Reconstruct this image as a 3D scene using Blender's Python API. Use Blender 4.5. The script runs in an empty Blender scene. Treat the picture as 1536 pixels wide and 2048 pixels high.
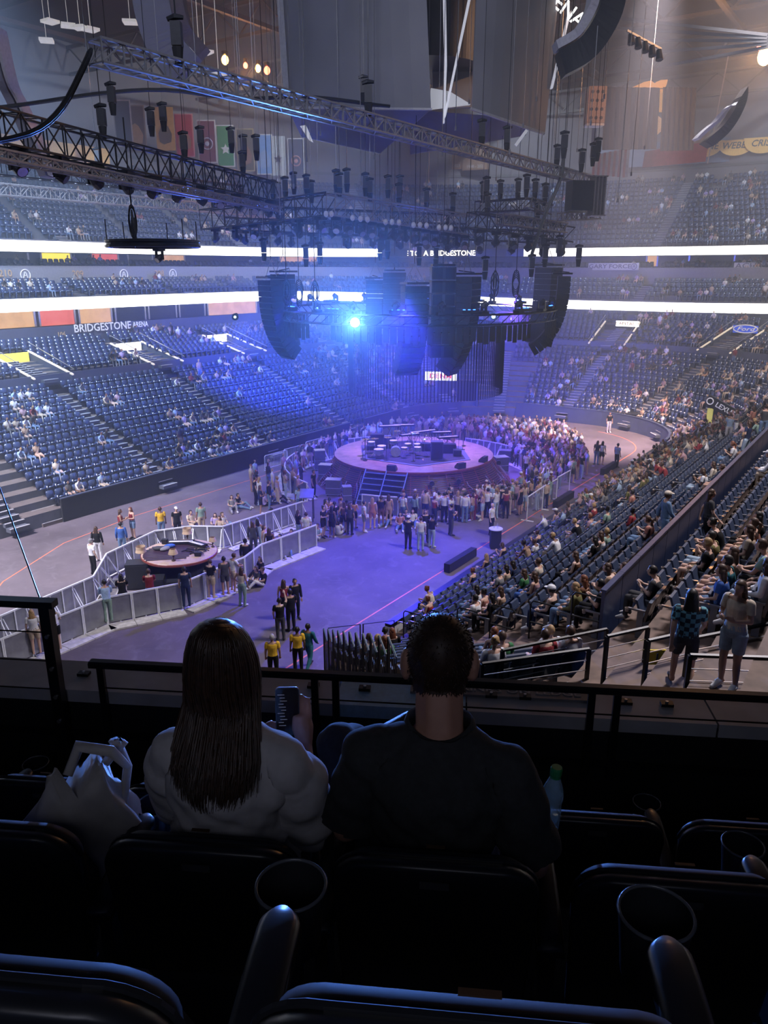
import bpy, bmesh, math, random
import numpy as np
from mathutils import Vector, Matrix
R = math.radians; PI = math.pi
sc = bpy.context.scene
C = sc.collection
rnd = random.Random(11)

# ------------------------------------------------------------------ camera, world, lights, exposure
F = 1538.0; PITCH = R(17.5); YAW = R(34); CAMZ = 13.0
cam_d = bpy.data.cameras.new('camera'); cam = bpy.data.objects.new('camera', cam_d); C.objects.link(cam)
cam_d.sensor_fit = 'VERTICAL'; cam_d.sensor_height = 24; cam_d.lens = 24 * F / 2048
cam_d.clip_start = .05; cam_d.clip_end = 400
cam.location = (0, 0, CAMZ); cam.rotation_euler = (PI/2 - PITCH, 0, YAW)
sc.camera = cam
w = bpy.data.worlds.new('world'); sc.world = w; w.use_nodes = True
w.node_tree.nodes['Background'].inputs[0].default_value = (.35, .45, .75, 1)
w.node_tree.nodes['Background'].inputs[1].default_value = .02
sc.view_settings.view_transform = 'Standard'; sc.view_settings.look = 'None'
sc.view_settings.gamma = 1; sc.view_settings.use_curve_mapping = False
sc.view_settings.exposure = 0.55
cy = sc.cycles
cy.max_bounces = 4; cy.diffuse_bounces = 2; cy.glossy_bounces = 2; cy.transmission_bounces = 4
cy.volume_bounces = 0; cy.transparent_max_bounces = 12; cy.caustics_reflective = False; cy.caustics_refractive = False
cy.sample_clamp_indirect = 3.0; cy.use_adaptive_sampling = True; cy.adaptive_threshold = 0.02
try: cy.use_light_tree = True
except Exception: pass

def light(kind, name, loc, power, col, aim=None, size=1.0, **k):
    d = bpy.data.lights.new(name, kind); d.energy = power; d.color = col
    o = bpy.data.objects.new(name, d); C.objects.link(o); o.location = loc
    if kind == 'AREA': d.size = size
    elif kind in ('SPOT', 'POINT'): d.shadow_soft_size = size
    for a, v in k.items(): setattr(d, a, v)
    if aim is not None: o.rotation_euler = (Vector(aim) - Vector(loc)).to_track_quat('-Z', 'Y').to_euler()
    return o
COOL = (.62, .76, 1.0); WARM = (1.0, .72, .48); BLUE = (.045, .035, 1.0)
# house lights under the roof, near end
light('SPOT', 'house_light', (-40, 18, 31), 84000, (.52, .69, 1.0), (-52, 34, 6), 2, spot_size=R(78), spot_blend=.8)
light('SPOT', 'house_light', (-34, 0, 31), 105000, (.84, .82, 1), (-34, 19, 0), 1.5, spot_size=R(38), spot_blend=.8)
light('SPOT', 'house_light', (1, 28, 31), 27000, (.95, .86, .9), (-3.5, 26, 4), 2, spot_size=R(88), spot_blend=.5)
light('SPOT', 'house_light', (-8, 50, 32), 24000, (.9, .86, .95), (-13, 70, 6), 2, spot_size=R(72), spot_blend=.7)
# house lights at the far end
light('SPOT', 'house_light', (-42, 82, 32.5), 12000, COOL, (-40, 100, 14), .3, spot_size=R(130), spot_blend=.9)
light('SPOT', 'house_light', (-12, 84, 32.5), 9000, COOL, (-14, 100, 14), .3, spot_size=R(130), spot_blend=.9)
light('AREA', 'house_light', (-10, 8, 31.5), 2500, (.75, .78, 1), (-25, 42, 24), 5)  # added fill from the camera side, brightens scoreboard faces and trusses
light('SPOT', 'amber_wash', (-2, 52, 31), 16000, (1, .55, .3), (-20, 47, 25), .3, spot_size=R(34), spot_blend=.9)
light('SPOT', 'house_light', (-38, 62, 32), 30000, COOL, (-74, 66, 15), .3, spot_size=R(90), spot_blend=.9)
light('SPOT', 'house_light', (-14, 47, 33), 150000, (1, .76, .72), (-21, 60.5, 0), .5, spot_size=R(32), spot_blend=.8)
# the show's blue wash on stage and floor, from lamps on the low ring truss
light('SPOT', 'blue_wash', (-21.5, 34, 11.6), 19000, BLUE, (-18.5, 27.0, 0), .3, spot_size=R(88), spot_blend=.9)
light('SPOT', 'blue_wash', (-29, 34, 11.6), 6000, BLUE, (-28.5, 31, 0), .3, spot_size=R(80), spot_blend=.9)
light('SPOT', 'blue_wash', (-26, 41, 11.6), 13000, (.10, .07, 1.0), (-26, 41.5, 0), .3, spot_size=R(110), spot_blend=.7)
light('SPOT', 'violet_wash', (-23, 48.5, 11.6), 11000, (.22, .10, 1.0), (-21, 51, 0), .3, spot_size=R(110), spot_blend=.8)
light('SPOT', 'blue_wash', (-33.5, 42, 10.6), 42000, (.04, .10, 1.0), (-52, 52, 3), .3, spot_size=R(76), spot_blend=.9)
light('SPOT', 'blue_wash', (-27, 49.5, 10.6), 42000, (.04, .09, 1.0), (-32, 84, 3), .3, spot_size=R(72), spot_blend=.9)
light('SPOT', 'stage_wash', (-25.5, 41.3, 16), 5000, (1, .62, .66), (-25.5, 41.3, 0), .4, spot_size=R(42), spot_blend=.6)
light('POINT', 'blue_lamp', (-33.6, 34.6, 9.3), 1500, (.04, .10, 1.0), None, .25)
light('POINT', 'blue_lamp', (-18.8, 44.5, 8.6), 1500, (.04, .10, 1.0), None, .25)
light('POINT', 'blue_lamp', (-29.5, 49.0, 9.0), 1500, (.04, .10, 1.0), None, .25)
light('AREA', 'suite_fill', (1.0, -1.9, 14.3), 16, (.78, .80, 1), (-.9, 1.6, 11.6), 2.2)  # added dim fill for the foreground, behind the camera

# ------------------------------------------------------------------ helpers
def tag(o, label=None, cat=None, group=None, kind=None):
    if label: o['label'] = label
    if cat: o['category'] = cat
    if group: o['group'] = group
    if kind: o['kind'] = kind
    return o
MATS = {}
def mat(name, col, rough=.6, metal=0.0, emit=None, es=0.0, var=.12, scale=8.0, bump=0.0, alpha=1.0, spec=.5, objcol=False, vcol=None, trans=0.0):
    if name in MATS: return MATS[name]
    m = bpy.data.materials.new(name); m.use_nodes = True; nt = m.node_tree; b = nt.nodes['Principled BSDF']
    b.inputs['Roughness'].default_value = rough; b.inputs['Metallic'].default_value = metal
    b.inputs['Specular IOR Level'].default_value = spec
    b.inputs['Transmission Weight'].default_value = trans
    b.inputs['Alpha'].default_value = alpha
    tc = nt.nodes.new('ShaderNodeTexCoord'); no = nt.nodes.new('ShaderNodeTexNoise'); no.inputs['Scale'].default_value = scale
    no.inputs['Detail'].default_value = 3
    nt.links.new(tc.outputs['Object'], no.inputs['Vector'])
    mr = nt.nodes.new('ShaderNodeMapRange'); nt.links.new(no.outputs['Fac'], mr.inputs[0])
    mr.inputs[1].default_value = .3; mr.inputs[2].default_value = .7; mr.inputs[3].default_value = 1 - var; mr.inputs[4].default_value = 1 + var
    mx = nt.nodes.new('ShaderNodeVectorMath'); mx.operation = 'SCALE'
    if objcol:
        oi = nt.nodes.new('ShaderNodeObjectInfo'); nt.links.new(oi.outputs['Color'], mx.inputs[0])
    elif vcol:
        at = nt.nodes.new('ShaderNodeAttribute'); at.attribute_name = vcol; nt.links.new(at.outputs['Color'], mx.inputs[0])
    else: mx.inputs[0].default_value = col[:3]
    nt.links.new(mr.outputs[0], mx.inputs['Scale']); nt.links.new(mx.outputs[0], b.inputs['Base Color'])
    if emit:
        b.inputs['Emission Color'].default_value = (*emit, 1); b.inputs['Emission Strength'].default_value = es
    if bump:
        bp = nt.nodes.new('ShaderNodeBump'); bp.inputs['Strength'].default_value = bump; bp.inputs['Distance'].default_value = .01
        nt.links.new(no.outputs['Fac'], bp.inputs['Height']); nt.links.new(bp.outputs[0], b.inputs['Normal'])
    MATS[name] = m; return m

class MB:
    """collects simple solids into one mesh"""
    def __init__(s): s.v = []; s.f = []; s.mi = []; s.m = 0
    def add(s, vs, fs):
        o = len(s.v); s.v += [tuple(p) for p in vs]; s.f += [tuple(i + o for i in f) for f in fs]; s.mi += [s.m] * len(fs); return s
    def box(s, c, d, rot=None, taper=None):
        x, y, z = d[0]/2, d[1]/2, d[2]/2
        t = taper or 1
        vs = [Vector((a*x*(t if k > 0 else 1), b*y*(t if k > 0 else 1), k*z)) for k in (-1, 1) for a, b in ((-1,-1),(1,-1),(1,1),(-1,1))]
        if rot is not None:
            M = rot if isinstance(rot, Matrix) else Matrix.Rotation(rot, 3, 'Z')
            vs = [M @ v for v in vs]
        return s.add([v + Vector(c) for v in vs], [(3,2,1,0),(4,5,6,7),(0,1,5,4),(1,2,6,5),(2,3,7,6),(3,0,4,7)])
    def tube(s, pts, r, n=6, closed=False, caps=True):
        pts = [Vector(p) for p in pts]; N = len(pts); rr = r if isinstance(r, (list, tuple)) else [r]*N
        rings = []; up = None
        for i, p in enumerate(pts):
            a = pts[i-1] if (i or closed) else p; b = pts[(i+1) % N] if (i < N-1 or closed) else p
            d = (b - a).normalized()
            if up is None: up = Vector((0,0,1)) if abs(d.z) < .9 else Vector((0,1,0))
            u = d.cross(up)
            if u.length < 1e-4: u = d.cross(Vector((1,.3,0)))
            u.normalize(); v = u.cross(d).normalized(); up = v
            rings.append([p + (u*math.cos(2*PI*k/n + PI/n) + v*math.sin(2*PI*k/n + PI/n))*rr[i] for k in range(n)])
        vs = [q for rg in rings for q in rg]; fs = []
        for i in range(N if closed else N-1):
            for k in range(n):
                a = i*n + k; b = i*n + (k+1) % n; c = ((i+1) % N)*n + (k+1) % n; d = ((i+1) % N)*n + k
                fs.append((a, b, c, d))
        if caps and not closed: fs += [tuple(range(n))[::-1], tuple(range((N-1)*n, N*n))]
        return s.add(vs, fs)
    def bar(s, a, b, r=.02, n=4): return s.tube([a, b], r, n)
    def rings(s, rg, closed_v=False, cap=True):
        n = len(rg[0]); vs = [p for r_ in rg for p in r_]; fs = []
        for i in range(len(rg) - 1):
            for k in range(n): fs.append((i*n+k, i*n+(k+1) % n, (i+1)*n+(k+1) % n, (i+1)*n+k))
        if cap: fs += [tuple(range(n))[::-1], tuple(range((len(rg)-1)*n, len(rg)*n))]
        return s.add(vs, fs)
    def lathe(s, prof, n=16, c=(0,0,0), cap=True):
        return s.rings([[(c[0]+r*math.cos(2*PI*k/n), c[1]+r*math.sin(2*PI*k/n), c[2]+z) for k in range(n)] for r, z in prof], cap=cap)
    def prism(s, poly, z0, z1):
        n = len(poly); vs = [(x, y, z0) for x, y in poly] + [(x, y, z1) for x, y in poly]
        return s.add(vs, [tuple(range(n))[::-1], tuple(range(n, 2*n))] + [(i, (i+1) % n, n+(i+1) % n, n+i) for i in range(n)])
    def plate(s, poly3, th):  # polygon in space given thickness vector
        n = len(poly3); t = Vector(th); a = [Vector(p) for p in poly3]; vs = a + [p + t for p in a]
        return s.add(vs, [tuple(range(n))[::-1], tuple(range(n, 2*n))] + [(i, (i+1) % n, n+(i+1) % n, n+i) for i in range(n)])
    def build(s, name, m=None, parent=None, loc=None, rot=None, smooth=False, label=None):
        me = bpy.data.meshes.new(name); me.from_pydata(s.v, [], s.f)
        ms = m if isinstance(m, (list, tuple)) else [m]
        for q in ms:
            if q: me.materials.append(q)
        if len(ms) > 1: me.polygons.foreach_set('material_index', s.mi)
        if smooth: me.polygons.foreach_set('use_smooth', [True]*len(me.polygons))
        me.update()
        return link(name, me, parent, loc, rot, label)
def link(name, me, parent=None, loc=None, rot=None, label=None):
    o = bpy.data.objects.new(name, me); C.objects.link(o)
    if parent: o.parent = parent
    if loc is not None: o.location = loc
    if rot is not None: o.rotation_euler = rot if isinstance(rot, (tuple, list)) else (0, 0, rot)
    if label: o['label'] = label
    return o
def empty(name, loc=(0,0,0), rz=0, label=None, cat=None, group=None):
    o = bpy.data.objects.new(name, None); C.objects.link(o); o.location = loc
    o.rotation_euler = rz if isinstance(rz, (tuple, list)) else (0, 0, rz); o.empty_display_size = .2
    return tag(o, label, cat, group)
def struct(o): o['kind'] = 'structure'; return o
CH = {}
def tree(o):
    if o.name not in CH: CH[o.name] = list(o.children)
    return CH[o.name]
def dup(o, loc=None, rz=None, parent=None):
    c = o.copy(); C.objects.link(c)
    for k in ('label', 'group'):
        if parent is None and k in c: del c[k]
    if parent: c.parent = parent
    if loc is not None: c.location = loc
    if rz is not None: c.rotation_euler = rz if isinstance(rz, (tuple, list)) else (0, 0, rz)
    for ch in tree(o): dup(ch, parent=c)
    return c
def tiled(name, V, Fc, T, m, cols=None, kind='stuff', parent=None, mi=None):
    """one joined mesh: base mesh (V nx3, list of quads/tris) repeated at 4x4 transforms T"""
    V = np.asarray(V, float); n = len(V); T = np.asarray(T, float); k = len(T)
    W = np.einsum('kij,nj->kni', T[:, :3, :3], V) + T[:, None, :3, 3]
    sizes = np.array([len(f) for f in Fc]); flat = np.concatenate([np.array(f) for f in Fc])
    L = (flat[None, :] + (np.arange(k)*n)[:, None]).ravel()
    me = bpy.data.meshes.new(name); me.vertices.add(n*k); me.vertices.foreach_set('co', W.ravel())
    me.loops.add(len(L)); me.loops.foreach_set('vertex_index', L.astype(np.int32))
    tot = np.tile(sizes, k); st = np.concatenate([[0], np.cumsum(tot)[:-1]])
    me.polygons.add(len(tot)); me.polygons.foreach_set('loop_start', st.astype(np.int32)); me.polygons.foreach_set('loop_total', tot.astype(np.int32))
    for q in (m if isinstance(m, list) else [m]): me.materials.append(q)
    if mi is not None: me.polygons.foreach_set('material_index', np.tile(np.array(mi, np.int32), k))
    me.update(calc_edges=True)
    if cols is not None:   # cols k x n x 3
        a = me.color_attributes.new('Col', 'FLOAT_COLOR', 'POINT')
        cc = np.ones((n*k, 4), np.float32); cc[:, :3] = np.asarray(cols).reshape(-1, 3); a.data.foreach_set('color', cc.ravel())
    o = link(name, me, parent)
    if kind: o['kind'] = kind
    return o
def TM(x, y, z, rz=0, s=1.0):
    c, q = math.cos(rz)*s, math.sin(rz)*s
    return [[c, -q, 0, x], [q, c, 0, y], [0, 0, s, z], [0, 0, 0, 1]]
FONT = {}
def text(name, s, size, m, M4, parent=None, ext=.01, align='CENTER', shear=0.0, sx=1.0):
    cu = bpy.data.curves.new(name, 'FONT'); cu.body = s; cu.size = size; cu.extrude = ext; cu.align_x = align; cu.align_y = 'CENTER'; cu.shear = shear
    cu.resolution_u = 2; cu.offset = size*.012
    t = bpy.data.objects.new('tmp', cu); C.objects.link(t); bpy.context.view_layer.update()
    me = bpy.data.meshes.new_from_object(t.evaluated_get(bpy.context.evaluated_depsgraph_get())); bpy.data.objects.remove(t)
    me.materials.clear(); me.materials.append(m)
    me.transform(M4 @ Matrix.Diagonal((sx, 1, 1, 1)))
    me.name = name
    return link(name, me, parent)
def facing(p, n, up=(0,0,1)):
    """matrix placing XY text plane at p, normal n (towards the reader)"""
    n = Vector(n).normalized(); x = Vector(up).cross(n).normalized(); y = n.cross(x)
    M = Matrix((x, y, n)).transposed().to_4x4(); M.translation = Vector(p); return M
# pixel ray of the 1536x2048 photograph, used to turn measured points into world points
_c, _s = math.cos(PITCH), math.sin(PITCH); _ca, _sa = math.cos(YAW), math.sin(YAW)
def ray(u, v):
    a = (u-768)/F; b = (1024-v)/F; y = _c + b*_s; z = -_s + b*_c
    return Vector((_ca*a - _sa*y, _sa*a + _ca*y, z))
def onz(u, v, z=0.0):
    r = ray(u, v); return Vector((0, 0, CAMZ)) + r*((z-CAMZ)/r.z)
def ond(u, v, d):
    r = ray(u, v); f = -_sa*r.x + _ca*r.y; return Vector((0, 0, CAMZ)) + r*(d/f)
def onx(u, v, x):
    r = ray(u, v); return Vector((0, 0, CAMZ)) + r*(x/r.x)
def ony(u, v, y):
    r = ray(u, v); return Vector((0, 0, CAMZ)) + r*(y/r.y)
# ------------------------------------------------------------------ arena shell
m_floor = mat('arena_concrete', (.145, .12, .135), rough=.42, var=.22, scale=.45, spec=.3)
def floor_nodes():
    nt = m_floor.node_tree; b = nt.nodes['Principled BSDF']; tc = nt.nodes['Texture Coordinate']
    n2 = nt.nodes.new('ShaderNodeTexNoise'); n2.inputs['Scale'].default_value = 1.3; n2.inputs['Detail'].default_value = 8; n2.inputs['Roughness'].default_value = .7; n2.inputs['Distortion'].default_value = 1.2
    nt.links.new(tc.outputs['Object'], n2.inputs['Vector'])
    cr = nt.nodes.new('ShaderNodeValToRGB'); cr.color_ramp.elements[0].position = .52; cr.color_ramp.elements[1].position = .72
    nt.links.new(n2.outputs['Fac'], cr.inputs[0])
    src = b.inputs['Base Color'].links[0].from_socket
    mix = nt.nodes.new('ShaderNodeMix'); mix.data_type = 'RGBA'; mix.inputs['B'].default_value = (.27, .24, .26, 1)
    ms = nt.nodes.new('ShaderNodeMath'); ms.operation = 'MULTIPLY'; ms.inputs[1].default_value = .45
    nt.links.new(cr.outputs[0], ms.inputs[0]); nt.links.new(ms.outputs[0], mix.inputs['Factor'])
    nt.links.new(src, mix.inputs['A']); nt.links.new(mix.outputs['Result'], b.inputs['Base Color'])
    mr = nt.nodes.new('ShaderNodeMapRange'); mr.inputs[3].default_value = .52; mr.inputs[4].default_value = .72
    nt.links.new(n2.outputs['Fac'], mr.inputs[0]); nt.links.new(mr.outputs[0], b.inputs['Roughness'])
floor_nodes()
m_riser = mat('tier_concrete', (.10, .11, .14), rough=.8, scale=2)
m_tread = mat('tier_tread', (.16, .13, .12), rough=.75, scale=3)
m_wall = mat('navy_wall', (.055, .07, .12), rough=.6, scale=1.5)
m_black = mat('black_cloth', (.012, .013, .017), rough=.85, scale=5, bump=.2)
m_blk = mat('black_steel', (.012, .013, .015), rough=.4, metal=.3)
m_white = mat('white_board', (.62, .62, .62), rough=.4, var=.06)
m_steel = mat('aluminium', (.62, .64, .68), rough=.35, metal=.85, var=.08)
m_pale = mat('stair_nosing', (.50, .50, .52), rough=.6)
m_orange = mat('floor_tape_orange', (.85, .22, .12), rough=.5)
m_roof = mat('roof_deck', (.05, .05, .058), rough=.9, scale=.5)
m_beam = mat('roof_steel', (.07, .068, .07), rough=.6)
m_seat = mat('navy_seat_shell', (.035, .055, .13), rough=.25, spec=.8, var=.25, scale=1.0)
m_seatfab = mat('navy_seat_cushion', (.03, .045, .09), rough=.55, var=.2)
m_gold = mat('gold_print', (.80, .46, .10), rough=.6)

# path round the floor: left side, rounded far end, right side
XL, XR, YE, R0 = -36.4, -13.6, 65.5, 9.0
CL, CR = (XL+R0, YE-R0), (XR-R0, YE-R0)
S1 = 70.0                       # left straight runs Y=-13.5 .. 56.5
ARC = R0*PI/2; S2 = S1+ARC; S3 = S2+(CR[0]-CL[0]); S4 = S3+ARC; S5 = S4+(YE-R0-20.4)
def path(s):
    """base point, outward normal, end-ness (0 side, 1 far end)"""
    if s <= S1: return (XL, YE-R0-S1+s), (-1, 0), 0.0
    if s <= S2:
        a = PI - (s-S1)/R0; return (CL[0]+R0*math.cos(a), CL[1]+R0*math.sin(a)), (math.cos(a), math.sin(a)), (s-S1)/ARC
    if s <= S3: return (CL[0]+s-S2, YE), (0, 1), 1.0
    if s <= S4:
        a = PI/2 - (s-S3)/R0; return (CR[0]+R0*math.cos(a), CR[1]+R0*math.sin(a)), (math.cos(a), math.sin(a)), 1-(s-S3)/ARC
    return (XR, YE-R0-(s-S4)), (1, 0), 0.0
def pt(s, D): (x, y), (nx, ny), e = path(s); return x+nx*D, y+ny*D
def samples(s0, s1, step=1.4):
    ks = [s0]
    for a, b, arc in ((-99, S1, 0), (S1, S2, 1), (S2, S3, 0), (S3, S4, 1), (S4, S5+50, 0)):
        if arc:
            n = int(ARC/step)+1
            ks += [a+(b-a)*i/n for i in range(n+1)]
        else: ks += [a, b]
    return sorted({round(k, 4) for k in ks if s0 <= k <= s1} | {s0, s1})
def lerp(a, b, t): return a+(b-a)*t
def sweep(name, prof, s0, s1, m, th=0.0, close=True, parent=None, kind='structure'):
    """prof: list of (D, z_side, z_end) swept along the path"""
    ss = samples(s0, s1); n = len(prof); mb = MB(); vs = []
    for s in ss:
        e = path(s)[2]; e = e*e*(3-2*e)
        for D, za, zb in prof: x, y = pt(s, D); vs.append((x, y, lerp(za, zb, e)))
    fs = []
    for i in range(len(ss)-1):
        for k in range(n if close else n-1):
            k2 = (k+1) % n; fs.append((i*n+k, i*n+k2, (i+1)*n+k2, (i+1)*n+k))
    if close: fs += [tuple(range(n)), tuple(range((len(ss)-1)*n, len(ss)*n))[::-1]]
    mb.add(vs, fs); o = mb.build(name, m, parent)
    if kind and not parent: o['kind'] = kind
    return o
# row tables: (D, z side, z end)
PT = .87
LOW = [(i*PT+.15, .75+i*.39, .75+i*.375) for i in range(12)]
MIDD = 12*PT+.35
UP = [(MIDD+.25+i*PT, 6.15+i*.17, 6.0+i*.27) for i in range(8)]
CLUB = [(19.7+i*.9, 10.9+i*.2, 9.9+i*.45) for i in range(4)]
CLUB2 = [(24.6+i*.8, 12.9+i*.12, 12.85+i*.12) for i in range(2)]
HIGH = [(24.2+i*.86, 15.35+i*.55, 15.35+i*.56) for i in range(14)]
def tier(name, rows, s0, s1, base, pitch=PT):
    ss = samples(s0, s1); n = len(rows); vs = []; fs = []
    for s in ss:
        e = path(s)[2]; e = e*e*(3-2*e)
        for i, (D, za, zb) in enumerate(rows):
            z = lerp(za, zb, e); zp = lerp(rows[i-1][1], rows[i-1][2], e) if i else lerp(base[0], base[1], e)
            x, y = pt(s, D); vs += [(x, y, zp), (x, y, z)]
            x, y = pt(s, D+pitch); vs.append((x, y, z))
    k = 3*n; mi = []
    for i in range(len(ss)-1):
        for r in range(n):
            a = i*k+3*r; b = a+k
            fs += [(a, a+1, b+1, b), (a+1, a+2, b+2, b+1)]; mi += [0, 1]
    mb = MB(); mb.add(vs, fs); mb.mi = mi
    return struct(mb.build(name, [m_riser, m_tread]))
SA = 30.0; NEAR_END = S4
tier('seating_tier', LOW, SA, NEAR_END, (0, 0)); tier('seating_tier', UP, SA, S4+18, (5.4, 5.2)); tier('seating_tier', CLUB, SA, S4+18, (10.5, 9.4), .9)
tier('seating_tier', CLUB2, SA, S4+18, (12.2, 12.2), .8); tier('seating_tier', HIGH, SA, S4+18, (15.0, 15.0), .86)
# floor
fl = MB(); fl.prism([(-42, -8), (-2, -8), (-2, 70), (-42, 70)], -.3, 0); fl.build('floor', m_floor)['kind'] = 'structure'
# perimeter boards
ENT0, ENT1 = S1+ARC*.50, S1+ARC*.86     # entry tunnel in the far left corner
for nm, a, b in (('wall_left', 36.5, 62.5), ('wall_left', 64.6, S1), ('wall_far', S1, ENT0), ('wall_far', ENT1, S4)):
    sweep(nm, [(-.06, 0, 0), (-.06, 1.28, 1.28), (.06, 1.28, 1.28), (.06, 0, 0)], a, b, m_wall if nm == 'wall_far' else m_black)
    sweep('trim_1', [(-.09, 1.28, 1.28), (-.09, 1.33, 1.33), (.09, 1.33, 1.33), (.09, 1.28, 1.28)], a, b, m_steel if 0 else m_wall)
sweep('wall_right', [(-.05, 0, 0), (-.05, 1.05, 1.05), (.10, 1.05, 1.05), (.10, 0, 0)], S4, S5, m_white)
sweep('trim_2', [(-.12, 1.05, 1.05), (-.12, 1.16, 1.16), (.14, 1.16, 1.16), (.14, 1.05, 1.05)], S4, S5, m_blk)
# orange line
def ribbon_line(name, pts, w_, z, m):
    mb = MB()
    for a, b in zip(pts, pts[1:]):
        a = Vector((a[0], a[1], 0)); b = Vector((b[0], b[1], 0)); d = (b-a).normalized(); n = Vector((-d.y, d.x, 0))*w_/2
        mb.add([a-n+Vector((0,0,z)), b-n+Vector((0,0,z)), b+n+Vector((0,0,z)), a+n+Vector((0,0,z))], [(0,1,2,3)])
    return struct(mb.build(name, m))
line = [pt(s, -2.3) for s in samples(S3+2, S5+3)]
line = line[2:]
ribbon_line('trim_3', line + [(-16.2, 12.5)], .07, .004, m_orange)
ribbon_line('trim_3', [(-34.1, 60), (-34.1, 26), (-33.4, 21), (-31.2, 16.5), (-27, 12)], .06, .004, m_orange)
# dark mat strip along the left boards
# mid wall and fascias
m_fascia = mat('fascia_panel', (.075, .085, .13), rough=.55, scale=1.2)
m_fascia2 = mat('club_fascia', (.24, .25, .30), rough=.6)
sweep('wall_mid', [(MIDD-.02, 5.0, 4.9), (MIDD-.02, 6.35, 6.2), (MIDD+.1, 6.35, 6.2), (MIDD+.1, 5.0, 4.9)], SA, S4+4, m_fascia)
sweep('wall_fascia', [(18.2, 6.6, 7.4), (18.2, 8.85, 8.45), (18.35, 8.85, 8.45), (18.35, 6.6, 7.4)], SA, S4+20, m_fascia)
sweep('wall_club_floor', [(18.6, 10.45, 9.35), (18.6, 10.95, 9.85), (28, 10.95, 9.85), (28, 10.45, 9.35)], SA, S4+20, m_fascia)
sweep('wall_club', [(24.35, 11.6, 11.4), (24.35, 13.3, 13.2), (24.5, 13.3, 13.2), (24.5, 11.6, 11.4)], SA, S4+20, m_fascia2)
sweep('wall_upper_floor', [(23.3, 14.35, 14.45), (23.3, 15.3, 15.35), (29, 15.3, 15.35), (29, 14.35, 14.45)], SA, S4+20, m_fascia)
sweep('wall_back', [(36.4, 22, 22), (36.4, 34, 34), (36.8, 34, 34), (36.8, 22, 22)], SA, S4+20, mat('upper_wall', (.13, .12, .13), rough=.8, scale=.6))
sweep('trim_4', [(36.3, 24.3, 24.3), (36.3, 24.6, 24.6), (36.45, 24.6, 24.6), (36.45, 24.3, 24.3)], SA, S4+20, m_beam)
# suites behind the lower fascia: slab, back wall, lit windows
m_warm = mat('lit_suite_warm', (.5, .35, .2), emit=(1, .55, .22), es=.45, scale=.8, var=.4)
m_redlit = mat('lit_suite_red', (.5, .2, .2), emit=(1, .16, .10), es=.5, scale=.8, var=.4)
m_dim = mat('dim_suite_glass', (.05, .06, .08), rough=.15)
m_yel = mat('lit_screen_yellow', (.8, .7, .1), emit=(1, .78, .05), es=.9, var=.05)
m_whitelit = mat('lit_sign_white', (.8, .8, .75), emit=(1, .97, .88), es=1.6, var=.03)
sweep('wall_suite_back', [(21.5, 8.0, 8.0), (21.5, 10.5, 9.4), (21.7, 10.5, 9.4), (21.7, 8.0, 8.0)], SA, S4+20, m_fascia)
sweep('wall_suite_floor', [(18.35, 8.2, 7.9), (18.35, 8.5, 8.1), (21.6, 8.5, 8.1), (21.6, 8.2, 7.9)], SA, S4+20, m_fascia)
sweep('wall_club_back', [(26.6, 13.0, 13.0), (26.6, 14.5, 14.5), (26.8, 14.5, 14.5), (26.8, 13.0, 13.0)], SA, S4+20, m_fascia)
def window_at(i, s, wd, D, z0, z1, m, nm='window'):
    mb = MB(); n = 1
    a = pt(s, D); b = pt(s+wd, D)
    mb.plate([(a[0], a[1], z0), (b[0], b[1], z0), (b[0], b[1], z1), (a[0], a[1], z1)], (Vector(path(s)[1]).to_3d()*.05))
    w_ = struct(mb.build('%s_%d' % (nm, i), m))
    fr = MB()
    for p in (a, b): fr.box((p[0], p[1], (z0+z1)/2), (.16, .16, z1-z0))
    fr.build('window_frame', m_steel, w_); return w_
wi = 0
for k, (s, kind) in enumerate([(39.5, 'w'), (43, 'r'), (46.6, 'w'), (50.2, 'r'), (53.8, 'w'), (57.4, 'd'), (61, 'd'), (64.6, 'd'), (68.2, 'w')]):
    wi += 1; window_at(wi, s, 3.2, 21.3, 8.7, 10.4, {'w': m_warm, 'r': m_redlit, 'd': m_dim}[kind])
for k, (s, kind) in enumerate([(41.5, 'y'), (45.6, 'd'), (50.3, 'd'), (54.4, 'y'), (59.4, 'r'), (63.4, 'd'), (67.2, 'w'), (S1+3.2, 'w'), (S2+1, 'w'), (S2+5, 'd'), (S3+5, 'w')]):
    wi += 1; window_at(wi, s, 2.9 if s < S1 else 1.2, 26.5, 13.35, 14.45, {'w': m_warm, 'r': m_redlit, 'd': m_dim, 'y': m_yel}[kind])
# LED ribbon boards (they give light)
m_led = mat('led_ribbon', (.9, .9, .9), emit=(1, .98, .9), es=2.3, var=.02)
m_ledoff = mat('led_ribbon_dark', (.02, .02, .025), rough=.3)
def led(name, D, z0s, z0e, h, s0, s1, m, label, cat='display'):
    o = sweep(name, [(D, z0s, z0e), (D, z0s+h, z0e+h), (D+.15, z0s+h, z0e+h), (D+.15, z0s, z0e)], s0, s1, m, kind=None)
    return tag(o, label, cat)
led('ribbon_display', 18.55, 10.02, 8.85, .92, SA, S4+20, m_led, 'long white glowing lower ribbon board wrapped round the suites')
GAPA, GAPB = S3+3.15, S3+5.2
led('ribbon_display', 23.1, 14.35, 14.45, .85, SA, S1+6.2, m_led, 'white glowing upper ribbon board above the left side of the bowl')
led('ribbon_display', 23.1, 14.45, 14.45, .85, S1+6.2, S2-3.3, m_ledoff, 'dark stretch of upper ribbon board with white welcome lettering')
led('ribbon_display', 23.1, 14.45, 14.45, .85, S2-3.3, GAPA, m_led, 'white glowing upper ribbon board over the far end of the bowl')
led('ribbon_display', 23.1, 14.45, 14.45, .85, GAPA, GAPB, m_ledoff, 'dark stretch of upper ribbon board with the white arena name')
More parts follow.
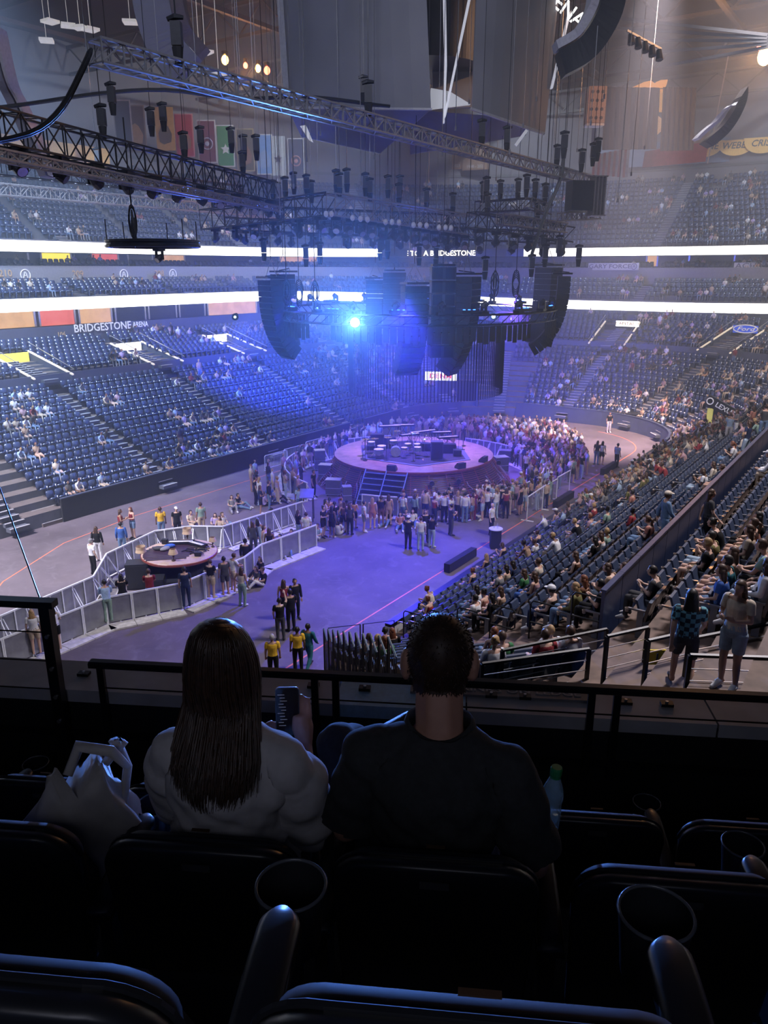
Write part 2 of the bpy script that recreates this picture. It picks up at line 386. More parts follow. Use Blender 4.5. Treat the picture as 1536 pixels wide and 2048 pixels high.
led('ribbon_display', 23.1, 14.45, 14.45, .85, GAPB, S4+20, m_led, 'white glowing upper ribbon board at the far right of the bowl')
# roof
rf = MB(); rf.prism([(-150, -60), (80, -60), (80, 150), (-150, 150)], 34, 34.4); struct(rf.build('ceiling', m_roof))
# end caps: outer walls behind and to the right keep the room closed
for nm, poly in (('wall_near', [(-150, -60), (80, -60), (80, -59.6), (-150, -59.6)]), ('wall_east', [(79.6, -59), (80, -59), (80, 150), (79.6, 150)])):
    mb = MB(); mb.prism(poly, -.3, 34); struct(mb.build(nm, m_wall))
# haze (real scattering volume over the bowl, in front of the suite)
hz = bpy.data.materials.new('haze'); hz.use_nodes = True; nt = hz.node_tree; nt.nodes.remove(nt.nodes['Principled BSDF'])
vs_ = nt.nodes.new('ShaderNodeVolumeScatter'); vs_.inputs['Color'].default_value = (.68, .80, 1, 1); vs_.inputs['Density'].default_value = .0072; vs_.inputs['Anisotropy'].default_value = .25
nt.links.new(vs_.outputs[0], nt.nodes['Material Output'].inputs['Volume'])
hb = MB(); hb.box((0, 0, 0), (150, 92, 33.8)); ho = hb.build('haze', hz)
_f = Vector((-_sa, _ca, 0)); ho.location = _f*(25+46) + Vector((0, 0, 17.05)); ho.rotation_euler = (0, 0, YAW)
tag(ho, 'thin bluish stage haze filling the whole bowl', 'haze', kind='stuff')
# ------------------------------------------------------------------ seats
def far_seat():
    mb = MB()
    w2 = .215
    # backrest: slightly curved, rounded top; facing +Y is towards the floor (occupant faces +Y)
    prof = [(-w2*.9, .42), (w2*.9, .42), (w2, .55), (w2, .80), (w2*.7, .87), (-w2*.7, .87), (-w2, .80), (-w2, .55)]
    mb.add([(x, -.16-(z-.42)*.2, z) for x, z in prof] + [(x, -.22-(z-.42)*.2, z) for x, z in prof],
           [tuple(range(8)), tuple(range(8, 16))[::-1]] + [(i, i+8, (i+1) % 8+8, (i+1) % 8) for i in range(8)])
    # folded seat pan
    mb.add([(-.19, -.12, .36), (.19, -.12, .36), (.19, .12, .46), (-.19, .12, .46), (-.19, -.12, .43), (.19, -.12, .43), (.17, .10, .56), (-.17, .10, .56)],
           [(3,2,1,0),(4,5,6,7),(0,1,5,4),(1,2,6,5),(2,3,7,6),(3,0,4,7)])
    mb.box((-.25, -.05, .3), (.035, .3, .6))
    return mb
# aisles: constant s on straights, angle in the corners
def s_of(angle_deg, right=False):
    a = R(angle_deg); return S3+(PI/2-a)*R0 if right else S1+(PI-a)*R0
def sy(y): return y-(YE-R0-S1)
AISLE = [sy(20.3), sy(30.07), sy(39.83), sy(49.4), s_of(170), s_of(141), s_of(112.5), S2+2.45, s_of(66, True), s_of(38, True), s_of(10, True)]
GAPX = [(ENT0, ENT1)]
AW = .62
def in_aisle(s, D, aisles=AISLE, wd=AW):
    for a in aisles:
        k = 1.0 if (a <= S1 or S2 <= a <= S3 or a >= S4) else (R0+D)/R0
        if abs(s-a)*k < wd: return True
    return False
def row_seats(D, s0, s1, pitch=.53):
    out = []; s = s0
    while s < s1:
        arc = (S1 < s < S2) or (S3 < s < S4)
        out.append(s); s += pitch*(R0/(R0+D) if arc else 1)
    return out
def place(s, D, zs, ze):
    (x, y), (nx, ny), e = path(s); e = e*e*(3-2*e)
    return x+nx*D, y+ny*D, lerp(zs, ze, e), math.atan2(-ny, -nx)-PI/2
PORT = {}   # seats left out round the portals: list of (s, half width m, D0, D1)
def blocked(s, D, ports):
    for a, hw, d0, d1 in ports:
        k = 1.0 if (a <= S1 or S2 <= a <= S3 or a >= S4) else (R0+D)/R0
        if abs(s-a)*k < hw and d0 <= D <= d1: return True
    return False
PORTS = [(sy(30.07)+1.55-1.55, 1.5, 10.5, 15.6), (sy(39.83), 1.5, 10.5, 15.6), (sy(49.4), 1.5, 10.5, 15.6), (S2+2.45, 1.9, 10.4, 15.6), (s_of(66, True), 1.7, 10.4, 15.0), (s_of(38, True), 1.9, 10.4, 15.6), (s_of(141), 1.5, 10.5, 15.6)]
T = []; SPOTS = []   # SPOTS: free seats for the far crowd
for rows, s0, s1, nm in ((LOW, 36.5, S4+.5, 'low'), (UP, 36.5, S4+12, 'up'), (CLUB, 36.5, S4+12, 'club'), (CLUB2, 36.5, S4+12, 'club2'), (HIGH, 36.5, S4+12, 'high')):
    for ri, (D, zs, ze) in enumerate(rows):
        for s in row_seats(D+.45, s0, s1):
            if in_aisle(s, D) or blocked(s, D, PORTS): continue
            if nm == 'low' and ENT0-.2 < s < ENT1+.2 and ri < 9: continue
            x, y, z, rz = place(s, D+.5, zs, ze)
            T.append(TM(x, y, z, rz)); SPOTS.append((x, y, z, rz, nm, ri, s))
fs = far_seat()
tag(tiled('arena_seat_rows', fs.v, fs.f, T, m_seat), 'thousands of empty navy tip-up seats curving round the far bowl', 'seats')
print('far seats', len(T))
# stairs in the aisles
def aisle_stairs(a, rows, wd=1.05, e_rows=None):
    mb = MB()
    for i, (D, zs, ze) in enumerate(rows):
        for h in (0, 1):
            x, y, z, rz = place(a, D + (.0 if h else -.43), zs, ze)
            rise = (rows[1][1]-rows[0][1]) if path(a)[2] < .5 else (rows[1][2]-rows[0][2])
            z2 = z - (0 if h else rise/2)
            mb.m = 0; mb.box((x, y, z2-.1), (wd, .42, .2), rz)
            fx, fy = -math.sin(rz), math.cos(rz)
            mb.m = 1; mb.box((x+fx*.19, y+fy*.19, z2+.012), (wd, .10, .03), rz)
    return mb
for a in AISLE:
    for rows, nm in ((LOW, 'lower'), (UP, 'upper')):
        o = aisle_stairs(a, rows).build('aisle_stairs', [m_riser, m_pale]); struct(o)
for a in AISLE:
    for rows in (CLUB, HIGH):
        struct(aisle_stairs(a+ (1.9 if a < S1 else 0), rows, 1.1).build('aisle_stairs', [m_riser, m_pale]))
# ------------------------------------------------------------------ near right block (rows parallel to the floor) and near corner block
m_brown = mat('worn_tread_brown', (.14, .095, .075), rough=.7, scale=3, var=.3)
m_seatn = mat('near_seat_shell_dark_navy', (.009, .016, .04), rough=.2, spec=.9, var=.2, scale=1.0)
m_arm = mat('grey_armrest', (.16, .17, .2), rough=.25, spec=.7)
m_tan = mat('tan_cup_ring', (.42, .36, .32), rough=.4)
NL = [(.15+.75*i, .72+.42*i) for i in range(12)]
NU = [(9.5+.74*i, 5.95+.42*i) for i in range(13)]
def yend(D): return 20.4 - .65*D
Y1 = 57.0
def block(rows, pitch, base, y1=Y1):
    mb = MB(); zp = base
    for D, z in rows:
        x0, x1, y0 = XR+D, XR+D+pitch+.02, yend(D)-(.25 if D < 1 else 1.35 if D < 8.8 else 2.4)
        mb.m = 0; mb.add([(x0, y0, zp-.4), (x0, y1, zp-.4), (x0, y1, z), (x0, y0, z)], [(3,2,1,0)])
        mb.add([(x0, y0, 0), (x1, y0, 0), (x1, y0, z), (x0, y0, z)], [(0,1,2,3)])
        mb.m = 1; mb.add([(x0, y0, z), (x1, y0, z), (x1, y1, z), (x0, y1, z)], [(0,1,2,3)]); zp = z
    return mb
for rows, base in ((NL, 0.3), (NU, 5.6)): struct(block(rows, .75, base).build('seating_tier', [m_riser, m_brown]))
# aisle wall of tall navy panels
m_navyp = mat('navy_gloss_panel', (.03, .045, .11), rough=.35, var=.15)
aw = empty('wall_aisle', (0, 0, 0)); aw['kind'] = 'structure'
y = yend(9.1); k = 0
while y < Y1:
    mb = MB(); mb.box((XR+9.22, y+.60, 5.98), (.07, 1.17, 1.5)); mb.box((XR+9.22, y+.60, 6.75), (.12, 1.19, .05))
    mb.build('panel', m_navyp, aw); y += 1.2
def near_seat_parts():
    mb = MB(); w2 = .256
    rg = []
    for yy, dz in ((-.17, 0), (-.235, 0)):
        ring = []
        for i in range(9):
            t = i/8; x = -w2+2*w2*t
            ring.append((x, yy-.06-.05*(1-(2*t-1)**2), .87-.07*abs(2*t-1)**4))
        for i in range(9):
            t = 1-i/8; x = (-w2+2*w2*t)*.95
            ring.append((x, yy+.03-.04*(1-(2*t-1)**2), .36))
        rg.append(ring)
    mb.rings(rg)
    pan = MB(); pan.rings([[(x*a, y_, z_) for x, a in ((-.2, 1), (.2, 1))] + [(x*a, y_+.05, z_+.01) for x, a in ((.2, 1), (-.2, 1))] for y_, z_ in ((-.14, .40), (-.06, .60), (.0, .77))])
    arm = MB(); arm.box((-.265, -.02, .60), (.05, .34, .035)); arm.box((-.265, -.1, .3), (.04, .12, .58))
    cup = MB(); cup.lathe([(.035, -.08), (.045, 0), (.048, .0), (.04, -.07)], 8, (-.265, .17, .60))
    return mb, pan, arm, cup
proto = empty('arena_seat', (0, 0, 0), 0, None, 'seat')
ps = near_seat_parts()
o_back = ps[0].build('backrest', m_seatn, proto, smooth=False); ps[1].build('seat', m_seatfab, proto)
o_arm = ps[2].build('armrest', m_arm, proto); ps[3].build('cup_holder', m_tan, o_arm)
allm = MB(); mis = []
for q, k in zip(ps, (0, 1, 2, 3)): allm.m = k; allm.add(q.v, q.f)
cand = []   # (x,y,z,rz, block, row, index)
NSPOTS = []
def aisle_y(y): return any(abs(y-a) < .6 for a in (31.5, 45.5))
for bn, rows in (('below the navy aisle wall', NL), ('above the navy aisle wall', NU)):
    for ri, (D, z) in enumerate(rows):
        if bn[0] == 'a' and ri > 10: continue
        y = yend(D)+.45; si = 0
        while y < Y1-.3:
            if not aisle_y(y):
                cand.append((XR+D+.42, y, z, PI/2, bn, ri, si)); si += 1
            y += .53
# near corner block
CD = Vector((.66, .75)).normalized(); CN = Vector((.75, -.66)).normalized(); CP = Vector((-14.07, 17.61))
CROWS = [(.8*i, .85+.36*i) for i in range(13)]
cb = MB()
for i, (t, z) in enumerate(CROWS):
    a = CP + CN*t; L = 2.2+.14*t+ .9; b = a + CD*L; a2 = a + CN*.82; b2 = b+CN*.82
    cb.m = 0; cb.add([(a.x, a.y, z-.45), (b.x, b.y, z-.45), (b.x, b.y, z), (a.x, a.y, z)], [(0,1,2,3)])
    cb.m = 1; cb.add([(a.x, a.y, z), (b.x, b.y, z), (b2.x, b2.y, z), (a2.x, a2.y, z)], [(0,1,2,3)])
    cb.m = 0; cb.add([(a.x, a.y, 0), (a2.x, a2.y, 0), (a2.x, a2.y, z), (a.x, a.y, z)], [(3,2,1,0)])
    n = int((L-1.15)/.53); rz = math.atan2(-CN.y, -CN.x)-PI/2
    for k in range(n):
        p = a + CD*(.3+.53*k) + CN*.42
        cand.append((p.x, p.y, z, rz, 'in the near corner block', i, k))
struct(cb.build('seating_tier', [m_riser, m_brown]))
def inview(x, y, z, m=.02):
    f = -_sa*x+_ca*y; r = _ca*x+_sa*y; z = z-CAMZ; d = f*_c-z*_s; up = f*_s+z*_c
    if d < .2: return None
    u = 768+F*r/d; v = 1024-F*up/d
    return (u, v, d) if -30 < u < 1566 and -20 < v < 1435 else None
vis = [(inview(c[0], c[1], c[2]+.6), c) for c in cand]
vis = [(q[2], q[0], q[1], c) for q, c in vis if q]
vis.sort(key=lambda a: a[0])
near300, rest = vis[:300], vis[300:]
ORD = ['first', 'second', 'third', 'fourth', 'fifth', 'sixth', 'seventh', 'eighth', 'ninth', 'tenth', 'eleventh', 'twelfth', 'thirteenth']
def nth(i):
    i += 1
    if i <= 13: return ORD[i-1]
    return '%d%s' % (i, 'st' if i % 10 == 1 and i != 11 else 'nd' if i % 10 == 2 and i != 12 else 'rd' if i % 10 == 3 and i != 13 else 'th')
for k, (d, u, v, c) in enumerate(near300):
    x, y, z, rz, bn, ri, si = c
    o = proto if k == 0 else dup(proto)
    o.location = (x, y, z); o.rotation_euler = (0, 0, rz)
    if bn.startswith('in'): lb = 'navy tip-up seat %s, %s row up, %s seat from the fence' % (bn, nth(ri), nth(si))
    elif bn.startswith('b'): lb = 'navy tip-up seat, %s row below the aisle wall, %s seat from its end' % (nth(len(NL)-1-ri), nth(si))
    else: lb = 'navy tip-up seat, %s row above the aisle wall, %s seat from its end' % (nth(ri), nth(si))
    o['label'] = lb; o['category'] = 'seat'; o['group'] = 'navy tip-up seats nearest the suite'
NSPOTS = [(d, u, v) + c for d, u, v, c in vis]
restT = [TM(c[0], c[1], c[2], c[3]) for d, u, v, c in rest]
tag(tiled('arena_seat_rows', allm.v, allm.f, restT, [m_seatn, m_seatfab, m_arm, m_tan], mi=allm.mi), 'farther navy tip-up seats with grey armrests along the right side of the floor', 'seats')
# hooped end rails at the row ends
hr = MB(); hr.tube([(0, 0, 0), (0, 0, .92), (0, .06, 1.0), (0, .64, 1.0), (0, .7, .94), (0, .7, .5), (0, .62, .45), (0, 0, .45)], .022, 6)
hp = hr.build('aisle_rail', m_blk); first = True
for i, D in enumerate([1.0, 2.6, 4.1, 5.6, 7.1, 8.4]):
    j = int(D/.75); z = NL[min(j, 11)][1]
    o = hp if first else dup(hp); first = False
    o.location = (XR+D, yend(D)+.1, z); o.rotation_euler = (0, 0, -PI/2+.0)
    tag(o, 'black hooped rail at the row end, %s up from the floor, right seating block' % nth(i), 'rail', 'hooped rails at the row ends')
# corner block fences
cf = empty('guard_fence', (CP.x, CP.y, 0), 0, 'black picket guard fence stepping up the side of the near corner seats', 'fence')
rel = lambda p, z: (p.x-CP.x, p.y-CP.y, z)
prev = None
for i in range(11):
    t = .8*i; z = .85+.36*i; p = CP + CN*t - CD*.12; q = CP + CN*(t+.62) - CD*.12
    mb = MB(); mb.bar(rel(p, z-.85), rel(p, z+1.15), .03); mb.build('post', m_blk, cf)
    mb = MB(); mb.tube([rel(p, z+1.15), rel(q, z+1.0)], .024, 6); mb.build('handrail', mat('steel_blue_rail', (.20, .28, .36), rough=.25, metal=.6), cf)
    for k in range(1, 6):
        r_ = CP + CN*(t+.13*k) - CD*.12; mb = MB(); mb.bar(rel(r_, z-.3), rel(r_, z+1.12-.02*k), .010); mb.build('picket', m_blk, cf)
ff = empty('front_rail', (CP.x, CP.y, 0), 0, 'black two-panel rail in front of the first corner row', 'rail')
for k in (0, 1):
    a = CP + CD*(.05+1.15*k) - CN*.1; b = CP + CD*(1.1+1.15*k) - CN*.1
    mb = MB(); mb.tube([rel(a, .3), rel(a, 1.95), rel(b, 1.95), rel(b, .3)], .025, 6); mb.build('rail_panel', m_blk, ff)
# ------------------------------------------------------------------ people
m_skin = mat('skin', None, objcol=True, rough=.55, var=.05, scale=12)
m_cloth = mat('cloth', None, objcol=True, rough=.85, var=.12, scale=14, spec=.2)
m_hair = mat('hair', None, objcol=True, rough=.5, var=.3, scale=30)
m_shoe = mat('shoe', None, objcol=True, rough=.6, var=.1)
V3 = lambda *a: Vector(a)
STAND = dict(pel=(0,0,.93), wai=(0,.0,1.08), che=(0,.0,1.27), nec=(0,-.015,1.43), hea=(0,.015,1.59), face=(0,1,0),
  ls=(-.175,0,1.385), le=(-.225,-.01,1.12), lw=(-.235,.06,.89), lh=(-.23,.09,.80), rs=(.175,0,1.385), re=(.225,-.01,1.12), rw=(.235,.06,.89), rh=(.23,.09,.80),
  lp=(-.09,0,.90), lk=(-.105,.015,.49), la=(-.11,-.02,.09), lt=(-.125,.13,.03), rp=(.09,0,.90), rk=(.105,.015,.49), ra=(.11,-.02,.09), rt=(.125,.13,.03))
def P(base, **k): d = dict(base); d.update(k); return d
def lean(base, dy, keys=('wai','che','nec','hea','ls','le','lw','lh','rs','re','rw','rh'), z0=.45):
    d = dict(base)
    for k in keys:
        x, y, z = d[k]; d[k] = (x, y+dy*(z-z0)/.9, z-abs(dy)*.08)
    return d
SIT = P(STAND, pel=(0,-.10,.53), wai=(0,-.13,.68), che=(0,-.13,.86), nec=(0,-.12,1.02), hea=(0,-.08,1.18),
  ls=(-.175,-.12,.975), le=(-.23,-.08,.73), lw=(-.16,.12,.64), lh=(-.12,.20,.63), rs=(.175,-.12,.975), re=(.23,-.08,.73), rw=(.16,.12,.64), rh=(.12,.20,.63),
  lp=(-.09,-.08,.52), lk=(-.13,.36,.54), la=(-.13,.38,.12), lt=(-.14,.52,.05), rp=(.09,-.08,.52), rk=(.13,.36,.54), ra=(.13,.38,.12), rt=(.14,.52,.05))
POSES = {
 'stand': STAND,
 'phone': P(STAND, le=(-.22,.03,1.14), lw=(-.10,.24,1.16), lh=(-.05,.30,1.21), re=(.22,.03,1.14), rw=(.10,.24,1.16), rh=(.05,.30,1.21), hea=(0,.04,1.58)),
 'hip': P(STAND, pel=(.03,0,.93), le=(-.30,-.05,1.16), lw=(-.17,.06,1.0), lh=(-.12,.10,.97), lk=(-.12,.06,.49), rk=(.12,0,.49), hea=(.02,.02,1.59)),
 'crossed': P(STAND, le=(-.23,.04,1.15), lw=(-.03,.19,1.15), lh=(.07,.20,1.17), re=(.23,.04,1.14), rw=(.03,.20,1.11), rh=(-.07,.21,1.12), lt=(-.16,.12,.03)),
 'raised': P(STAND, re=(.27,.10,1.52), rw=(.24,.20,1.74), rh=(.22,.24,1.83), le=(-.24,.0,1.13), lw=(-.20,.12,.93), lh=(-.19,.17,.86)),
 'lean': lean(P(STAND, le=(-.20,.14,1.17), lw=(-.12,.34,1.10), lh=(-.06,.42,1.09), re=(.20,.14,1.17), rw=(.12,.34,1.10), rh=(.06,.42,1.09)), .12, z0=.9),
 'walk': P(STAND, lk=(-.10,.20,.52), la=(-.10,.27,.10), lt=(-.11,.42,.07), rk=(.10,-.04,.49), ra=(.10,-.32,.14), rt=(.11,-.20,.04), le=(-.23,-.12,1.13), lw=(-.23,-.16,.88), lh=(-.22,-.15,.79), re=(.23,.07,1.13), rw=(.21,.24,.93), rh=(.20,.31,.88)),
 'sit': SIT,
 'sitphone': P(SIT, lw=(-.09,.14,.82), lh=(-.04,.20,.88), rw=(.09,.14,.82), rh=(.04,.20,.88), hea=(0,-.04,1.17)),
 'sitlean': lean(P(SIT, le=(-.2,.2,.68), lw=(-.08,.38,.66), lh=(-.02,.44,.68), re=(.2,.2,.68), rw=(.08,.38,.66), rh=(.02,.44,.68)), .32, keys=('wai','che','nec','hea','ls','rs'), z0=.5),
 'sitlook': P(SIT, hea=(.03,-.10,1.185), face=(.7,.7,0), lw=(-.10,.16,.66), rw=(.19,.14,.64)),
 'floor': P(SIT, pel=(0,0,.12), wai=(0,-.06,.26), che=(0,-.09,.44), nec=(0,-.08,.60), hea=(0,-.03,.76), ls=(-.175,-.08,.56), le=(-.23,.02,.33), lw=(-.14,.20,.32), lh=(-.08,.27,.33),
    rs=(.175,-.08,.56), re=(.23,.02,.33), rw=(.14,.20,.32), rh=(.08,.27,.33), lp=(-.09,.02,.12), lk=(-.16,.38,.34), la=(-.14,.66,.09), lt=(-.15,.80,.07), rp=(.09,.02,.12), rk=(.16,.43,.14), ra=(.17,.84,.08), rt=(.19,.90,.20)),
}
def segd(p, a, b):
    ab = b-a; t = np.clip(((p-a) @ ab)/max(ab @ ab, 1e-9), 0, 1)
    return np.linalg.norm(p-(a+t[:, None]*ab), axis=1), t
def eval_mesh(mb, mods):
    o = mb.build('tmp', None)
    for kind, kw in mods:
        m = o.modifiers.new(kind, kind)
        for a, v in kw.items(): setattr(m, a, v)
    dg = bpy.context.evaluated_depsgraph_get(); dg.update()
    me = bpy.data.meshes.new_from_object(o.evaluated_get(dg)); old = o.data
    bpy.data.objects.remove(o); bpy.data.meshes.remove(old); return me
def ell(mb, c, r, n=10, m=7, ax=None):
    rg = []
    M = ax if ax is not None else Matrix.Identity(3)
    for i in range(m):
        th = PI*(i+.5)/m
        rg.append([Vector(c) + M @ Vector((r[0]*math.sin(th)*math.cos(2*PI*k/n), r[1]*math.sin(th)*math.sin(2*PI*k/n), -r[2]*math.cos(th))) for k in range(n)])
    mb.rings(rg)
def figure(j, female=False, voxel=.02, faces=2400, fat=1.0, nk=1.0, er=1.0):
    j = {k: Vector(v) for k, v in j.items()}; mb = MB(); bones = []
    def limb(a, b, ra, rb, reg, n=8):
        mb.tube([a, a.lerp(b, .5), b], [ra, (ra+rb)/2*1.02, rb], n); bones.append((np.array(a), np.array(b), (ra+rb)/2, reg))
    side = (j['rs']-j['ls']).normalized()
    def ring(c, w, d, up, n=12):
        f = up.cross(side).normalized(); f = -f
        return [c + side*w*math.cos(2*PI*k/n) + f*d*math.sin(2*PI*k/n) for k in range(n)]
    up1 = (j['wai']-j['pel']).normalized(); up2 = (j['nec']-j['che']).normalized()
    sw = .155 if not female else .14; g = fat
    rg = [ring(j['pel']-up1*.08, .13*g, .09*g, up1), ring(j['pel'], (.165 if female else .155)*g, .115*g, up1), ring(j['wai'], (.122 if female else .14)*g, .10*g, up1),
          ring(j['che'], .158*g if not female else .142*g, .118*g, up2), ring(j['che']+up2*.09, sw*1.05, .095, up2), ring(j['nec']-up2*.01, .075, .06, up2)]
    mb.rings(rg); bones.append((np.array(j['pel']), np.array(j['wai']), .135*g, 'hip')); bones.append((np.array(j['wai']), np.array(j['nec']-up2*.02), .14, 'top'))
    n00 = j['nec']-up2*.035
    for s in 'lr':
        limb(j[s+'s'], j[s+'e'], .056 if not female else .046, .043 if not female else .037, 'arm')
        limb(n00, j[s+'s'], .045, .05, 'trap')
        ell(mb, j[s+'s'], (.052, .05, .05) if not female else (.044, .044, .044)); ell(mb, j[s+'e'], (.04,)*3)
        limb(j[s+'e'], j[s+'w'], .042 if not female else .035, .027 if not female else .024, 'fore')
        h = (j[s+'h']-j[s+'w']).normalized(); pc = j[s+'w']+h*.05
        u = h.cross(Vector((0, 1, .3))).normalized()
        mb.tube([j[s+'w'], pc, pc+h*.045], [.026, .037, .032], 8); bones.append((np.array(j[s+'w']), np.array(j[s+'w']+h*.18), .03, 'hand'))
        for q in range(4):
            b0 = pc+h*.03+u*(q-1.5)*.02; L = (.065, .078, .074, .058)[q]
            mb.tube([b0, b0+h*L*.6, b0+h*L+Vector((0, .012, -.008))], [.0115, .0105, .009], 6)
        mb.tube([pc-h*.02, pc+u*.045+h*.015, pc+u*.055+h*.05], [.015, .013, .01], 6)
        limb(j[s+'p'], j[s+'k'], (.092 if female else .088)*g, .058, 'thigh', 10); ell(mb, j[s+'k'], (.056,)*3)
        limb(j[s+'k'], j[s+'k'].lerp(j[s+'a'], .4), .054, .055, 'shin'); limb(j[s+'k'].lerp(j[s+'a'], .35), j[s+'a'], .055, .036, 'shin')
        f = (j[s+'t']-j[s+'a']); mb.tube([j[s+'a']-f.normalized()*.05+Vector((0, 0, -.03)), j[s+'a']+f*.45, j[s+'t']+f.normalized()*.05], [.042, .045, .03], 8); bones.append((np.array(j[s+'a']), np.array(j[s+'t']), .045, 'foot'))
    n0 = j['nec']; hd = j['hea']; fc = j['face'].normalized()
    limb(n0-(hd-n0)*.1, hd-Vector((0, 0, .03)), (.052 if not female else .045)*nk, (.05 if not female else .043)*nk, 'neck')
    sx = Vector((fc.y, -fc.x, 0)); M = Matrix((sx, fc, Vector((0, 0, 1)))).transposed()
    HS = .95 if female else 1.0
    ell(mb, hd + fc*-.008 + Vector((0, 0, .02)), (.075*HS, .096*HS, .10*HS), 12, 9, M); ell(mb, hd + fc*.03 + Vector((0, 0, -.05)), (.052*HS, .058*HS, .062*HS), 10, 7, M)
    nz = hd+fc*.092*HS+Vector((0, 0, -.018)); mb.tube([nz+Vector((0, 0, .04))-fc*.012, nz+fc*.014, nz-Vector((0, 0, .016))-fc*.012], [.009, .014, .01], 6)
    mb.tube([hd+fc*.078*HS-sx*.022+Vector((0,0,-.06)), hd+fc*.088*HS+Vector((0,0,-.06)), hd+fc*.078*HS+sx*.022+Vector((0,0,-.06))], .008, 6)
    for q in (-1, 1):
        ell(mb, hd + sx*q*(.079+(er-1)*.018)*HS + Vector((0, 0, -.01)) - fc*.005, (.012*er, .022*er, .032*er), 8, 5, M)
        ell(mb, hd + sx*q*.032 + fc*.077*HS + Vector((0, 0, .012)), (.017, .014, .010), 8, 5, M)
    bones.append((np.array(hd-Vector((0, 0, .04))), np.array(hd+Vector((0, 0, .03))), .08, 'head'))
    o = mb.build('tmp', None); r1 = o.modifiers.new('r', 'REMESH'); r1.mode = 'VOXEL'; r1.voxel_size = voxel
    s1 = o.modifiers.new('s', 'SMOOTH'); s1.factor = .5; s1.iterations = 2 if voxel < .03 else 1
    dg = bpy.context.evaluated_depsgraph_get(); dg.update(); me = bpy.data.meshes.new_from_object(o.evaluated_get(dg))
    bpy.data.objects.remove(o)
    if faces and faces < 400: me = decim(me, faces)
    N = len(me.vertices); V = np.empty(N*3); me.vertices.foreach_get('co', V); V = V.reshape(-1, 3)
    nr = np.empty(N*3); me.vertices.foreach_get('normal', nr); nr = nr.reshape(-1, 3)
    Fc = [tuple(p.vertices) for p in me.polygons]
    if faces and faces >= 400: me = decim(me, faces)
    best = np.full(N, 1e9); reg = np.array(['top']*N, dtype=object); tt = np.zeros(N)
    for a, b, r, g_ in bones:
        d, t = segd(V, a, b); d = d/ (r*1.0)
        k = d < best; best[k] = d[k]; reg[k] = g_; tt[k] = t[k]
    return dict(me=me, V=V, N=nr, F=Fc, reg=reg, t=tt, j=j, fc=fc, sx=sx, HS=HS)
def decim(me, faces):
    n = len(me.polygons)
    if n*2 <= faces: return me
    o = bpy.data.objects.new('tmp', me); C.objects.link(o); d = o.modifiers.new('d', 'DECIMATE'); d.ratio = faces/(2.0*n)
    dg = bpy.context.evaluated_depsgraph_get(); dg.update(); r_ = bpy.data.meshes.new_from_object(o.evaluated_get(dg)); bpy.data.objects.remove(o); return r_
def part_mesh(fig, mask, off, name, m, smooth=True, keep=900):
    V, N, Fc = fig['V'], fig['N'], fig['F']
    if 'FA' not in fig: fig['FA'] = np.array(Fc)
    FA = fig['FA']; fs = FA[mask[FA].all(axis=1)]
    used, inv = np.unique(fs, return_inverse=True); inv = inv.reshape(fs.shape)
    W = V[used] + N[used]*(off if np.isscalar(off) else off[used][:, None])
    me = bpy.data.meshes.new(name); me.from_pydata(W.tolist(), [], inv.tolist())
    if keep > 0 and len(fs)*2 > keep: me = decim(me, keep)
    me.name = name; me.materials.clear(); me.materials.append(m)
    me.polygons.foreach_set('use_smooth', [smooth]*len(me.polygons)); me.update(); return me
def hair_mesh(fig, kind):
    j, fc, sx, HS = fig['j'], fig['fc'], fig['sx'], fig['HS']; hd = j['hea']; V = fig['V']; rel = V - np.array(hd)
    f = rel @ np.array(fc); z = rel[:, 2]
    mask = (fig['reg'] == 'head') & ((z > .055) | ((f < .02) & (z > -.05)) | ((f < -.03) & (z > -.075))) & ~((f > .06) & (z < .07))
    me = part_mesh(fig, mask, .012, 'hair', m_hair)
    if kind == 'short': return me
    mb = MB(); mb.v = [tuple(v.co) for v in me.vertices]; mb.f = [tuple(p.vertices) for p in me.polygons]; mb.mi = [0]*len(mb.f)
    n0 = hd - fc*.04; L = {'long': .34, 'bun': 0, 'pony': .3}[kind]
    if kind == 'long':
        rg = []
        for i in range(6):
            t = i/5; c = hd - fc*(.035+.045*min(1, t*1.6)) + Vector((0, 0, .04-.38*t)); w_ = (.085, .098, .105, .11, .09, .04)[i]; d_ = (.06, .062, .05, .042, .035, .02)[i]
            rg.append([c + sx*w_*HS*math.cos(2*PI*k/10) + fc*d_*math.sin(2*PI*k/10) for k in range(10)])
        mb.rings(rg)
    elif kind == 'bun': ell(mb, hd - fc*.07 + Vector((0, 0, .09)), (.045, .045, .04), 8, 6)
    elif kind == 'pony': mb.tube([hd-fc*.09+Vector((0,0,.04)), hd-fc*.14+Vector((0,0,0)), hd-fc*.13+Vector((0,0,-.15)), hd-fc*.11+Vector((0,0,-.26))], [.025, .035, .03, .01], 8)
    q = bpy.data.meshes.new('hair'); q.from_pydata(mb.v, [], mb.f); q.polygons.foreach_set('use_smooth', [True]*len(q.polygons)); q.materials.append(m_hair); q.update(); return q
FIG = {}
def get_fig(pose, female):
    k = (pose, female)
    if k not in FIG:
        f = figure(POSES[pose], female, .0135, 3600); f['me'].name = 'person'; f['me'].materials.clear(); f['me'].materials.append(m_skin)
        f['me'].polygons.foreach_set('use_smooth', [True]*len(f['me'].polygons)); f['parts'] = {}; FIG[k] = f
    return FIG[k]
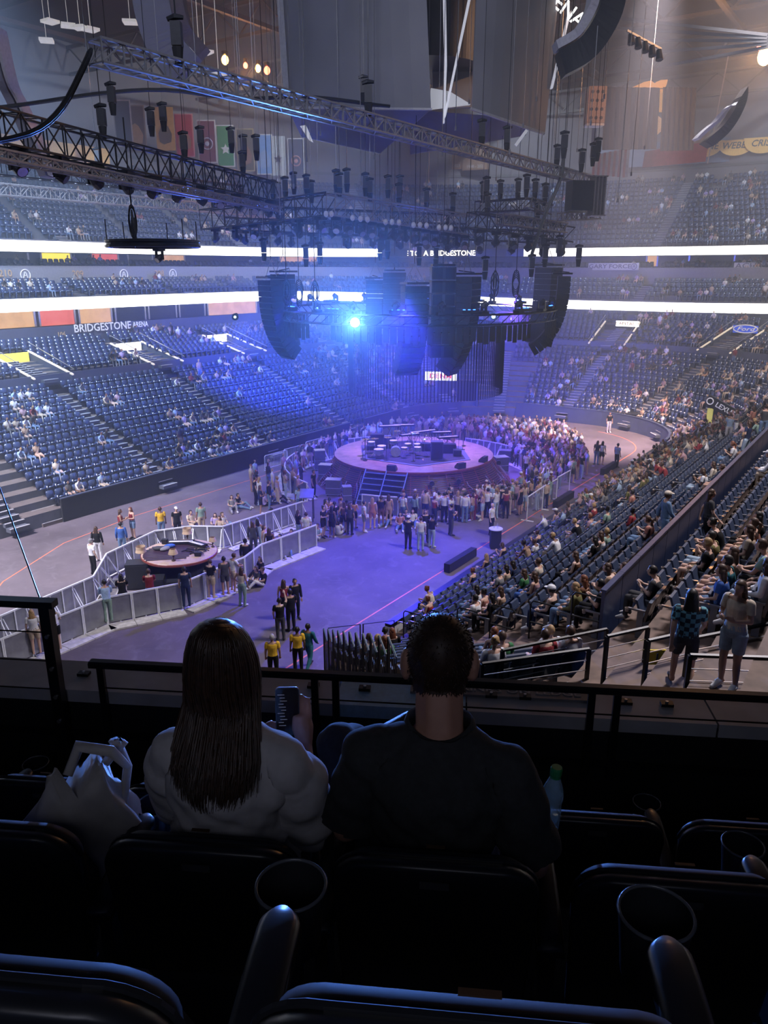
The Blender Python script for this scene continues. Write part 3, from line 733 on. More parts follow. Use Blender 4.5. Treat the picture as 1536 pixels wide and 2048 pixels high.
def get_part(pose, female, what):
    f = get_fig(pose, female)
    if what in f['parts']: return f['parts'][what]
    r, t = f['reg'], f['t']
    torso = (r == 'top') | (r == 'hip')
    if what == 'tee': me = part_mesh(f, ((r == 'trap') & (t > .15)) | ((r == 'top') & (t < .93)) | ((r == 'hip') & (t > .15)) | ((r == 'arm') & (t < .62)), .018, 'shirt', m_cloth)
    elif what == 'sleeves': me = part_mesh(f, ((r == 'trap') & (t > .1)) | ((r == 'top') & (t < .95)) | ((r == 'hip') & (t > .1)) | (r == 'arm') | ((r == 'fore') & (t < .9)), .02, 'jacket', m_cloth)
    elif what == 'tank': me = part_mesh(f, ((r == 'trap') & (t > .3) & (t < .75)) | ((r == 'top') & (t < .82)) | ((r == 'hip') & (t > .5)), .014, 'top', m_cloth)
    elif what == 'trousers': me = part_mesh(f, ((r == 'hip') & (t < .75)) | (r == 'thigh') | (r == 'shin') , .014, 'trousers', m_cloth)
    elif what == 'shorts': me = part_mesh(f, ((r == 'hip') & (t < .75)) | ((r == 'thigh') & (t < .72)), .018, 'shorts', m_cloth)
    elif what in ('shoeL', 'shoeR'): me = part_mesh(f, (r == 'foot') & (f['V'][:, 0]*(1 if what == 'shoeR' else -1) > 0), .008, 'shoe', m_shoe)
    elif what == 'cap':
        hd, fc, sx = f['j']['hea'], f['fc'], f['sx']; mb = MB()
        mb.rings([[hd + Vector((0, 0, z)) + sx*r_*math.cos(2*PI*k/12) + fc*(r_*1.2*math.sin(2*PI*k/12)-.008) for k in range(12)] for z, r_ in ((.045, .092), (.08, .088), (.115, .065), (.135, .02))])
        mb.plate([hd+sx*-.06+fc*.08+Vector((0,0,.055)), hd+sx*.06+fc*.08+Vector((0,0,.055)), hd+sx*.04+fc*.17+Vector((0,0,.04)), hd-sx*.04+fc*.17+Vector((0,0,.04))], (0, 0, .01))
        me = bpy.data.meshes.new('cap'); me.from_pydata(mb.v, [], mb.f); me.materials.append(m_cloth); me.update()
    else: me = hair_mesh(f, what)
    f['parts'][what] = me; return me
COL = {'white': (.70,.70,.72), 'black': (.012,.012,.014), 'dark grey': (.06,.06,.065), 'grey': (.22,.22,.23), 'cream': (.62,.54,.44), 'tan': (.42,.28,.19), 'red': (.28,.04,.05), 'maroon': (.17,.02,.03), 'pink': (.45,.28,.32), 'coral': (.42,.18,.14), 'navy': (.02,.03,.08), 'light blue': (.33,.45,.62), 'blue': (.05,.12,.38), 'denim': (.14,.22,.36), 'pale denim': (.33,.42,.52), 'olive': (.16,.15,.06), 'green': (.05,.18,.07), 'sage': (.25,.36,.30), 'yellow': (.75,.45,.04), 'teal': (.03,.14,.17), 'lilac': (.42,.33,.6), 'brown': (.15,.07,.04), 'beige': (.48,.38,.28), 'turquoise': (.12,.32,.36), 'khaki': (.33,.26,.16)}
HAIR = {'dark': (.012,.009,.008), 'brown': (.06,.03,.018), 'fair': (.35,.22,.10), 'auburn': (.16,.05,.02), 'grey': (.35,.34,.33), 'pinkish red': (.5,.03,.09), 'bald': (.5,.32,.24)}
SKIN = [(.55,.34,.25), (.62,.42,.33), (.42,.24,.16), (.20,.11,.07), (.58,.37,.28)]
USED = set()
def short(l):
    for a, b in (('standing person,', 'fan,'), ('sitting person,', 'fan,'), ('seated person,', 'fan,'), ('person ', ''), (' long sleeves', ' top'), ('a printed shirt back and ', ''), (' on the open floor', ' on the floor')):
        if len(l.split()) > 16: l = l.replace(a, b)
    return l if len(l.split()) <= 16 else ' '.join(l.split()[:16])
def person(pose, x, y, z, rz, top='white', topk='tee', bot='denim', botk='trousers', hair='dark', hairk='short', shoes='white', skin=0, cap=None, label=None, group=None, scale=1.0, female=None):
    fem = (hairk in ('long', 'bun', 'pony')) if female is None else female
    f = get_fig(pose, fem)
    o = bpy.data.objects.new('person', f['me']); C.objects.link(o); o.location = (x, y, z); o.rotation_euler = (0, 0, rz); o.scale = (scale,)*3
    o.color = (*SKIN[skin], 1)
    for what, c in ((topk, COL[top]), (botk, COL[bot]), ('shoeL', COL[shoes]), ('shoeR', COL[shoes]), (hairk, HAIR[hair])) + ((('cap', COL[cap]),) if cap else ()):
        if not what or (what == hairk and hair == 'bald'): continue
        me = get_part(pose, fem, what); p = bpy.data.objects.new(me.name.split('.')[0], me); C.objects.link(p); p.parent = o; p.color = (*c, 1)
    tag(o, short(label), 'person', group); USED.add(label); return o
def auto_person(pose, x, y, z, rz, where, group, r=rnd, tops=None, **k):
    verb = 'seated' if pose.startswith('sit') else 'sitting' if pose == 'floor' else 'standing'
    for _ in range(60):
        hairk = r.choice(['short', 'long', 'long', 'pony', 'bun', 'short'])
        a = dict(top=r.choice(tops or ['white','white','black','black','grey','cream','tan','pink','light blue','lilac','red','navy','olive','beige','coral','sage']), topk=r.choice(['tee','tee','tank','sleeves']) if hairk != 'short' else r.choice(['tee','tee','sleeves']),
            bot=r.choice(['denim','pale denim','black','beige','navy']), botk=r.choice(['trousers','shorts']), hair=r.choice(['dark','brown','brown','fair','auburn']), hairk=hairk, shoes=r.choice(['white','black','brown']), skin=r.choice([0,0,1,4,2,3]))
        a.update(k)
        if r.random() < .12 and 'cap' not in k: a['cap'] = r.choice(['white', 'black', 'cream'])
        hw = ('%s %s hair' % (a['hairk'] if a['hairk'] in ('short', 'long') else 'tied', a['hair']))
        lab = '%s %s, %s %s, %s %s, %s, %s' % (verb, 'person', a['top'], {'tee':'shirt','tank':'tank top','sleeves':'long sleeves'}[a['topk']], a['bot'], a['botk'], ('%s cap' % a['cap']) if a.get('cap') else hw, where)
        if lab not in USED: break
    return person(pose, x, y, z, rz, label=lab, group=group, scale=r.uniform(.93, 1.04), **a)
# --- spectators in the near seats -------------------------------------------------
taken = []
def seat_at(u, v):
    """nearest near seat whose occupant's head shows at the measured point"""
    best = None
    for d, su, sv, x, y, z, rz, bn, ri, si in NSPOTS:
        q = inview(x, y, z+1.15)
        if not q: continue
        e = (q[0]-u)**2+(q[1]-v)**2
        if (best is None or e < best[0]) and all((x-a)**2+(y-b)**2 > .2 for a, b in taken): best = (e, x, y, z, rz, bn, ri)
    taken.append(best[1:3]); return best[1:]
SEATED = [  # head u, v, pose, top, kind, bottom, kind, hair, hair kind, cap, words
 (1226,1127,'sitlean','tan','sleeves','pale denim','trousers','brown','long',None,'in a tan jumper leaning over a child, mid rows of the right block'),
 (1238,1146,'sit','white','tee','pale denim','trousers','brown','pony',None,'small, in a white shirt beside the tan jumper'),
 (1088,1171,'sit','black','tank','navy','trousers','dark','short','white','in a black vest and backwards white cap, lower right block'),
 (1101,1226,'sit','white','tee','beige','shorts','fair','short',None,'fair-haired in white shirt and beige shorts at a row end'),
 (1113,1219,'sit','white','tee','denim','trousers','brown','short',None,'brown-haired in a white shirt just behind the fair-haired one'),
 (1094,1238,'sit','red','tee','beige','shorts','brown','short',None,'in a red shirt at the row end beside the white shirt'),
 (1145,1190,'sit','olive','sleeves','denim','trousers','fair','long',None,'with long light brown hair and an olive top'),
 (1155,1183,'sit','brown','tee','denim','trousers','auburn','long',None,'with auburn hair in a brown top next to the olive top'),
 (1223,1193,'sitphone','black','tee','black','trousers','dark','short',None,'dark-haired all in black with arms forward, below the aisle wall'),
 (1282,1127,'sitphone','dark grey','tee','dark grey','trousers','dark','short',None,'in dark grey with knees up against the row in front'),
 (950,1180,'sit','white','tee','denim','trousers','dark','long',None,'long dark hair, white top, just right of the seated man'),
 (958,1213,'sit','white','tee','denim','trousers','dark','short',None,'short dark hair, white shirt, at the row end above the seated man'),
 (971,1217,'sit','black','tee','black','trousers','dark','long',None,'long dark hair, black top, next to the white shirt at the row end'),
 (974,1193,'sit','coral','tank','denim','shorts','dark','bun',None,'in a coral vest with dark tied hair, low right rows'),
 (988,1197,'sit','tan','tank','denim','shorts','brown','long',None,'in a tan vest with long brown hair, low right rows'),
 (1040,1153,'sit','green','tee','denim','trousers','brown','long',None,'in a dark green shirt with curly brown hair holding a cup'),
 (1060,1143,'sit','pink','tank','blue','trousers','brown','long',None,'in a pink top beside the green shirt'),
 (1067,1133,'sit','cream','tee','black','trousers','brown','short',None,'in a cream shirt two along from the green shirt'),
 (990,1148,'sit','grey','tee','denim','trousers','dark','short',None,'grey shirt, third row of the right block'),
 (1000,1138,'sit','beige','tank','black','shorts','dark','long',None,'beige vest with dark hair, third row of the right block'),
 (982,1266,'sit','coral','tank','denim','trousers','auburn','long',None,'with long auburn hair and a coral top, in the near corner block'),
 (1001,1264,'sit','green','tee','denim','trousers','brown','short',None,'in a green shirt with brown hair, in the near corner block'),
 (748,1303,'sitlook','light blue','tee','denim','trousers','fair','short',None,'fair-haired in a pale blue shirt in the near corner block'),
 (730,1315,'sit','tan','tee','denim','trousers','brown','short',None,'brown-haired by the corner fence behind the pickets'),
 (757,1330,'sit','green','tee','black','trousers','auburn','long',None,'with auburn hair and green top by the corner fence'),
 (764,1254,'sit','black','tee','black','trousers','dark','short',None,'in black in the front corner row'),
 (786,1258,'sit','black','tee','denim','trousers','auburn','long',None,'with curly ginger hair in the front corner row'),
 (1005,1328,'sitlook','white','tee','denim','trousers','fair','bun',None,'white top with flowers in fair hair, right of the seated man'),
 (1424,1103,'sit','black','tee','khaki','shorts','fair','short',None,'short-haired in a black shirt and shorts above the aisle wall'),
 (1441,1098,'sit','tan','tank','denim','shorts','brown','long',None,'long-haired in a tan top next to the black shirt'),
 (1426,1072,'sitphone','olive','tee','pale denim','trousers','dark','short',None,'in an olive shirt and pale jeans above the aisle wall'),
 (1433,1053,'sitlean','black','tee','black','shorts','dark','bun',None,'in black with one arm stretched over the aisle wall'),
 (1475,1046,'sit','beige','tee','khaki','shorts','brown','long',None,'in a beige shirt above the aisle wall'),
 (1484,1056,'sit','coral','tank','khaki','shorts','brown','pony',None,'in a coral vest above the aisle wall'),
 (1490,1030,'sit','black','tee','black','trousers','dark','long',None,'with long dark hair and black shirt turned to the side, far right'),
 (1499,1108,'sitlook','white','sleeves','pale denim','trousers','brown','long',None,'in a loose white blouse with brown hair, far right'),
 (1512,1087,'sitlean','sage','tee','black','trousers','brown','short',None,'leaning forward in a pale patterned shirt, far right'),
 (1521,1066,'sit','black','tee','black','trousers','dark','short',None,'in black at the right edge above the aisle wall'),
 (1442,1245,'sit','blue','tee','denim','shorts','brown','long',None,'in a blue shirt and shorts behind the standing woman'),
 (1470,1235,'sit','teal','tee','denim','shorts','dark','short',None,'in a teal shirt beside the standing woman'),
 (1494,1222,'sitlook','black','tee','black','trousers','brown','pony',None,'in a black shirt with tied hair, gesturing, right edge'),
 (1140,1108,'sit','brown','tank','black','trousers','brown','long',None,'brown top, dark trousers, mid right block'),
 (1180,1075,'sit','black','tee','denim','trousers','dark','long',None,'black shirt, jeans, mid right block'),
 (1190,1072,'sit','white','tank','denim','trousers','brown','long',None,'white vest next to the black shirt, mid right block'),
]
for u, v, pose, top, tk, bot, bk, ha, hk, cap, words in SEATED:
    x, y, z, rz, bn, ri = seat_at(u, v)
    person(pose, x, y, z, rz, top, tk, bot, bk, ha, hk, 'white', rnd.choice([0, 1, 4]), cap, 'seated person ' + words, 'spectators in the near seats', .9 if 'small' in words else 1.0)
k = 0
for d, su, sv, x, y, z, rz, bn, ri, si in NSPOTS:
    if sv > 1290 or k > 95: continue
    dens = .02 + .17*max(0, min(1, (d-22)/18))*(1.3 if ri < 6 else .2)
    if bn[0] == 'a': dens = .05 if d > 22 else .0
    if rnd.random() < dens*1.25 and all((x-a)**2+(y-b)**2 > .2 for a, b in taken):
        taken.append((x, y)); k += 1
        auto_person(rnd.choice(['sit', 'sit', 'sitphone', 'sitlean', 'sitlook']), x, y, z, rz, ('%s right-block row' % nth(ri)) if bn[0] != 'a' else '%s row above aisle wall' % nth(ri), 'spectators in the near seats')
FARNEAR = [q for q in NSPOTS if q[0] > 34]
# standing figures among the near seats
def stand_px(u, v, d_, pose, face, **k):
    p = ond(u, v, d_); return person(pose, p.x, p.y, p.z, face, **k)
def on_near(u, v):   # foot point on the near tier slope
    r = ray(u, v); s = .56; t = (.9 - s*XR - CAMZ)/(r.z - s*r.x); return Vector((0, 0, CAMZ)) + r*t
def near_z(x):
    D = x-XR; q = [z for d_, z in NL+NU if d_ <= D]; return q[-1] if q else 0
def near_person(u, v, pose, face, **k):
    p = on_near(u, v); return person(pose, p.x, p.y, near_z(p.x), face, **k)
pw_ = near_person(1368,1318,'walk', R(20), top='turquoise', topk='tee', bot='dark grey', botk='shorts', hair='dark', hairk='long', shoes='black', female=False, label='person with long dark hair walking down the aisle in a turquoise check shirt', group='people on their feet in the right block')
m_plaid = mat('plaid_cloth', (.12, .32, .36), rough=.85)
_nt = m_plaid.node_tree; _b = _nt.nodes['Principled BSDF']; _ck = _nt.nodes.new('ShaderNodeTexChecker'); _ck.inputs['Scale'].default_value = 14
_ck.inputs['Color1'].default_value = (.16, .42, .48, 1); _ck.inputs['Color2'].default_value = (.02, .04, .06, 1); _nt.links.new(_nt.nodes['Texture Coordinate'].outputs['Object'], _ck.inputs['Vector']); _nt.links.new(_ck.outputs['Color'], _b.inputs['Base Color'])
for q_ in pw_.children:
    if q_.name.startswith('shirt'): q_.data = q_.data.copy(); q_.data.materials.clear(); q_.data.materials.append(m_plaid)
near_person(1462,1312,'phone', R(160), top='cream', topk='tee', bot='pale denim', botk='shorts', hair='brown', hairk='long', shoes='white', label='woman standing in a beige crop top and pale denim shorts, hands at her face', group='people on their feet in the right block')
near_person(1326,1072,'walk', R(-60), top='denim', topk='sleeves', bot='denim', botk='trousers', hair='brown', hairk='short', cap='cream', shoes='brown', label='man in a denim jacket, jeans and cream hat stepping along a row', group='people on their feet in the right block')
near_person(1412,1065,'walk', R(-70), top='dark grey', topk='tee', bot='black', botk='shorts', hair='brown', hairk='long', shoes='white', label='woman in dark grey top and black shorts climbing over the aisle wall', group='people on their feet in the right block')
for i, (u, v, top, bot) in enumerate([(1457,868,'light blue','white'), (1470,866,'grey','white'), (1502,858,'coral','black'), (1525,868,'dark grey','denim'), (1490,905,'navy','pale denim'), (1408,858,'black','black'), (1355,880,'pink','cream'), (1368,872,'cream','cream')]):
    near_person(u, v, rnd.choice(['stand', 'hip', 'phone']), R(rnd.uniform(-40, 120)), top=top, bot=bot, botk='trousers', hair='brown', hairk='long' if i % 3 else 'short', label='person standing by the far right tunnel in a %s top and %s trousers' % (top, bot), group='people by the far right tunnel')
# --- people on the floor, measured by their feet ---------------------------------
TOCAM = lambda p: math.atan2(-p.y, -p.x)-PI/2
def floor_person(u, v, pose, face, **k):
    p = onz(u, v, k.pop('z', 0)); return person(pose, p.x, p.y, p.z, TOCAM(p)+R(face), **k)
FL = [ # feet u, v, pose, turn from facing the camera, top, kind, bottom, kind, hair, hairkind, shoes, cap, words
 (816,1098,'crossed',160,'black','tee','black','trousers','dark','short','black','white','in black with a printed shirt back and white cap, left of the trio on the open floor'),
 (841,1100,'stand',180,'white','tee','pale denim','trousers','brown','short','white',None,'in a white shirt and pale jeans, middle of the trio on the open floor'),
 (863,1095,'phone',150,'black','tee','pale denim','trousers','dark','short','white','black','in a black patterned shirt and pale jeans, right of the trio on the open floor'),
 (850,1084,'stand',10,'black','tee','black','trousers','brown','long','black',None,'in black facing the trio on the open floor'),
 (901,1071,'phone',120,'dark grey','tee','dark grey','trousers','dark','short','black',None,'in dark grey between the trio and the barricade'),
 (562,1281,'raised',190,'black','tee','dark grey','trousers','dark','short','black',None,'in black with one arm raised, nearest of the four on the open floor'),
 (583,1262,'crossed',200,'black','tee','black','trousers','dark','short','black',None,'in a black polo shirt next to the raised arm on the open floor'),
 (570,1240,'stand',170,'red','tank','black','trousers','brown','long','black',None,'in a red top with long dark hair, in the group of four'),
 (592,1238,'stand',20,'black','sleeves','black','trousers','dark','short','black',None,'in a black hoodie at the back of the group of four'),
 (548,1362,'stand',180,'yellow','tee','black','trousers','grey','short','black',None,'grey-haired guard in a yellow vest at the floor corner'),
 (597,1345,'stand',185,'yellow','tee','black','trousers','dark','short','black',None,'dark-haired guard in a yellow vest at the floor corner'),
 (618,1338,'walk',150,'teal','sleeves','teal','trousers','dark','short','black',None,'in dark teal walking past the guards'),
 (486,1212,'hip',150,'cream','tank','sage','trousers','brown','long','white',None,'in a cream top and wide sage trousers at the barricade'),
 (218,1243,'lean',185,'light blue','sleeves','sage','trousers','dark','short','black',None,'in a pale blue shirt and sage trousers leaning on the barricade'),
 (250,1230,'lean',180,'black','tee','black','shorts','dark','long','white',None,'in black crop top and shorts leaning on the barricade'),
 (304,1219,'lean',180,'maroon','tee','denim','trousers','brown','short','black',None,'in a maroon and white sports jersey leaning on the barricade'),
 (374,1213,'stand',180,'navy','tee','navy','trousers','dark','short','white',None,'all in navy watching the small round stage'),
 (424,1196,'phone',150,'black','tee','beige','shorts','brown','short','white',None,'in a black shirt and beige shorts holding a phone by the barricade'),
 (452,1190,'stand',200,'dark grey','tee','dark grey','shorts','dark','short','white',None,'in dark grey shirt and shorts by the barricade'),
 (468,1183,'lean',120,'white','tee','beige','shorts','brown','short','white',None,'in a white shirt and beige shorts resting an arm on the barricade'),
 (75,1308,'stand',180,'white','tee','beige','shorts','fair','long','black',None,'in a long white shirt and black boots by the near barricade'),
 (115,1300,'crossed',190,'white','tee','black','shorts','dark','long','white',None,'in a white top and black shorts by the near barricade'),
 (189,1150,'stand',120,'white','tee','black','trousers','grey','short','black','grey','steward in a white shirt and black trousers behind the barricade'),
 (199,1122,'stand',160,'black','sleeves','white','trousers','brown','long','white',None,'in a black jacket over a long white dress behind the barricade'),
 (245,1083,'phone',90,'red','tank','pale denim','trousers','brown','long','white',None,'in a red top and pale jeans on the open left floor'),
 (268,1078,'phone',-60,'maroon','tank','denim','shorts','auburn','long','black',None,'in a maroon top, denim skirt and black boots on the open left floor'),
 (247,1112,'stand',170,'blue','sleeves','denim','trousers','dark','short','black',None,'in a blue jacket beyond the white barricade'),
 (325,1078,'stand',180,'yellow','tee','denim','trousers','brown','short','black',None,'in a yellow shirt behind the small stage'),
 (357,1078,'stand',10,'black','tee','black','trousers','dark','short','black','white','in black behind the small stage'),
 (405,1068,'stand',190,'sage','tee','beige','trousers','brown','short','white',None,'in a pale green shirt behind the small stage'),
 (728,1064,'hip',100,'white','tee','grey','shorts','dark','short','white',None,'in a white top and grey shorts before the main stage'),
 (745,1057,'stand',170,'coral','tank','coral','shorts','fair','long','white',None,'all in coral before the main stage'),
 (762,1053,'stand',180,'black','tee','brown','shorts','brown','short','black',None,'in black shirt and brown shorts before the main stage'),
 (777,1050,'stand',185,'tan','tank','tan','shorts','brown','long','white',None,'with long brown hair and tan outfit before the main stage'),
 (700,1070,'stand',160,'dark grey','tee','black','trousers','brown','long','black',None,'in dark grey and black before the main stage steps'),
 (688,1066,'hip',200,'brown','tank','black','shorts','brown','long','black',None,'in a brown top before the main stage steps'),
 (664,1076,'hip',150,'black','tank','black','shorts','dark','long','white',None,'in a black top and black shorts, right of the pair by the barricade'),
 (647,1075,'phone',60,'black','tee','black','shorts','dark','bun','black',None,'in black with tied hair, left of the pair by the barricade'),
 (614,1090,'stand',180,'white','tee','beige','shorts','brown','short','black',None,'in a white shirt and beige shorts by the barricade'),
 (598,1084,'stand',120,'black','tee','pale denim','trousers','brown','long','black',None,'in a black shirt and pale jeans by the barricade'),
 (541,1125,'stand',170,'black','tank','black','shorts','brown','long','white',None,'in a black vest, black shorts and chunky white shoes'),
 (531,1118,'stand',60,'white','tank','white','shorts','brown','long','black',None,'in a short white outfit by the barricade'),
 (494,1150,'stand',170,'black','sleeves','khaki','trousers','dark','short','black','black','in a black hoodie and khaki trousers leaning at the barricade corner'),
 (508,1110,'stand',180,'dark grey','sleeves','dark grey','trousers','brown','long','black',None,'in a long dark coat by the barricade'),
 (518,1105,'stand',180,'light blue','tank','pale denim','trousers','dark','long','white',None,'in a pale blue outfit next to the dark coat'),
 (888,1045,'stand',170,'white','tee','black','trousers','dark','short','black',None,'in a white shirt and black trousers in front of the main stage'),
 (929,1045,'stand',180,'white','sleeves','denim','trousers','dark','short','black',None,'in a black and white shirt and jeans in front of the main stage'),
 (945,1040,'stand',185,'maroon','tee','maroon','trousers','dark','short','black',None,'all in maroon in front of the main stage'),
 (958,1028,'stand',180,'white','tee','black','shorts','brown','short','white',None,'in a white vest and black shorts in front of the main stage'),
 (973,1036,'hip',170,'white','tee','black','trousers','dark','short','white',None,'in a loose white shirt and black trousers right of the main stage'),
 (1002,1030,'stand',170,'black','tee','black','shorts','dark','short','white',None,'in a black shirt and long black shorts right of the main stage'),
 (1016,1024,'stand',180,'light blue','tee','sage','shorts','brown','short','white',None,'in a pale blue shirt and green shorts right of the main stage'),
 (1031,1020,'stand',170,'pink','tee','dark grey','shorts','fair','short','white',None,'in a pink shirt and grey shorts right of the main stage'),
 (982,1070,'stand',60,'white','tee','black','trousers','bald','short','black',None,'guard in a white shirt beside the drinks table'),
 (1143,966,'stand',150,'sage','tee','dark grey','shorts','brown','short','white',None,'in a sage shirt and grey shorts at the crowd edge'),
 (1162,957,'stand',120,'black','tee','pale denim','trousers','brown','short','black',None,'in a black top and pale jeans at the crowd edge'),
 (1192,929,'stand',160,'dark grey','tee','denim','trousers','brown','long','black',None,'left of the pair alone on the far floor'),
 (1202,930,'stand',165,'white','tee','black','shorts','dark','long','white',None,'right of the pair alone on the far floor'),
 (1232,935,'stand',140,'light blue','tee','black','trousers','dark','short','black',None,'guard in a pale shirt at the far right boards'),
 (1217,865,'stand',20,'black','tee','white','trousers','brown','short','white',None,'in a dark shirt and white trousers at the far boards'),
 (600,1030,'stand',190,'light blue','tee','denim','trousers','brown','short','white',None,'in a pale blue shirt behind the white barricade'),
 (512,1010,'stand',100,'black','tee','black','trousers','dark','short','black',None,'in black standing over the seated groups on the left floor'),
 (628,995,'stand',60,'black','tee','black','trousers','dark','short','black',None,'crew member in black inside the stage enclosure'),
 (1052,955,'stand',160,'cream','tee','black','trousers','fair','short','black',None,'guard in a cream top inside the right enclosure'),
 (838,978,'raised',180,'yellow','tank','black','trousers','brown','short','black',None,'in a yellow top reaching up at the stage skirt'),
]
for u, v, pose, face, top, tk, bot, bk, ha, hk, sh, cap, words in FL:
    zz = .16 if (60 < u < 480 and 1170 < v < 1330 and u != 486) else 0
    floor_person(u, v, pose, face, z=zz, top=top, topk=tk, bot=bot, botk=bk, hair=ha, hairk=hk, shoes=sh, cap=cap, skin=rnd.choice([0, 1, 2, 4, 3]), label='person ' + words, group='fans on the arena floor', female=(hk != 'short'))
FS = [(478,1016,60,'black','denim'), (465,1020,10,'grey','grey'), (384,1052,30,'cream','beige'), (432,1058,0,'lilac','denim'), (447,1056,40,'white','denim'), (440,1064,-30,'beige','black'),
 (545,1100,-40,'red','denim'), (560,1102,-50,'black','pale denim'), (583,1092,-30,'tan','black'), (520,1150,-60,'black','black'), (525,1172,-70,'black','white'), (512,1170,-60,'dark grey','dark grey'),
 (776,1048,-20,'black','denim'), (800,1056,0,'coral','denim'), (812,1050,10,'dark grey','denim'), (825,1050,0,'white','denim'), (572,1108,10,'grey','denim'), (677,1070,160,'white','white'), (635,1080,-40,'light blue','white'), (540,1000,20,'blue','denim'), (553,1003,60,'white','black'), (530,1012,120,'lilac','black')]
for i, (u, v, face, top, bot) in enumerate(FS):
    p = onz(u, v)
    person('floor', p.x, p.y, 0, TOCAM(p)+R(face), top=top, bot=bot, hair=rnd.choice(['dark', 'brown']), hairk='long' if i % 2 else 'short', skin=rnd.choice([0, 1, 4]), label='person sitting on the floor in a %s top and %s trousers, %s' % (top, bot, 'on the open left floor' if u < 480 and v < 1070 or v < 1020 else 'against the barricade by the steps' if u < 680 else 'in front of the main stage'), group='fans sitting on the arena floor')
# crowd packed behind and beside the stage
STC = Vector((-25.55, 41.3, 0))
def inpoly(u, v, P_):
    c = False
    for i in range(len(P_)):
        (x1, y1), (x2, y2) = P_[i], P_[i-1]
        if (y1 > v) != (y2 > v) and u < (x2-x1)*(v-y1)/(y2-y1)+x1: c = not c
    return c
ZONES = [([(770,872),(850,868),(900,862),(1000,866),(1110,872),(1160,905),(1175,950),(1110,985),(1080,1000),(1035,1000),(1062,960),(1020,925),(985,905),(930,885),(850,880)], 'crowd right of stage', .55, 'c'),
 ([(600,935),(700,892),(760,880),(760,893),(700,905),(610,950)], 'crowd left of stage', .6, 'l'),
 ([(500,975),(600,950),(605,1000),(520,1030)], 'left of the barricade', .9, 'l'),
 ([(790,1040),(1100,1000),(1110,1012),(1000,1040),(900,1050),(800,1052)], 'front of the stage', .55, 'f'),
 ([(640,1052),(720,1052),(720,1062),(640,1066)], 'before the stage steps', .6, 'f')]
crowd = []
for poly, where, dmin, code in ZONES:
    us = [p[0] for p in poly]; vs_ = [p[1] for p in poly]; tries = 0; pts = []
    A_ = 9000
    while tries < A_:
        tries += 1; u = rnd.uniform(min(us), max(us)); v = rnd.uniform(min(vs_), max(vs_))
        if not inpoly(u, v, poly): continue
        p = onz(u, v)
        if (p-STC).length < 7.4: continue
        if all((p-q[0]).length > dmin for q in pts): pts.append((p, where, code))
    crowd += pts
npeople = sum(1 for o in C.objects if o.name.startswith('person') and not o.parent)
crowd.sort(key=lambda c: -c[0].y*0+ (c[0].length))
nd = max(0, 297-npeople)
for p, where, code in crowd[:nd]:
    rz = math.atan2(STC.y-p.y, STC.x-p.x)-PI/2 + rnd.uniform(-.9, .9)
    auto_person(rnd.choice(['stand', 'stand', 'phone', 'hip', 'crossed']), p.x, p.y, 0, rz, where, 'standing crowd round the main stage')
print('people', npeople, 'crowd', len(crowd), 'individual', nd)
# far crowd: one joined mesh per pose, colours per person and per garment
def crowd_mesh(name, pose, places, label, fem, faces=150):
    f = figure(POSES[pose], fem, .045, faces); V, Fc, reg = f['V'], f['F'], f['reg']
    rel = V - np.array(f['j']['hea']); hm = (reg == 'head') & ((rel[:, 2] > .04) | (rel @ np.array(f['fc']) < .0))
    cls = np.zeros(len(V), int)
    cls[np.isin(reg, ['top', 'arm', 'trap'])] = 1; cls[np.isin(reg, ['hip', 'thigh'])] = 2; cls[reg == 'shin'] = 2; cls[hm] = 3; cls[reg == 'foot'] = 4
    T_ = []; cols = np.zeros((len(places), len(V), 3), np.float32)
    for i, (x, y, z, rz) in enumerate(places):
        T_.append(TM(x, y, z, rz, rnd.uniform(.93, 1.05)))
        sk = rnd.choice(SKIN); hc = HAIR[rnd.choice(['dark', 'brown', 'brown', 'fair', 'auburn'])]
        tc = COL[rnd.choice(['white', 'white', 'black', 'black', 'dark grey', 'pink', 'grey', 'cream', 'tan', 'light blue', 'lilac', 'beige', 'navy', 'maroon'])]
        bc = COL[rnd.choice(['denim', 'denim', 'black', 'black', 'dark grey', 'navy', 'beige'])] if rnd.random() < .85 else sk
        cols[i] = np.array([sk, tc, bc, hc, (.4, .4, .4)])[cls]
    return tag(tiled(name, V, Fc, T_, mat('crowd_colours', None, vcol='Col', rough=.75, var=.05), cols), label, 'crowd')
stc = [(p.x, p.y, 0, math.atan2(STC.y-p.y, STC.x-p.x)-PI/2+rnd.uniform(-.8, .8)) for p, w_, c in crowd[nd:]]
crowd_mesh('standing_crowd', 'stand', stc[::2], 'dense standing crowd on the floor behind the main stage', True)
crowd_mesh('standing_crowd', 'phone', stc[1::2], 'more of the dense standing crowd on the floor beyond the main stage', False)
bowl = []; cl = 0
prob = {'low': .13, 'up': .11, 'club': .12, 'club2': .06, 'high': .10}
i = 0
while i < len(SPOTS):
    x, y, z, rz, nm, ri, s = SPOTS[i]; i += 1
    q = inview(x, y, z+.8)
    if not q: continue
    pr = prob[nm]*(1.8 if (nm == 'low' and (ri < 2)) else 1)*(2.2 if s > S2 else 1)*(1.6 if s < sy(33) and nm == 'low' else 1)
    if nm == 'low' and ri < 6 and 39.8 < y+0 < 56 and x < -36: pr *= .35
    if rnd.random() < pr*.45:
        n = rnd.choice([1, 2, 2, 3, 4])
        for k in range(n):
            if i-1+k < len(SPOTS) and abs(SPOTS[i-1+k][6]-s) < 4 and SPOTS[i-1+k][5] == ri: bowl.append(SPOTS[i-1+k][:4])
        i += n
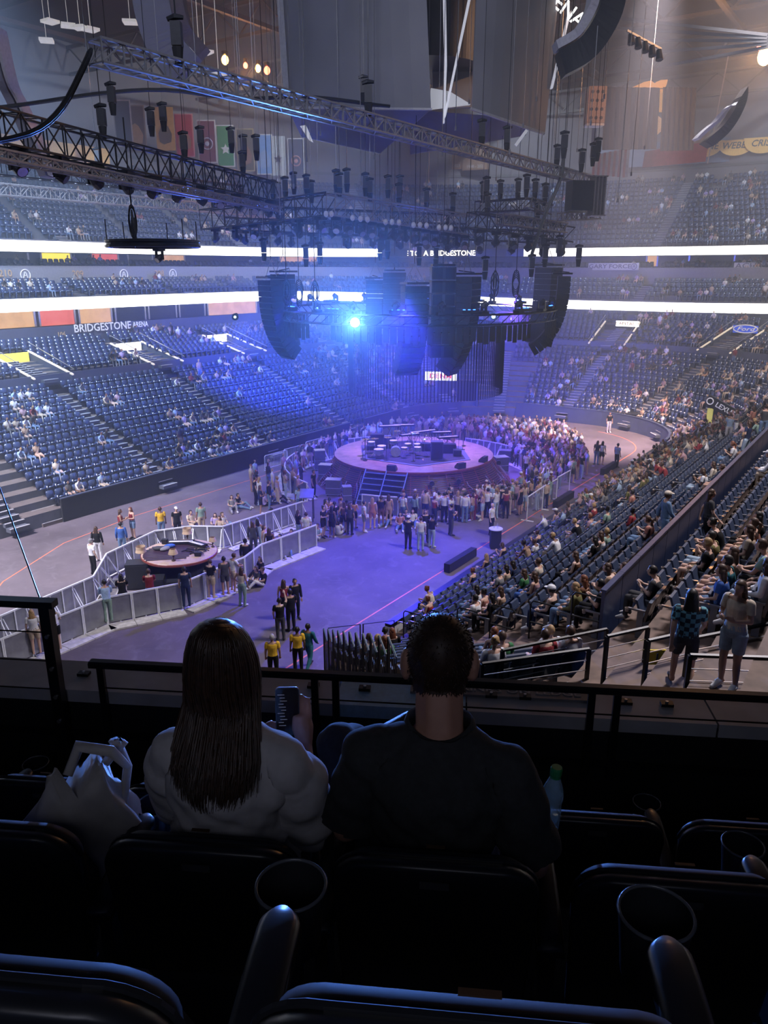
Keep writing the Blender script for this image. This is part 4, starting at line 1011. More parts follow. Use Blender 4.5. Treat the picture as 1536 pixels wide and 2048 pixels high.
for d, su, sv, x, y, z, rz, bn, ri, si in NSPOTS:
    if d > 36 and all((x-a)**2+(y-b)**2 > .2 for a, b in taken) and rnd.random() < (.34 if ri < 7 and bn[0] == 'b' else .07): bowl.append((x, y, z, rz))
print('bowl crowd', len(bowl))
for nm, a, fem in (('sit', 0, True), ('sitlean', 1, False), ('sitphone', 2, True)):
    crowd_mesh('seated_crowd', nm, bowl[a::3], 'hundreds of small seated spectators scattered round the bowl, ' + {0: 'sitting upright', 1: 'leaning forward', 2: 'looking at phones'}[a], fem)
hi = []
for (x, y, z, rz, nm, ri, s) in SPOTS:
    if rnd.random() < .006 and inview(x, y, z+1): hi.append((x, y, z, rz))
crowd_mesh('standing_spectators', 'stand', hi, 'small figures on their feet among the far rows', False)
# ------------------------------------------------------------------ main stage
m_wood = mat('stage_wood_pale', (.36, .22, .17), rough=.35, scale=2.5, var=.25)
m_slat = mat('stage_slat_red', (.22, .055, .045), rough=.5, var=.25)
m_dark = mat('gear_black', (.018, .02, .026), rough=.45)
m_chrome = mat('chrome', (.75, .77, .8), rough=.15, metal=1)
m_shell = mat('drum_shell', (.20, .28, .36), rough=.3)
m_skin2 = mat('drum_head', (.62, .64, .6), rough=.5)
m_cym = mat('cymbal_brass', (.65, .5, .2), rough=.25, metal=.9)
m_keys = mat('piano_keys_white', (.75, .75, .75), rough=.3)
m_steplit = mat('blue_lit_step_edge', (.25, .35, .6), rough=.3)  # blue light on the step edges is put into this colour
SX, SY, SZ, SR, SB = -25.55, 41.3, 1.72, 5.1, 6.35
st = empty('main_stage', (SX, SY, 0), 0, 'big round wooden stage with a flared skirt of dark red slats', 'stage')
mb = MB(); mb.lathe([(SR-.3, SZ-.14), (SR, SZ-.12), (SR, SZ), (0, SZ)], 72, cap=False); mb.build('deck', m_wood, st)
mb = MB(); mb.lathe([(SR+.005, SZ-.13), (SR+.02, SZ-.1), (SR+.02, SZ-.02), (SR+.005, SZ)], 72, cap=False); mb.build('deck_edge', m_slat, st)
mb = MB(); mb.lathe([(SB-.4, 0), (SR-.35, SZ-.15)], 48, cap=False); mb.build('inner_drum', m_dark, st)
# skirt: 17 hoops interrupted at the stairs, ribs
STA = math.atan2(-1, .33)   # stair direction (towards the camera, a little left)
def skr(z): t = 1-z/(SZ-.14); return SR-.02+(SB-SR)*(t**1.25)
cam_dir = math.atan2(-SY, -SX)
gap0, gap1 = cam_dir-R(29), cam_dir-R(2)
gap0 = cam_dir-R(31); gap1 = cam_dir-R(5)
for i in range(15):
    z = .08+i*(SZ-.26)/14; r_ = skr(z); mb = MB(); n = 70; a0 = gap1+.02; a1 = gap0+2*PI-.02
    pts = [(r_*math.cos(a0+(a1-a0)*k/n), r_*math.sin(a0+(a1-a0)*k/n), z) for k in range(n+1)]
    mb.tube(pts, .021, 4); mb.build('slat', m_slat, st)
for k in range(30):
    a = 2*PI*k/30
    if (a-gap0) % (2*PI) < gap1-gap0: continue
    mb = MB(); mb.tube([(skr(z)*.992*math.cos(a), skr(z)*.992*math.sin(a), z) for z in (.02, .5, 1.0, SZ-.16)], .025, 4); mb.build('rib', m_slat, st)
m_cab = mat('pale_cable_wrap', (.30, .28, .34), rough=.5)
for k in range(26):
    a = cam_dir + R(rnd.uniform(2, 120)*(1 if k % 3 else -.6)-(0 if k % 3 else 34)); z0 = rnd.uniform(.5, 1.3); pts = []
    for q in range(5):
        z = max(.1, z0-q*.18); a += rnd.uniform(-.018, .03); pts.append(((skr(z)+.05)*math.cos(a), (skr(z)+.05)*math.sin(a), z))
    mb = MB(); mb.tube(pts, .022, 5); mb.build('branch', m_cab, st)
# stairs in the skirt gap
sa = (gap0+gap1)/2-R(0); fx, fy = math.cos(sa), math.sin(sa)
ss = empty('stage_stairs', (SX, SY, 0), 0, 'dark steps with blue lit edges set into the front of the round stage', 'stairs')
for i in range(6):
    z = .24+i*.27; r_ = 6.55-i*.27
    for sgn in (-1, 1):
        mb = MB(); c = Vector((fx*r_, fy*r_, z)) + Vector((-fy, fx, 0))*sgn*.66
        mb.box(c, (.28, 1.22, .05), sa); mb.build('step', m_dark, ss)
        mb = MB(); mb.box(c+Vector((fx, fy, 0))*.145+Vector((0, 0, .01)), (.02, 1.2, .04), sa); mb.build('step_edge', m_steplit, ss)
for sgn in (-1.3, 0, 1.3):
    o_ = Vector((-fy, fx, 0))*sgn; mb = MB(); mb.bar(Vector((fx*6.75, fy*6.75, .03))+o_, Vector((fx*5.1, fy*5.1, SZ+.02))+o_, .035); mb.build('stringer', m_steplit, ss)
# sunken centre deck: hexagon of dark carpet with pale border tape
hx = MB(); hx.prism([(4.1*math.cos(PI/3*k+YAW+PI/6)*.98, 3.6*math.sin(PI/3*k+YAW+PI/6)) for k in range(6)], SZ, SZ+.03); hx.build('carpet', mat('blue_grey_carpet', (.10, .11, .16), rough=.7), st)
hx = MB(); hx.prism([(3.75*math.cos(PI/3*k+YAW+PI/6)*.98, 3.2*math.sin(PI/3*k+YAW+PI/6)) for k in range(6)], SZ+.03, SZ+.045); hx.build('rug', mat('dark_rug', (.03, .03, .045), rough=.9), st)
UC = Vector((_ca, _sa, 0)); UF = Vector((-_sa, _ca, 0))   # across / away from the suite
def sp(ax, fw, z=0): p = Vector((SX, SY, SZ+.045)) + UC*ax*1.18 + UF*fw*1.18; return (p.x, p.y, p.z+z)
GR = 'instruments on the main stage'
def drum(ax, fw, r_, h, z, label, tilt=0):
    e = empty('drum', sp(ax, fw, z), (tilt, 0, YAW), label, 'drum', GR)
    mb = MB(); mb.lathe([(r_, 0), (r_, h)], 16, cap=False); mb.build('shell', m_shell, e)
    mb = MB(); mb.lathe([(r_*.99, h-.01), (r_*1.0, h+.005)], 16); mb.build('drum_head', m_skin2, e)
    for zz in (.01, h-.02):
        mb = MB(); mb.lathe([(r_+.012, zz), (r_+.012, zz+.025)], 16, cap=False); mb.build('hoop', m_chrome, e)
    for k in range(3):
        a = 2*PI*k/3; mb = MB(); mb.bar((r_*math.cos(a), r_*math.sin(a), h*.3), (r_*1.25*math.cos(a), r_*1.25*math.sin(a), -z), .012); mb.build('leg', m_chrome, e)
for ax, fw, r_, h, z, lb in [(-1.75, -.9, .28, .3, .35, 'big low tom drum at the left of the kit'), (-.35, -.75, .21, .2, .55, 'pale tom drum left of the middle pair'), (.15, -.8, .21, .2, .55, 'pale tom drum right of the middle pair'),
   (-.55, -1.35, .2, .16, .5, 'snare drum nearest the front of the stage'), (.15, -1.4, .22, .3, .4, 'floor tom at the front of the kit'), (-1.9, -1.5, .3, .34, .25, 'low drum at the far left front'), (-1.1, -.2, .26, .22, .6, 'tom drum behind the main kit'), (-2.3, -.3, .24, .25, .5, 'small drum at the left edge of the carpet')]:
    drum(ax, fw, r_, h, z, lb)
bd = empty('bass_drum', sp(-1.0, -1.0, .32), (PI/2, 0, YAW), 'large bass drum lying on its side in the kit', 'drum', GR)
mb = MB(); mb.lathe([(.32, -.22), (.32, .22)], 20, cap=False); mb.build('shell', m_shell, bd); mb = MB(); mb.lathe([(.315, .2), (.315, .225)], 20); mb.build('drum_head', m_skin2, bd)
for k, (ax, fw, h) in enumerate([(-2.1, -1.1, 1.15), (-1.4, -1.2, 1.25), (-.1, -.3, 1.3), (-.9, .1, 1.35), (.55, -1.0, 1.1), (-2.6, -.7, 1.0)]):
    e = empty('cymbal', sp(ax, fw), 0, '%s cymbal from the left edge of the stage on a chrome stand' % nth([1, 2, 4, 3, 5, 0][k]), 'cymbal', GR)
    mb = MB(); mb.lathe([(.24, h), (.05, h+.03), (.02, h+.05)], 16); mb.build('plate', m_cym, e)
    mb = MB(); mb.bar((0, 0, .3), (0, 0, h+.05), .012); mb.build('pole', m_chrome, e)
    for q in range(3):
        a = 2*PI*q/3; mb = MB(); mb.bar((0, 0, .35), (.3*math.cos(a), .3*math.sin(a), 0), .01); mb.build('leg', m_chrome, e)
def keyboard(ax, fw, z, L, rz, lb, base=None):
    e = empty('keyboard', base or sp(ax, fw), YAW+rz, lb, 'keyboard', GR)
    mb = MB(); mb.box((0, 0, z), (L, .34, .1)); mb.build('body', m_dark, e)
    mb = MB(); mb.box((0, -.09, z+.055), (L*.9, .14, .02)); kk = mb.build('keys', m_keys, e)
    for s_ in (-1, 1):
        mb = MB(); mb.bar((s_*L*.35, -.15, 0), (-s_*L*.1, .15, z-.05), .015); mb.bar((s_*L*.35, .15, 0), (s_*L*.35, .12, z-.05), .015); mb.build('stand', m_blk, e)
for ax, fw, z, L, rz, lb in [(-.2, 1.0, .9, 1.4, .5, 'black keyboard in the middle of the stage'), (.35, 1.5, .95, 1.4, .45, 'black keyboard right of the stage centre'), (.8, 2.0, .9, 1.3, .4, 'black keyboard at the back of the stage centre'),
    (-1.3, 1.7, 1.3, 1.5, .15, 'tall black keyboard at the back left'), (-.5, 2.4, 1.2, 1.5, .1, 'long black keyboard at the very back'), (1.9, .5, .85, 1.4, .3, 'black keyboard at the right of the stage'), (1.6, 1.2, 1.0, 1.3, .2, 'keyboard behind the right keyboard')]:
    keyboard(ax, fw, z, L, rz, lb)
def ampcab(name, p, d, rz, lb, cat='speaker', m=m_dark, gr=GR):
    e = empty(name, p, rz, lb, cat, gr)
    mb = MB(); mb.box((0, 0, d[2]/2), d); mb.build('cabinet', m, e)
    mb = MB(); mb.box((0, -d[1]/2-.01, d[2]/2), (d[0]*.88, .02, d[2]*.88)); mb.build('grille', m_black, e)
    for s_ in (-1, 1):
        mb = MB(); mb.box((s_*d[0]*.52, 0, d[2]*.7), (.03, .18, .05)); mb.build('handle', m_blk, e)
    return e
ampcab('amplifier', sp(1.15, -1.7), (.75, .6, 1.15), YAW, 'tall dark grey cabinet standing at the front right of the kit', 'amplifier', mat('grey_cabinet', (.06, .06, .08), rough=.7))
for k, (ax, fw, d) in enumerate([(1.9, -.2, (.9, .5, .6)), (2.3, -.9, (.5, .5, .4)), (-2.0, 1.2, (.9, .5, .9)), (-1.3, 1.0, (.8, .5, .75)), (-2.3, .6, (.6, .5, .7)), (.7, .3, (.6, .4, .5)), (1.3, .1, (.7, .4, .6))]):
    ampcab('amplifier', sp(ax, fw), d, YAW, ['low black amplifier behind the right keyboards', 'small black amplifier at the right carpet edge', 'black amplifier at the back left', 'black amplifier left of the keyboards', 'black amplifier at the left carpet edge', 'small black amplifier at the stage centre', 'black amplifier right of the stage centre'][k], 'amplifier')
def micstand(p, h, lb, rz=0, gr='microphone stands on the stage'):
    e = empty('microphone_stand', p, rz, lb, 'microphone stand', gr)
    mb = MB(); mb.lathe([(.14, 0), (.14, .02)], 10); mb.build('base', m_blk, e)
    mb = MB(); mb.bar((0, 0, .02), (0, 0, h), .014); mb.build('pole', m_blk, e)
    mb = MB(); mb.bar((0, .08, h-.06), (0, -.35, h+.22), .011); bm_ = mb.build('boom', m_blk, e)
    mb = MB(); mb.tube([(0, -.35, h+.22), (0, -.47, h+.26)], [.016, .03], 6); mb.build('microphone', m_chrome, bm_)
for k, (ax, fw) in enumerate([(-2.75, -1.55), (-2.6, -1.9), (2.0, 2.2), (2.75, .6), (.95, -.6), (-1.5, -1.9), (-.1, -2.1), (2.9, 1.6), (1.4, 2.6), (-2.7, .5), (-.2, .4), (2.45, -.1)]):
    micstand(sp(ax, fw), 1.35 if k % 2 else 1.05, 'black microphone stand, %s one placed on the round stage' % nth(k), rnd.uniform(0, 6))
# guitar + wedge monitors
g = empty('guitar', sp(2.25, 1.3, .5), (R(70), 0, YAW+.4), 'sunburst electric guitar upright on a stand', 'guitar', GR)
mb = MB(); mb.prism([(.17*math.cos(a)*(1 if math.cos(a*2) > -.3 else .72), .22*math.sin(a)) for a in [2*PI*k/20 for k in range(20)]], -.03, .03); mb.build('body', m_wood, g)
mb = MB(); mb.box((0, .55, .02), (.05, .7, .025)); mb.build('neck', m_slat, g); mb = MB(); mb.box((0, .95, .02), (.08, .16, .02)); mb.build('headstock', m_dark, g)
def wedge(p, rz, lb):
    e = empty('stage_monitor', p, rz, lb, 'monitor', 'wedge monitors on the stage rim')
    mb = MB(); mb.plate([(-.28, -.2, 0), (-.28, .2, 0), (-.28, .2, .12), (-.28, -.05, .34), (-.28, -.2, .34)], (.56, 0, 0)); mb.build('cabinet', m_dark, e)
    mb = MB(); mb.plate([(-.25, .19, .14), (-.25, -.03, .345), (.25, -.03, .345), (.25, .19, .14)], (0, .012, .012)); mb.build('grille', m_black, e)
for k, a in enumerate((R(35), R(62), R(150), R(-15))):
    wedge((SX+(SR-.25)*math.cos(cam_dir+a), SY+(SR-.25)*math.sin(cam_dir+a), SZ+.002), cam_dir+a+PI/2, ['small black wedge light at the front right stage rim', 'small black wedge at the right stage rim', 'small black wedge at the far right rim', 'small black wedge at the front left rim'][k])
# road cases, racks around the foot of the stage
def road_case(p, d, rz, lb):
    e = empty('road_case', p, rz, lb, 'case', 'road cases round the main stage')
    mb = MB(); mb.box((0, 0, d[2]/2+.1), d); mb.build('box', mat('case_grey', (.10, .10, .13), rough=.5), e)
    mb = MB()
    for z in (.1, d[2]*.55, d[2]+.1): mb.box((0, 0, z), (d[0]+.02, d[1]+.02, .03))
    mb.build('edge_trim', m_steel, e)['kind'] = 'stuff'
    for s in (-1, 1):
        for q in (-1, 1): mb = MB(); mb.lathe([(.045, 0), (.045, .08)], 8, (s*d[0]*.4, q*d[1]*.35, 0)); mb.build('caster', m_blk, e)
for u, v, d, lb in [(668, 990, (.9, .6, .9), 'grey road case at the left foot of the stage'), (652, 965, (.8, .6, 1.1), 'tall grey road case left of the stage'), (694, 1005, (.5, .5, .9), 'narrow grey road case beside the stage steps'), (640, 940, (.7, .6, 1.3), 'black and grey rack at the left rear of the stage'), (1000, 945, (.9, .7, 1.0), 'road case at the right foot of the stage'), (1010, 925, (.8, .6, .8), 'road case at the right rear of the stage')]:
    p = onz(u, v); road_case((p.x, p.y, 0), d, YAW+rnd.uniform(-.3, .3), lb)
for u, v in [(805, 1005), (863, 1005), (905, 995), (916, 1000), (952, 985), (995, 960)]:
    p = onz(u, v); e = empty('floor_light', (p.x, p.y, 0), YAW, 'black stage light on a short stand before the skirt, near x %s' % 'abcdef'[0], 'light', 'floor lights round the stage skirt')
    e['label'] = 'black light on a short stand before the stage skirt, %s from the left' % nth([805, 863, 905, 916, 952, 995].index(u))
    mb = MB(); mb.bar((0, 0, 0), (0, 0, 1.1), .03); mb.build('pole', m_blk, e); mb = MB(); mb.box((0, 0, .02), (.5, .5, .04)); mb.build('base', m_blk, e)
    mb = MB(); mb.tube([(0, .08, 1.2), (0, -.02, 1.2), (0, -.18, 1.18)], [.1, .14, .15], 10); mb.build('lamp_head', m_dark, e)
# ------------------------------------------------------------------ small round stage
BX, BY, BZ, BR = -25.05, 21.15, 1.25, 1.62
bs = empty('small_stage', (BX, BY, 0), 0, 'small round stage with a wooden top and dark planks across it', 'stage')
mb = MB(); mb.lathe([(BR, BZ-.14), (BR, BZ-.02), (BR-.02, BZ), (0, BZ)], 48, cap=False); mb.build('deck', mat('deck_cream', (.50, .36, .28), rough=.4), bs)
mb = MB(); mb.lathe([(BR+.002, BZ-.14), (BR+.02, BZ-.1), (BR+.02, BZ-.03), (BR+.002, BZ-.01)], 48, cap=False); mb.build('deck_edge', mat('edge_red', (.28, .07, .05), rough=.4), bs)
mb = MB(); mb.lathe([(BR-.3, 0), (BR-.3, BZ-.14)], 32, cap=False); mb.build('drape', m_black, bs)
m_plank = mat('dark_plank', (.045, .025, .04), rough=.4)
for k in range(9):
    fw = -.95+k*.20; ax0 = -math.sqrt(max(0, (BR-.12)**2-fw**2)); 
    L = min(2.1, -2*ax0*.72); c = Vector((0, 0, BZ+.012)) + UC*(ax0+L/2) + UF*fw
    mb = MB(); mb.box(c, (L, .17, .02), YAW+R(12)); mb.build('plank', m_plank, bs)
def bp(ax, fw, z=0): p = Vector((BX, BY, BZ+.022)) + UC*ax + UF*fw; return (p.x, p.y, p.z+z)
m_shade = mat('lamp_shade_beige', (.55, .40, .26), rough=.8); m_brass = mat('brass_dark', (.12, .09, .07), rough=.3, metal=.7)
def lamp(p, s, lb, sc_=1.0, pleat=0):
    e = empty('table_lamp', p, 0, lb, 'lamp', 'lamps on the small stage')
    mb = MB(); mb.lathe([(.09*s, 0), (.10*s, .02*s), (.03*s, .05*s), (.02*s, .12*s), (.045*s, .17*s), (.04*s, .22*s), (.015*s, .26*s), (.012*s, .36*s)], 14); mb.build('base', m_brass, e)
    mb = MB(); n = 28
    rg = [[((r_*(1+pleat*(k % 2)))*s*math.cos(2*PI*k/n), (r_*(1+pleat*(k % 2)))*s*math.sin(2*PI*k/n), z*s) for k in range(n)] for z, r_ in ((.30, .20), (.40, .17), (.52, .12 if sc_ == 1 else .17))]
    mb.rings(rg, cap=False); mb.build('lamp_shade', m_shade, e)
lamp(bp(.05, -1.15), 1.0, 'pleated beige table lamp on the front of the small stage', 1.0, .05)
lamp(bp(1.35, .55), .85, 'small beige table lamp at the right of the small stage', 1.0, .05)
lamp((BX+UC.x*-1.65+UF.x*-.1, BY+UC.y*-1.65+UF.y*-.1, .9), 1.2, 'tan drum lamp standing off the left edge of the small stage', 1.3)
lamp((BX+UC.x*-.1+UF.x*1.85, BY+UC.y*-.1+UF.y*1.85, 1.1), 1.15, 'white-shaded lamp behind the small stage', 1.3)
keyboard(0, 0, .08, 1.15, .08, 'black keyboard lying across the back of the small stage', bp(-.15, .95)); keyboard(0, 0, .08, .9, -.6, 'black keyboard lying at the right of the small stage', bp(.65, .7))
for k, (ax, fw, d, lb) in enumerate([(.95, -.55, (.28, .2, .16), 'small black box at the front right of the small stage'), (-.9, 1.0, (.25, .2, .2), 'small black box at the back left of the small stage')]):
    ampcab('monitor_box', bp(ax, fw), d, YAW, lb, 'box', m_dark, 'boxes on the small stage')
for k in range(7):
    a = rnd.uniform(0, 6); c = (.75+rnd.uniform(-.25, .35), .1+rnd.uniform(-.4, .5)); pts = [bp(c[0]+.25*math.cos(a+q*.9)*(1+.1*q), c[1]+.3*math.sin(a+q*.9), .02) for q in range(6)]
    mb = MB(); mb.tube(pts, .022, 5); tag(mb.build('cable', m_blk), 'loose coil of black cable on the small stage, %s laid down' % nth(k), 'cable', 'cables on the small stage')
for k, (ax, fw, col) in enumerate([(-.95, .15, 'dark grey'), (-.55, .45, 'blue'), (-.65, .1, 'grey')]):
    mb = MB(); ell(mb, (0, 0, .07), (.26, .16, .09), 12, 7); o = mb.build('folded_cloth', m_cloth, smooth=True); o.location = bp(ax, fw); o.rotation_euler = (0, 0, YAW+k*.5); o.color = (*COL[col], 1)
    tag(o, '%s cloth bundle on the left of the small stage' % col, 'cloth', 'cloth bundles on the small stage')
for ax, fw, d, lb in [(-1.55, -1.0, (.95, .7, 1.15), 'large black speaker box at the left of the small stage'), (-.65, -1.75, (.8, .7, .75), 'black monitor with grey sloping top before the small stage'), (.1, -1.75, (.9, .4, .6), 'low black box under the front of the small stage')]:
    p = Vector((BX, BY, 0))+UC*ax+UF*fw; ampcab('speaker_box', (p.x, p.y, 0), d, YAW+.15, lb, 'speaker', m_dark, 'boxes round the small stage')
fn = Vector((BX, BY, .55))+UC*1.35+UF*-.75; e = empty('fan', fn, (R(70), 0, YAW+.6), 'round black drum fan at the right foot of the small stage', 'fan')
mb = MB(); mb.tube([(.24*math.cos(a), .24*math.sin(a), 0) for a in [2*PI*k/18 for k in range(18)]], .025, 6, closed=True); mb.build('ring', m_blk, e)
for k in range(5): a = 2*PI*k/5; mb = MB(); mb.box((.11*math.cos(a), .11*math.sin(a), 0), (.2, .07, .01), a); mb.build('blade', m_steel, e)
mb = MB(); mb.lathe([(.05, -.03), (.05, .03)], 10); mb.build('hub', m_steel, e)
# ------------------------------------------------------------------ crowd barricades
m_rail = mat('barricade_rail', (.78, .80, .84), rough=.4, metal=.0, var=.05)
m_sheet = mat('barricade_sheet', (.30, .31, .34), rough=.38, metal=.55, var=.15, scale=3)
m_foot = mat('barricade_step', (.60, .58, .56), rough=.55, var=.2, scale=5)
def barricade_proto(L=1.06):
    e = empty('crowd_barrier')
    mb = MB(); mb.box((0, 0, .60), (L-.06, .012, 1.0)); mb.build('sheet', m_sheet, e)
    mb = MB(); mb.box((0, 0, 1.14), (L-.005, .06, .06)); mb.build('top_rail', m_rail, e)
    for s in (-1, 1): mb = MB(); mb.box((s*(L/2-.03), .02, .58), (.045, .05, 1.1)); mb.build('post', m_rail, e)
    mb = MB(); mb.box((0, .30, .03), (L-.02, .62, .04)); mb.box((0, .60, .035), (L-.02, .04, .06)); mb.build('step_plate', m_foot, e)
    mb = MB(); mb.box((0, -.03, .58), (.05, .04, 1.1)); mb.build('post', m_rail, e)
    for s in (-1, 1): mb = MB(); mb.bar((s*(L/2-.05), -.02, 1.0), (s*(L/2-.05), -.62, .05), .02); mb.build('brace', m_rail, e)
    mb = MB(); mb.box((0, -.45, .04), (L-.1, .5, .03)); mb.build('rear_foot', m_foot, e)
    return e
bpz = barricade_proto(); bfirst = True; bn_ = 0
LINES = [('inner barricade', [(-23.75, 9.2), (-23.75, 12.2), (-23.75, 16.3), (-22.45, 18.9), (-22.4, 22.4), (-22.9, 24.0), (-22.6, 27.6)], 1),
 ('outer barricade', [(-25.6, 9.0), (-25.5, 13.2), (-25.95, 17.4), (-27.7, 19.35), (-28.4, 22.6), (-27.5, 24.1), (-26.2, 24.9), (-25.7, 30.3)], -1)]
cirA = []
for k in range(25):
    a = cam_dir + R(-20 + k*7.2); cirA.append((SX+8.3*math.cos(a), SY+8.3*math.sin(a)))
LINES.append(('ring barricade right', cirA, 1))
cirB = []
for k in range(16):
    a = cam_dir + R(-48 - k*8); cirB.append((SX+8.3*math.cos(a), SY+8.3*math.sin(a)))
LINES.append(('ring barricade left', cirB, -1))
for nm, pts, side in LINES:
    j = 0
    for a, b in zip(pts, pts[1:]):
        a = Vector((*a, 0)); b = Vector((*b, 0)); d = b-a; n = max(1, round(d.length/1.06))
        for q in range(n):
            c = a+d*((q+.5)/n); rz = math.atan2(d.y, d.x) + (PI if side > 0 else 0)
            o = bpz if bfirst else dup(bpz); bfirst = False
            o.location = c; o.rotation_euler = (0, 0, rz); o.scale = (d.length/n/1.06, 1, 1); j += 1
            tag(o, 'aluminium crowd barrier panel, %s from the near end of the %s' % (nth(j-1), nm), 'barrier', 'aluminium crowd barriers')
# bike-rack barriers
def bike_rack(p, rz, L, lb):
    e = empty('fence_panel', p, rz, lb, 'fence', 'steel crowd fences')
    mb = MB(); mb.tube([(-L/2, 0, .2), (-L/2, 0, 1.02), (-L/2+.08, 0, 1.1), (L/2-.08, 0, 1.1), (L/2, 0, 1.02), (L/2, 0, .2)], .02, 6, closed=True); mb.build('frame', m_rail, e)
    for k in range(int(L/.14)): mb = MB(); mb.bar((-L/2+.12+k*.14, 0, .2), (-L/2+.12+k*.14, 0, 1.1), .008); mb.build('bar', m_rail, e)
    for s in (-1, 1): mb = MB(); mb.bar((s*L*.4, -.3, .02), (s*L*.4, .3, .02), .02); mb.bar((s*L*.4, 0, .02), (s*L*.4, 0, .2), .02); mb.build('foot', m_rail, e)
p = onz(1103, 838); bike_rack((p.x, p.y, 0), R(5), 2.3, 'steel crowd fence alone by the far end wall')
p = onz(1088, 832); bike_rack((p.x-.4, p.y+1.1, 0), R(75), 2.0, 'steel crowd fence turned sideways by the far end wall')
for k, (u, v) in enumerate([(553, 937), (590, 924), (632, 908)]):
    p = onz(u, v); bike_rack((p.x, p.y, 0), R(88), 2.2, 'steel crowd fence along the left boards, %s from the steps' % nth(k))
# tall clear screens on the floor near the right boards
m_clear = mat('clear_screen', (.5, .55, .65), rough=.1, alpha=.16, var=.02)
pa, pb_, pc_ = onz(1053, 1043), onz(1112, 1003), onz(1165, 983)
for k, (a, b) in enumerate([(onz(1053, 1043), onz(1084, 1020)), (onz(1084, 1020), onz(1112, 1003)), (onz(1112, 1000), onz(1138, 984))]):
    e = empty('clear_screen', a, 0, 'waist-high clear screen panel, %s from the near end of the run' % nth(k), 'screen', 'clear screens by the right boards'); d = b-a; L = d.length; rz = math.atan2(d.y, d.x); e.rotation_euler = (0, 0, rz)
    mb = MB(); mb.box((L/2, 0, .75), (L-.04, .01, 1.2)); mb.build('pane', m_clear, e)
    mb = MB(); mb.box((L/2, 0, 1.38), (L, .05, .05)); mb.build('top_rail', m_rail, e)
    for q in (0.02, L-.02): mb = MB(); mb.box((q, 0, .69), (.04, .04, 1.38)); mb.build('post', m_rail, e)
    mb = MB(); mb.box((.1, 0, .02), (.1, .7, .03)); mb.build('foot', m_rail, e)
# drinks table by the boards, dark mats on the wall top
p = onz(990, 1095); e = empty('drinks_table', (p.x, p.y, 0), YAW, 'small black table with a white top by the floor boards', 'table')
mb = MB(); mb.lathe([(.34, .95), (.34, .99)], 20); mb.build('table_top', m_white, e); mb = MB(); mb.box((0, 0, .47), (.5, .5, .94)); mb.build('table_base', m_black, e)
for k, q in enumerate((-.1, .06)):
    f_ = empty('bottle', (p.x+q, p.y+.05*k, .992), 0, ['left clear bottle on the drinks table', 'right clear bottle on the drinks table'][k], 'bottle', 'bottles on the drinks table')
    mb = MB(); mb.lathe([(.04, 0), (.045, .02), (.045, .17), (.015, .22), (.015, .25)], 10); mb.build('body', m_clear, f_); mb = MB(); mb.lathe([(.018, .25), (.018, .27)], 8); mb.build('cap', m_white, f_)
for k, (u, v) in enumerate([(925, 1128), (1130, 1005), (1220, 942)]):
    p = onz(u, v, .03); mb = MB(); mb.box((0, 0, .22), (.3, 2.6, .4)); o = mb.build('cable_ramp', m_black); o.location = (p.x-.1, p.y, 0.01); tag(o, 'long low black box on the floor against the right boards, %s one' % ['nearest', 'middle', 'farthest'][k], 'box', 'black boxes along the right boards')
p = onz(615, 1040); e = empty('scanner_table', (p.x, p.y, 0), YAW, 'tall frame with a grey sloping top at the barricade corner', 'frame')
mb = MB(); mb.box((0, 0, 1.5), (.75, .75, .05), Matrix.Rotation(R(25), 3, 'X')); mb.build('top', m_sheet, e)
for s in (-1, 1):
    for q in (-1, 1): mb = MB(); mb.bar((s*.33, q*.3, 0), (s*.33, q*.3, 1.5+q*.13), .03); mb.build('leg', m_blk, e)
# ------------------------------------------------------------------ flown rig
m_truss = mat('truss_black', (.02, .022, .028), rough=.35, metal=.4)
m_trussg = mat('truss_grey', (.26, .24, .24), rough=.4, metal=.4)
m_trusss = mat('truss_silver', (.30, .31, .34), rough=.5, metal=.6)
m_lens = mat('lens_glass', (.5, .55, .6), rough=.08, metal=.6)
m_arr = mat('speaker_black', (.03, .032, .04), rough=.5)
ROOF = 33.9
def vec(p): return Vector(p)
def truss(a, b, w_, h_, lb, m=m_truss, bay=None, group='lighting trusses over the floor', spots=0, lean_=None):
    a, b = vec(a), vec(b); d = b-a; L = d.length; u = d.normalized(); s = Vector((-u.y, u.x, 0)).normalized(); up = u.cross(s); up = -up if up.z < 0 else up
    e = empty('truss', a, 0, lb, 'truss', group); bay = bay or h_*1.0
    n = max(2, int(L/bay)); cs = [s*w_/2+up*h_/2, s*w_/2-up*h_/2, -s*w_/2+up*h_/2, -s*w_/2-up*h_/2]
    for c in cs: mb = MB(); mb.bar(c, c+d, .045, 5); mb.build('chord', m, e)
    mb = MB()
    for i in range(n):
        p, q = u*(L*i/n), u*(L*(i+1)/n)
        for c1, c2 in ((0, 1), (2, 3), (0, 2), (1, 3)):
            mb.bar(p+cs[c1], p+cs[c2], .025, 4); mb.bar(p+cs[c1 if i % 2 else c2], q+cs[c2 if i % 2 else c1], .025, 4)
    o = mb.build('lacing', m, e); o['kind'] = 'stuff'; return e
def light_proto():
    e = empty('stage_light')
    mb = MB(); mb.box((0, 0, -.06), (.34, .34, .12)); mb.build('base', m_truss, e)
    mb = MB(); mb.box((-.17, 0, -.27), (.03, .12, .34)); mb.box((.17, 0, -.27), (.03, .12, .34)); mb.box((0, 0, -.12), (.36, .12, .04)); mb.build('yoke', m_truss, e)
    mb = MB(); mb.tube([(0, .10, -.30), (0, 0, -.36), (0, -.14, -.46)], [.09, .14, .13], 10); h = mb.build('head', m_arr, e)
    mb = MB(); mb.tube([(0, -.139, -.459), (0, -.15, -.468)], [.11, .11], 10); mb.build('lens', m_lens, h)
    return e
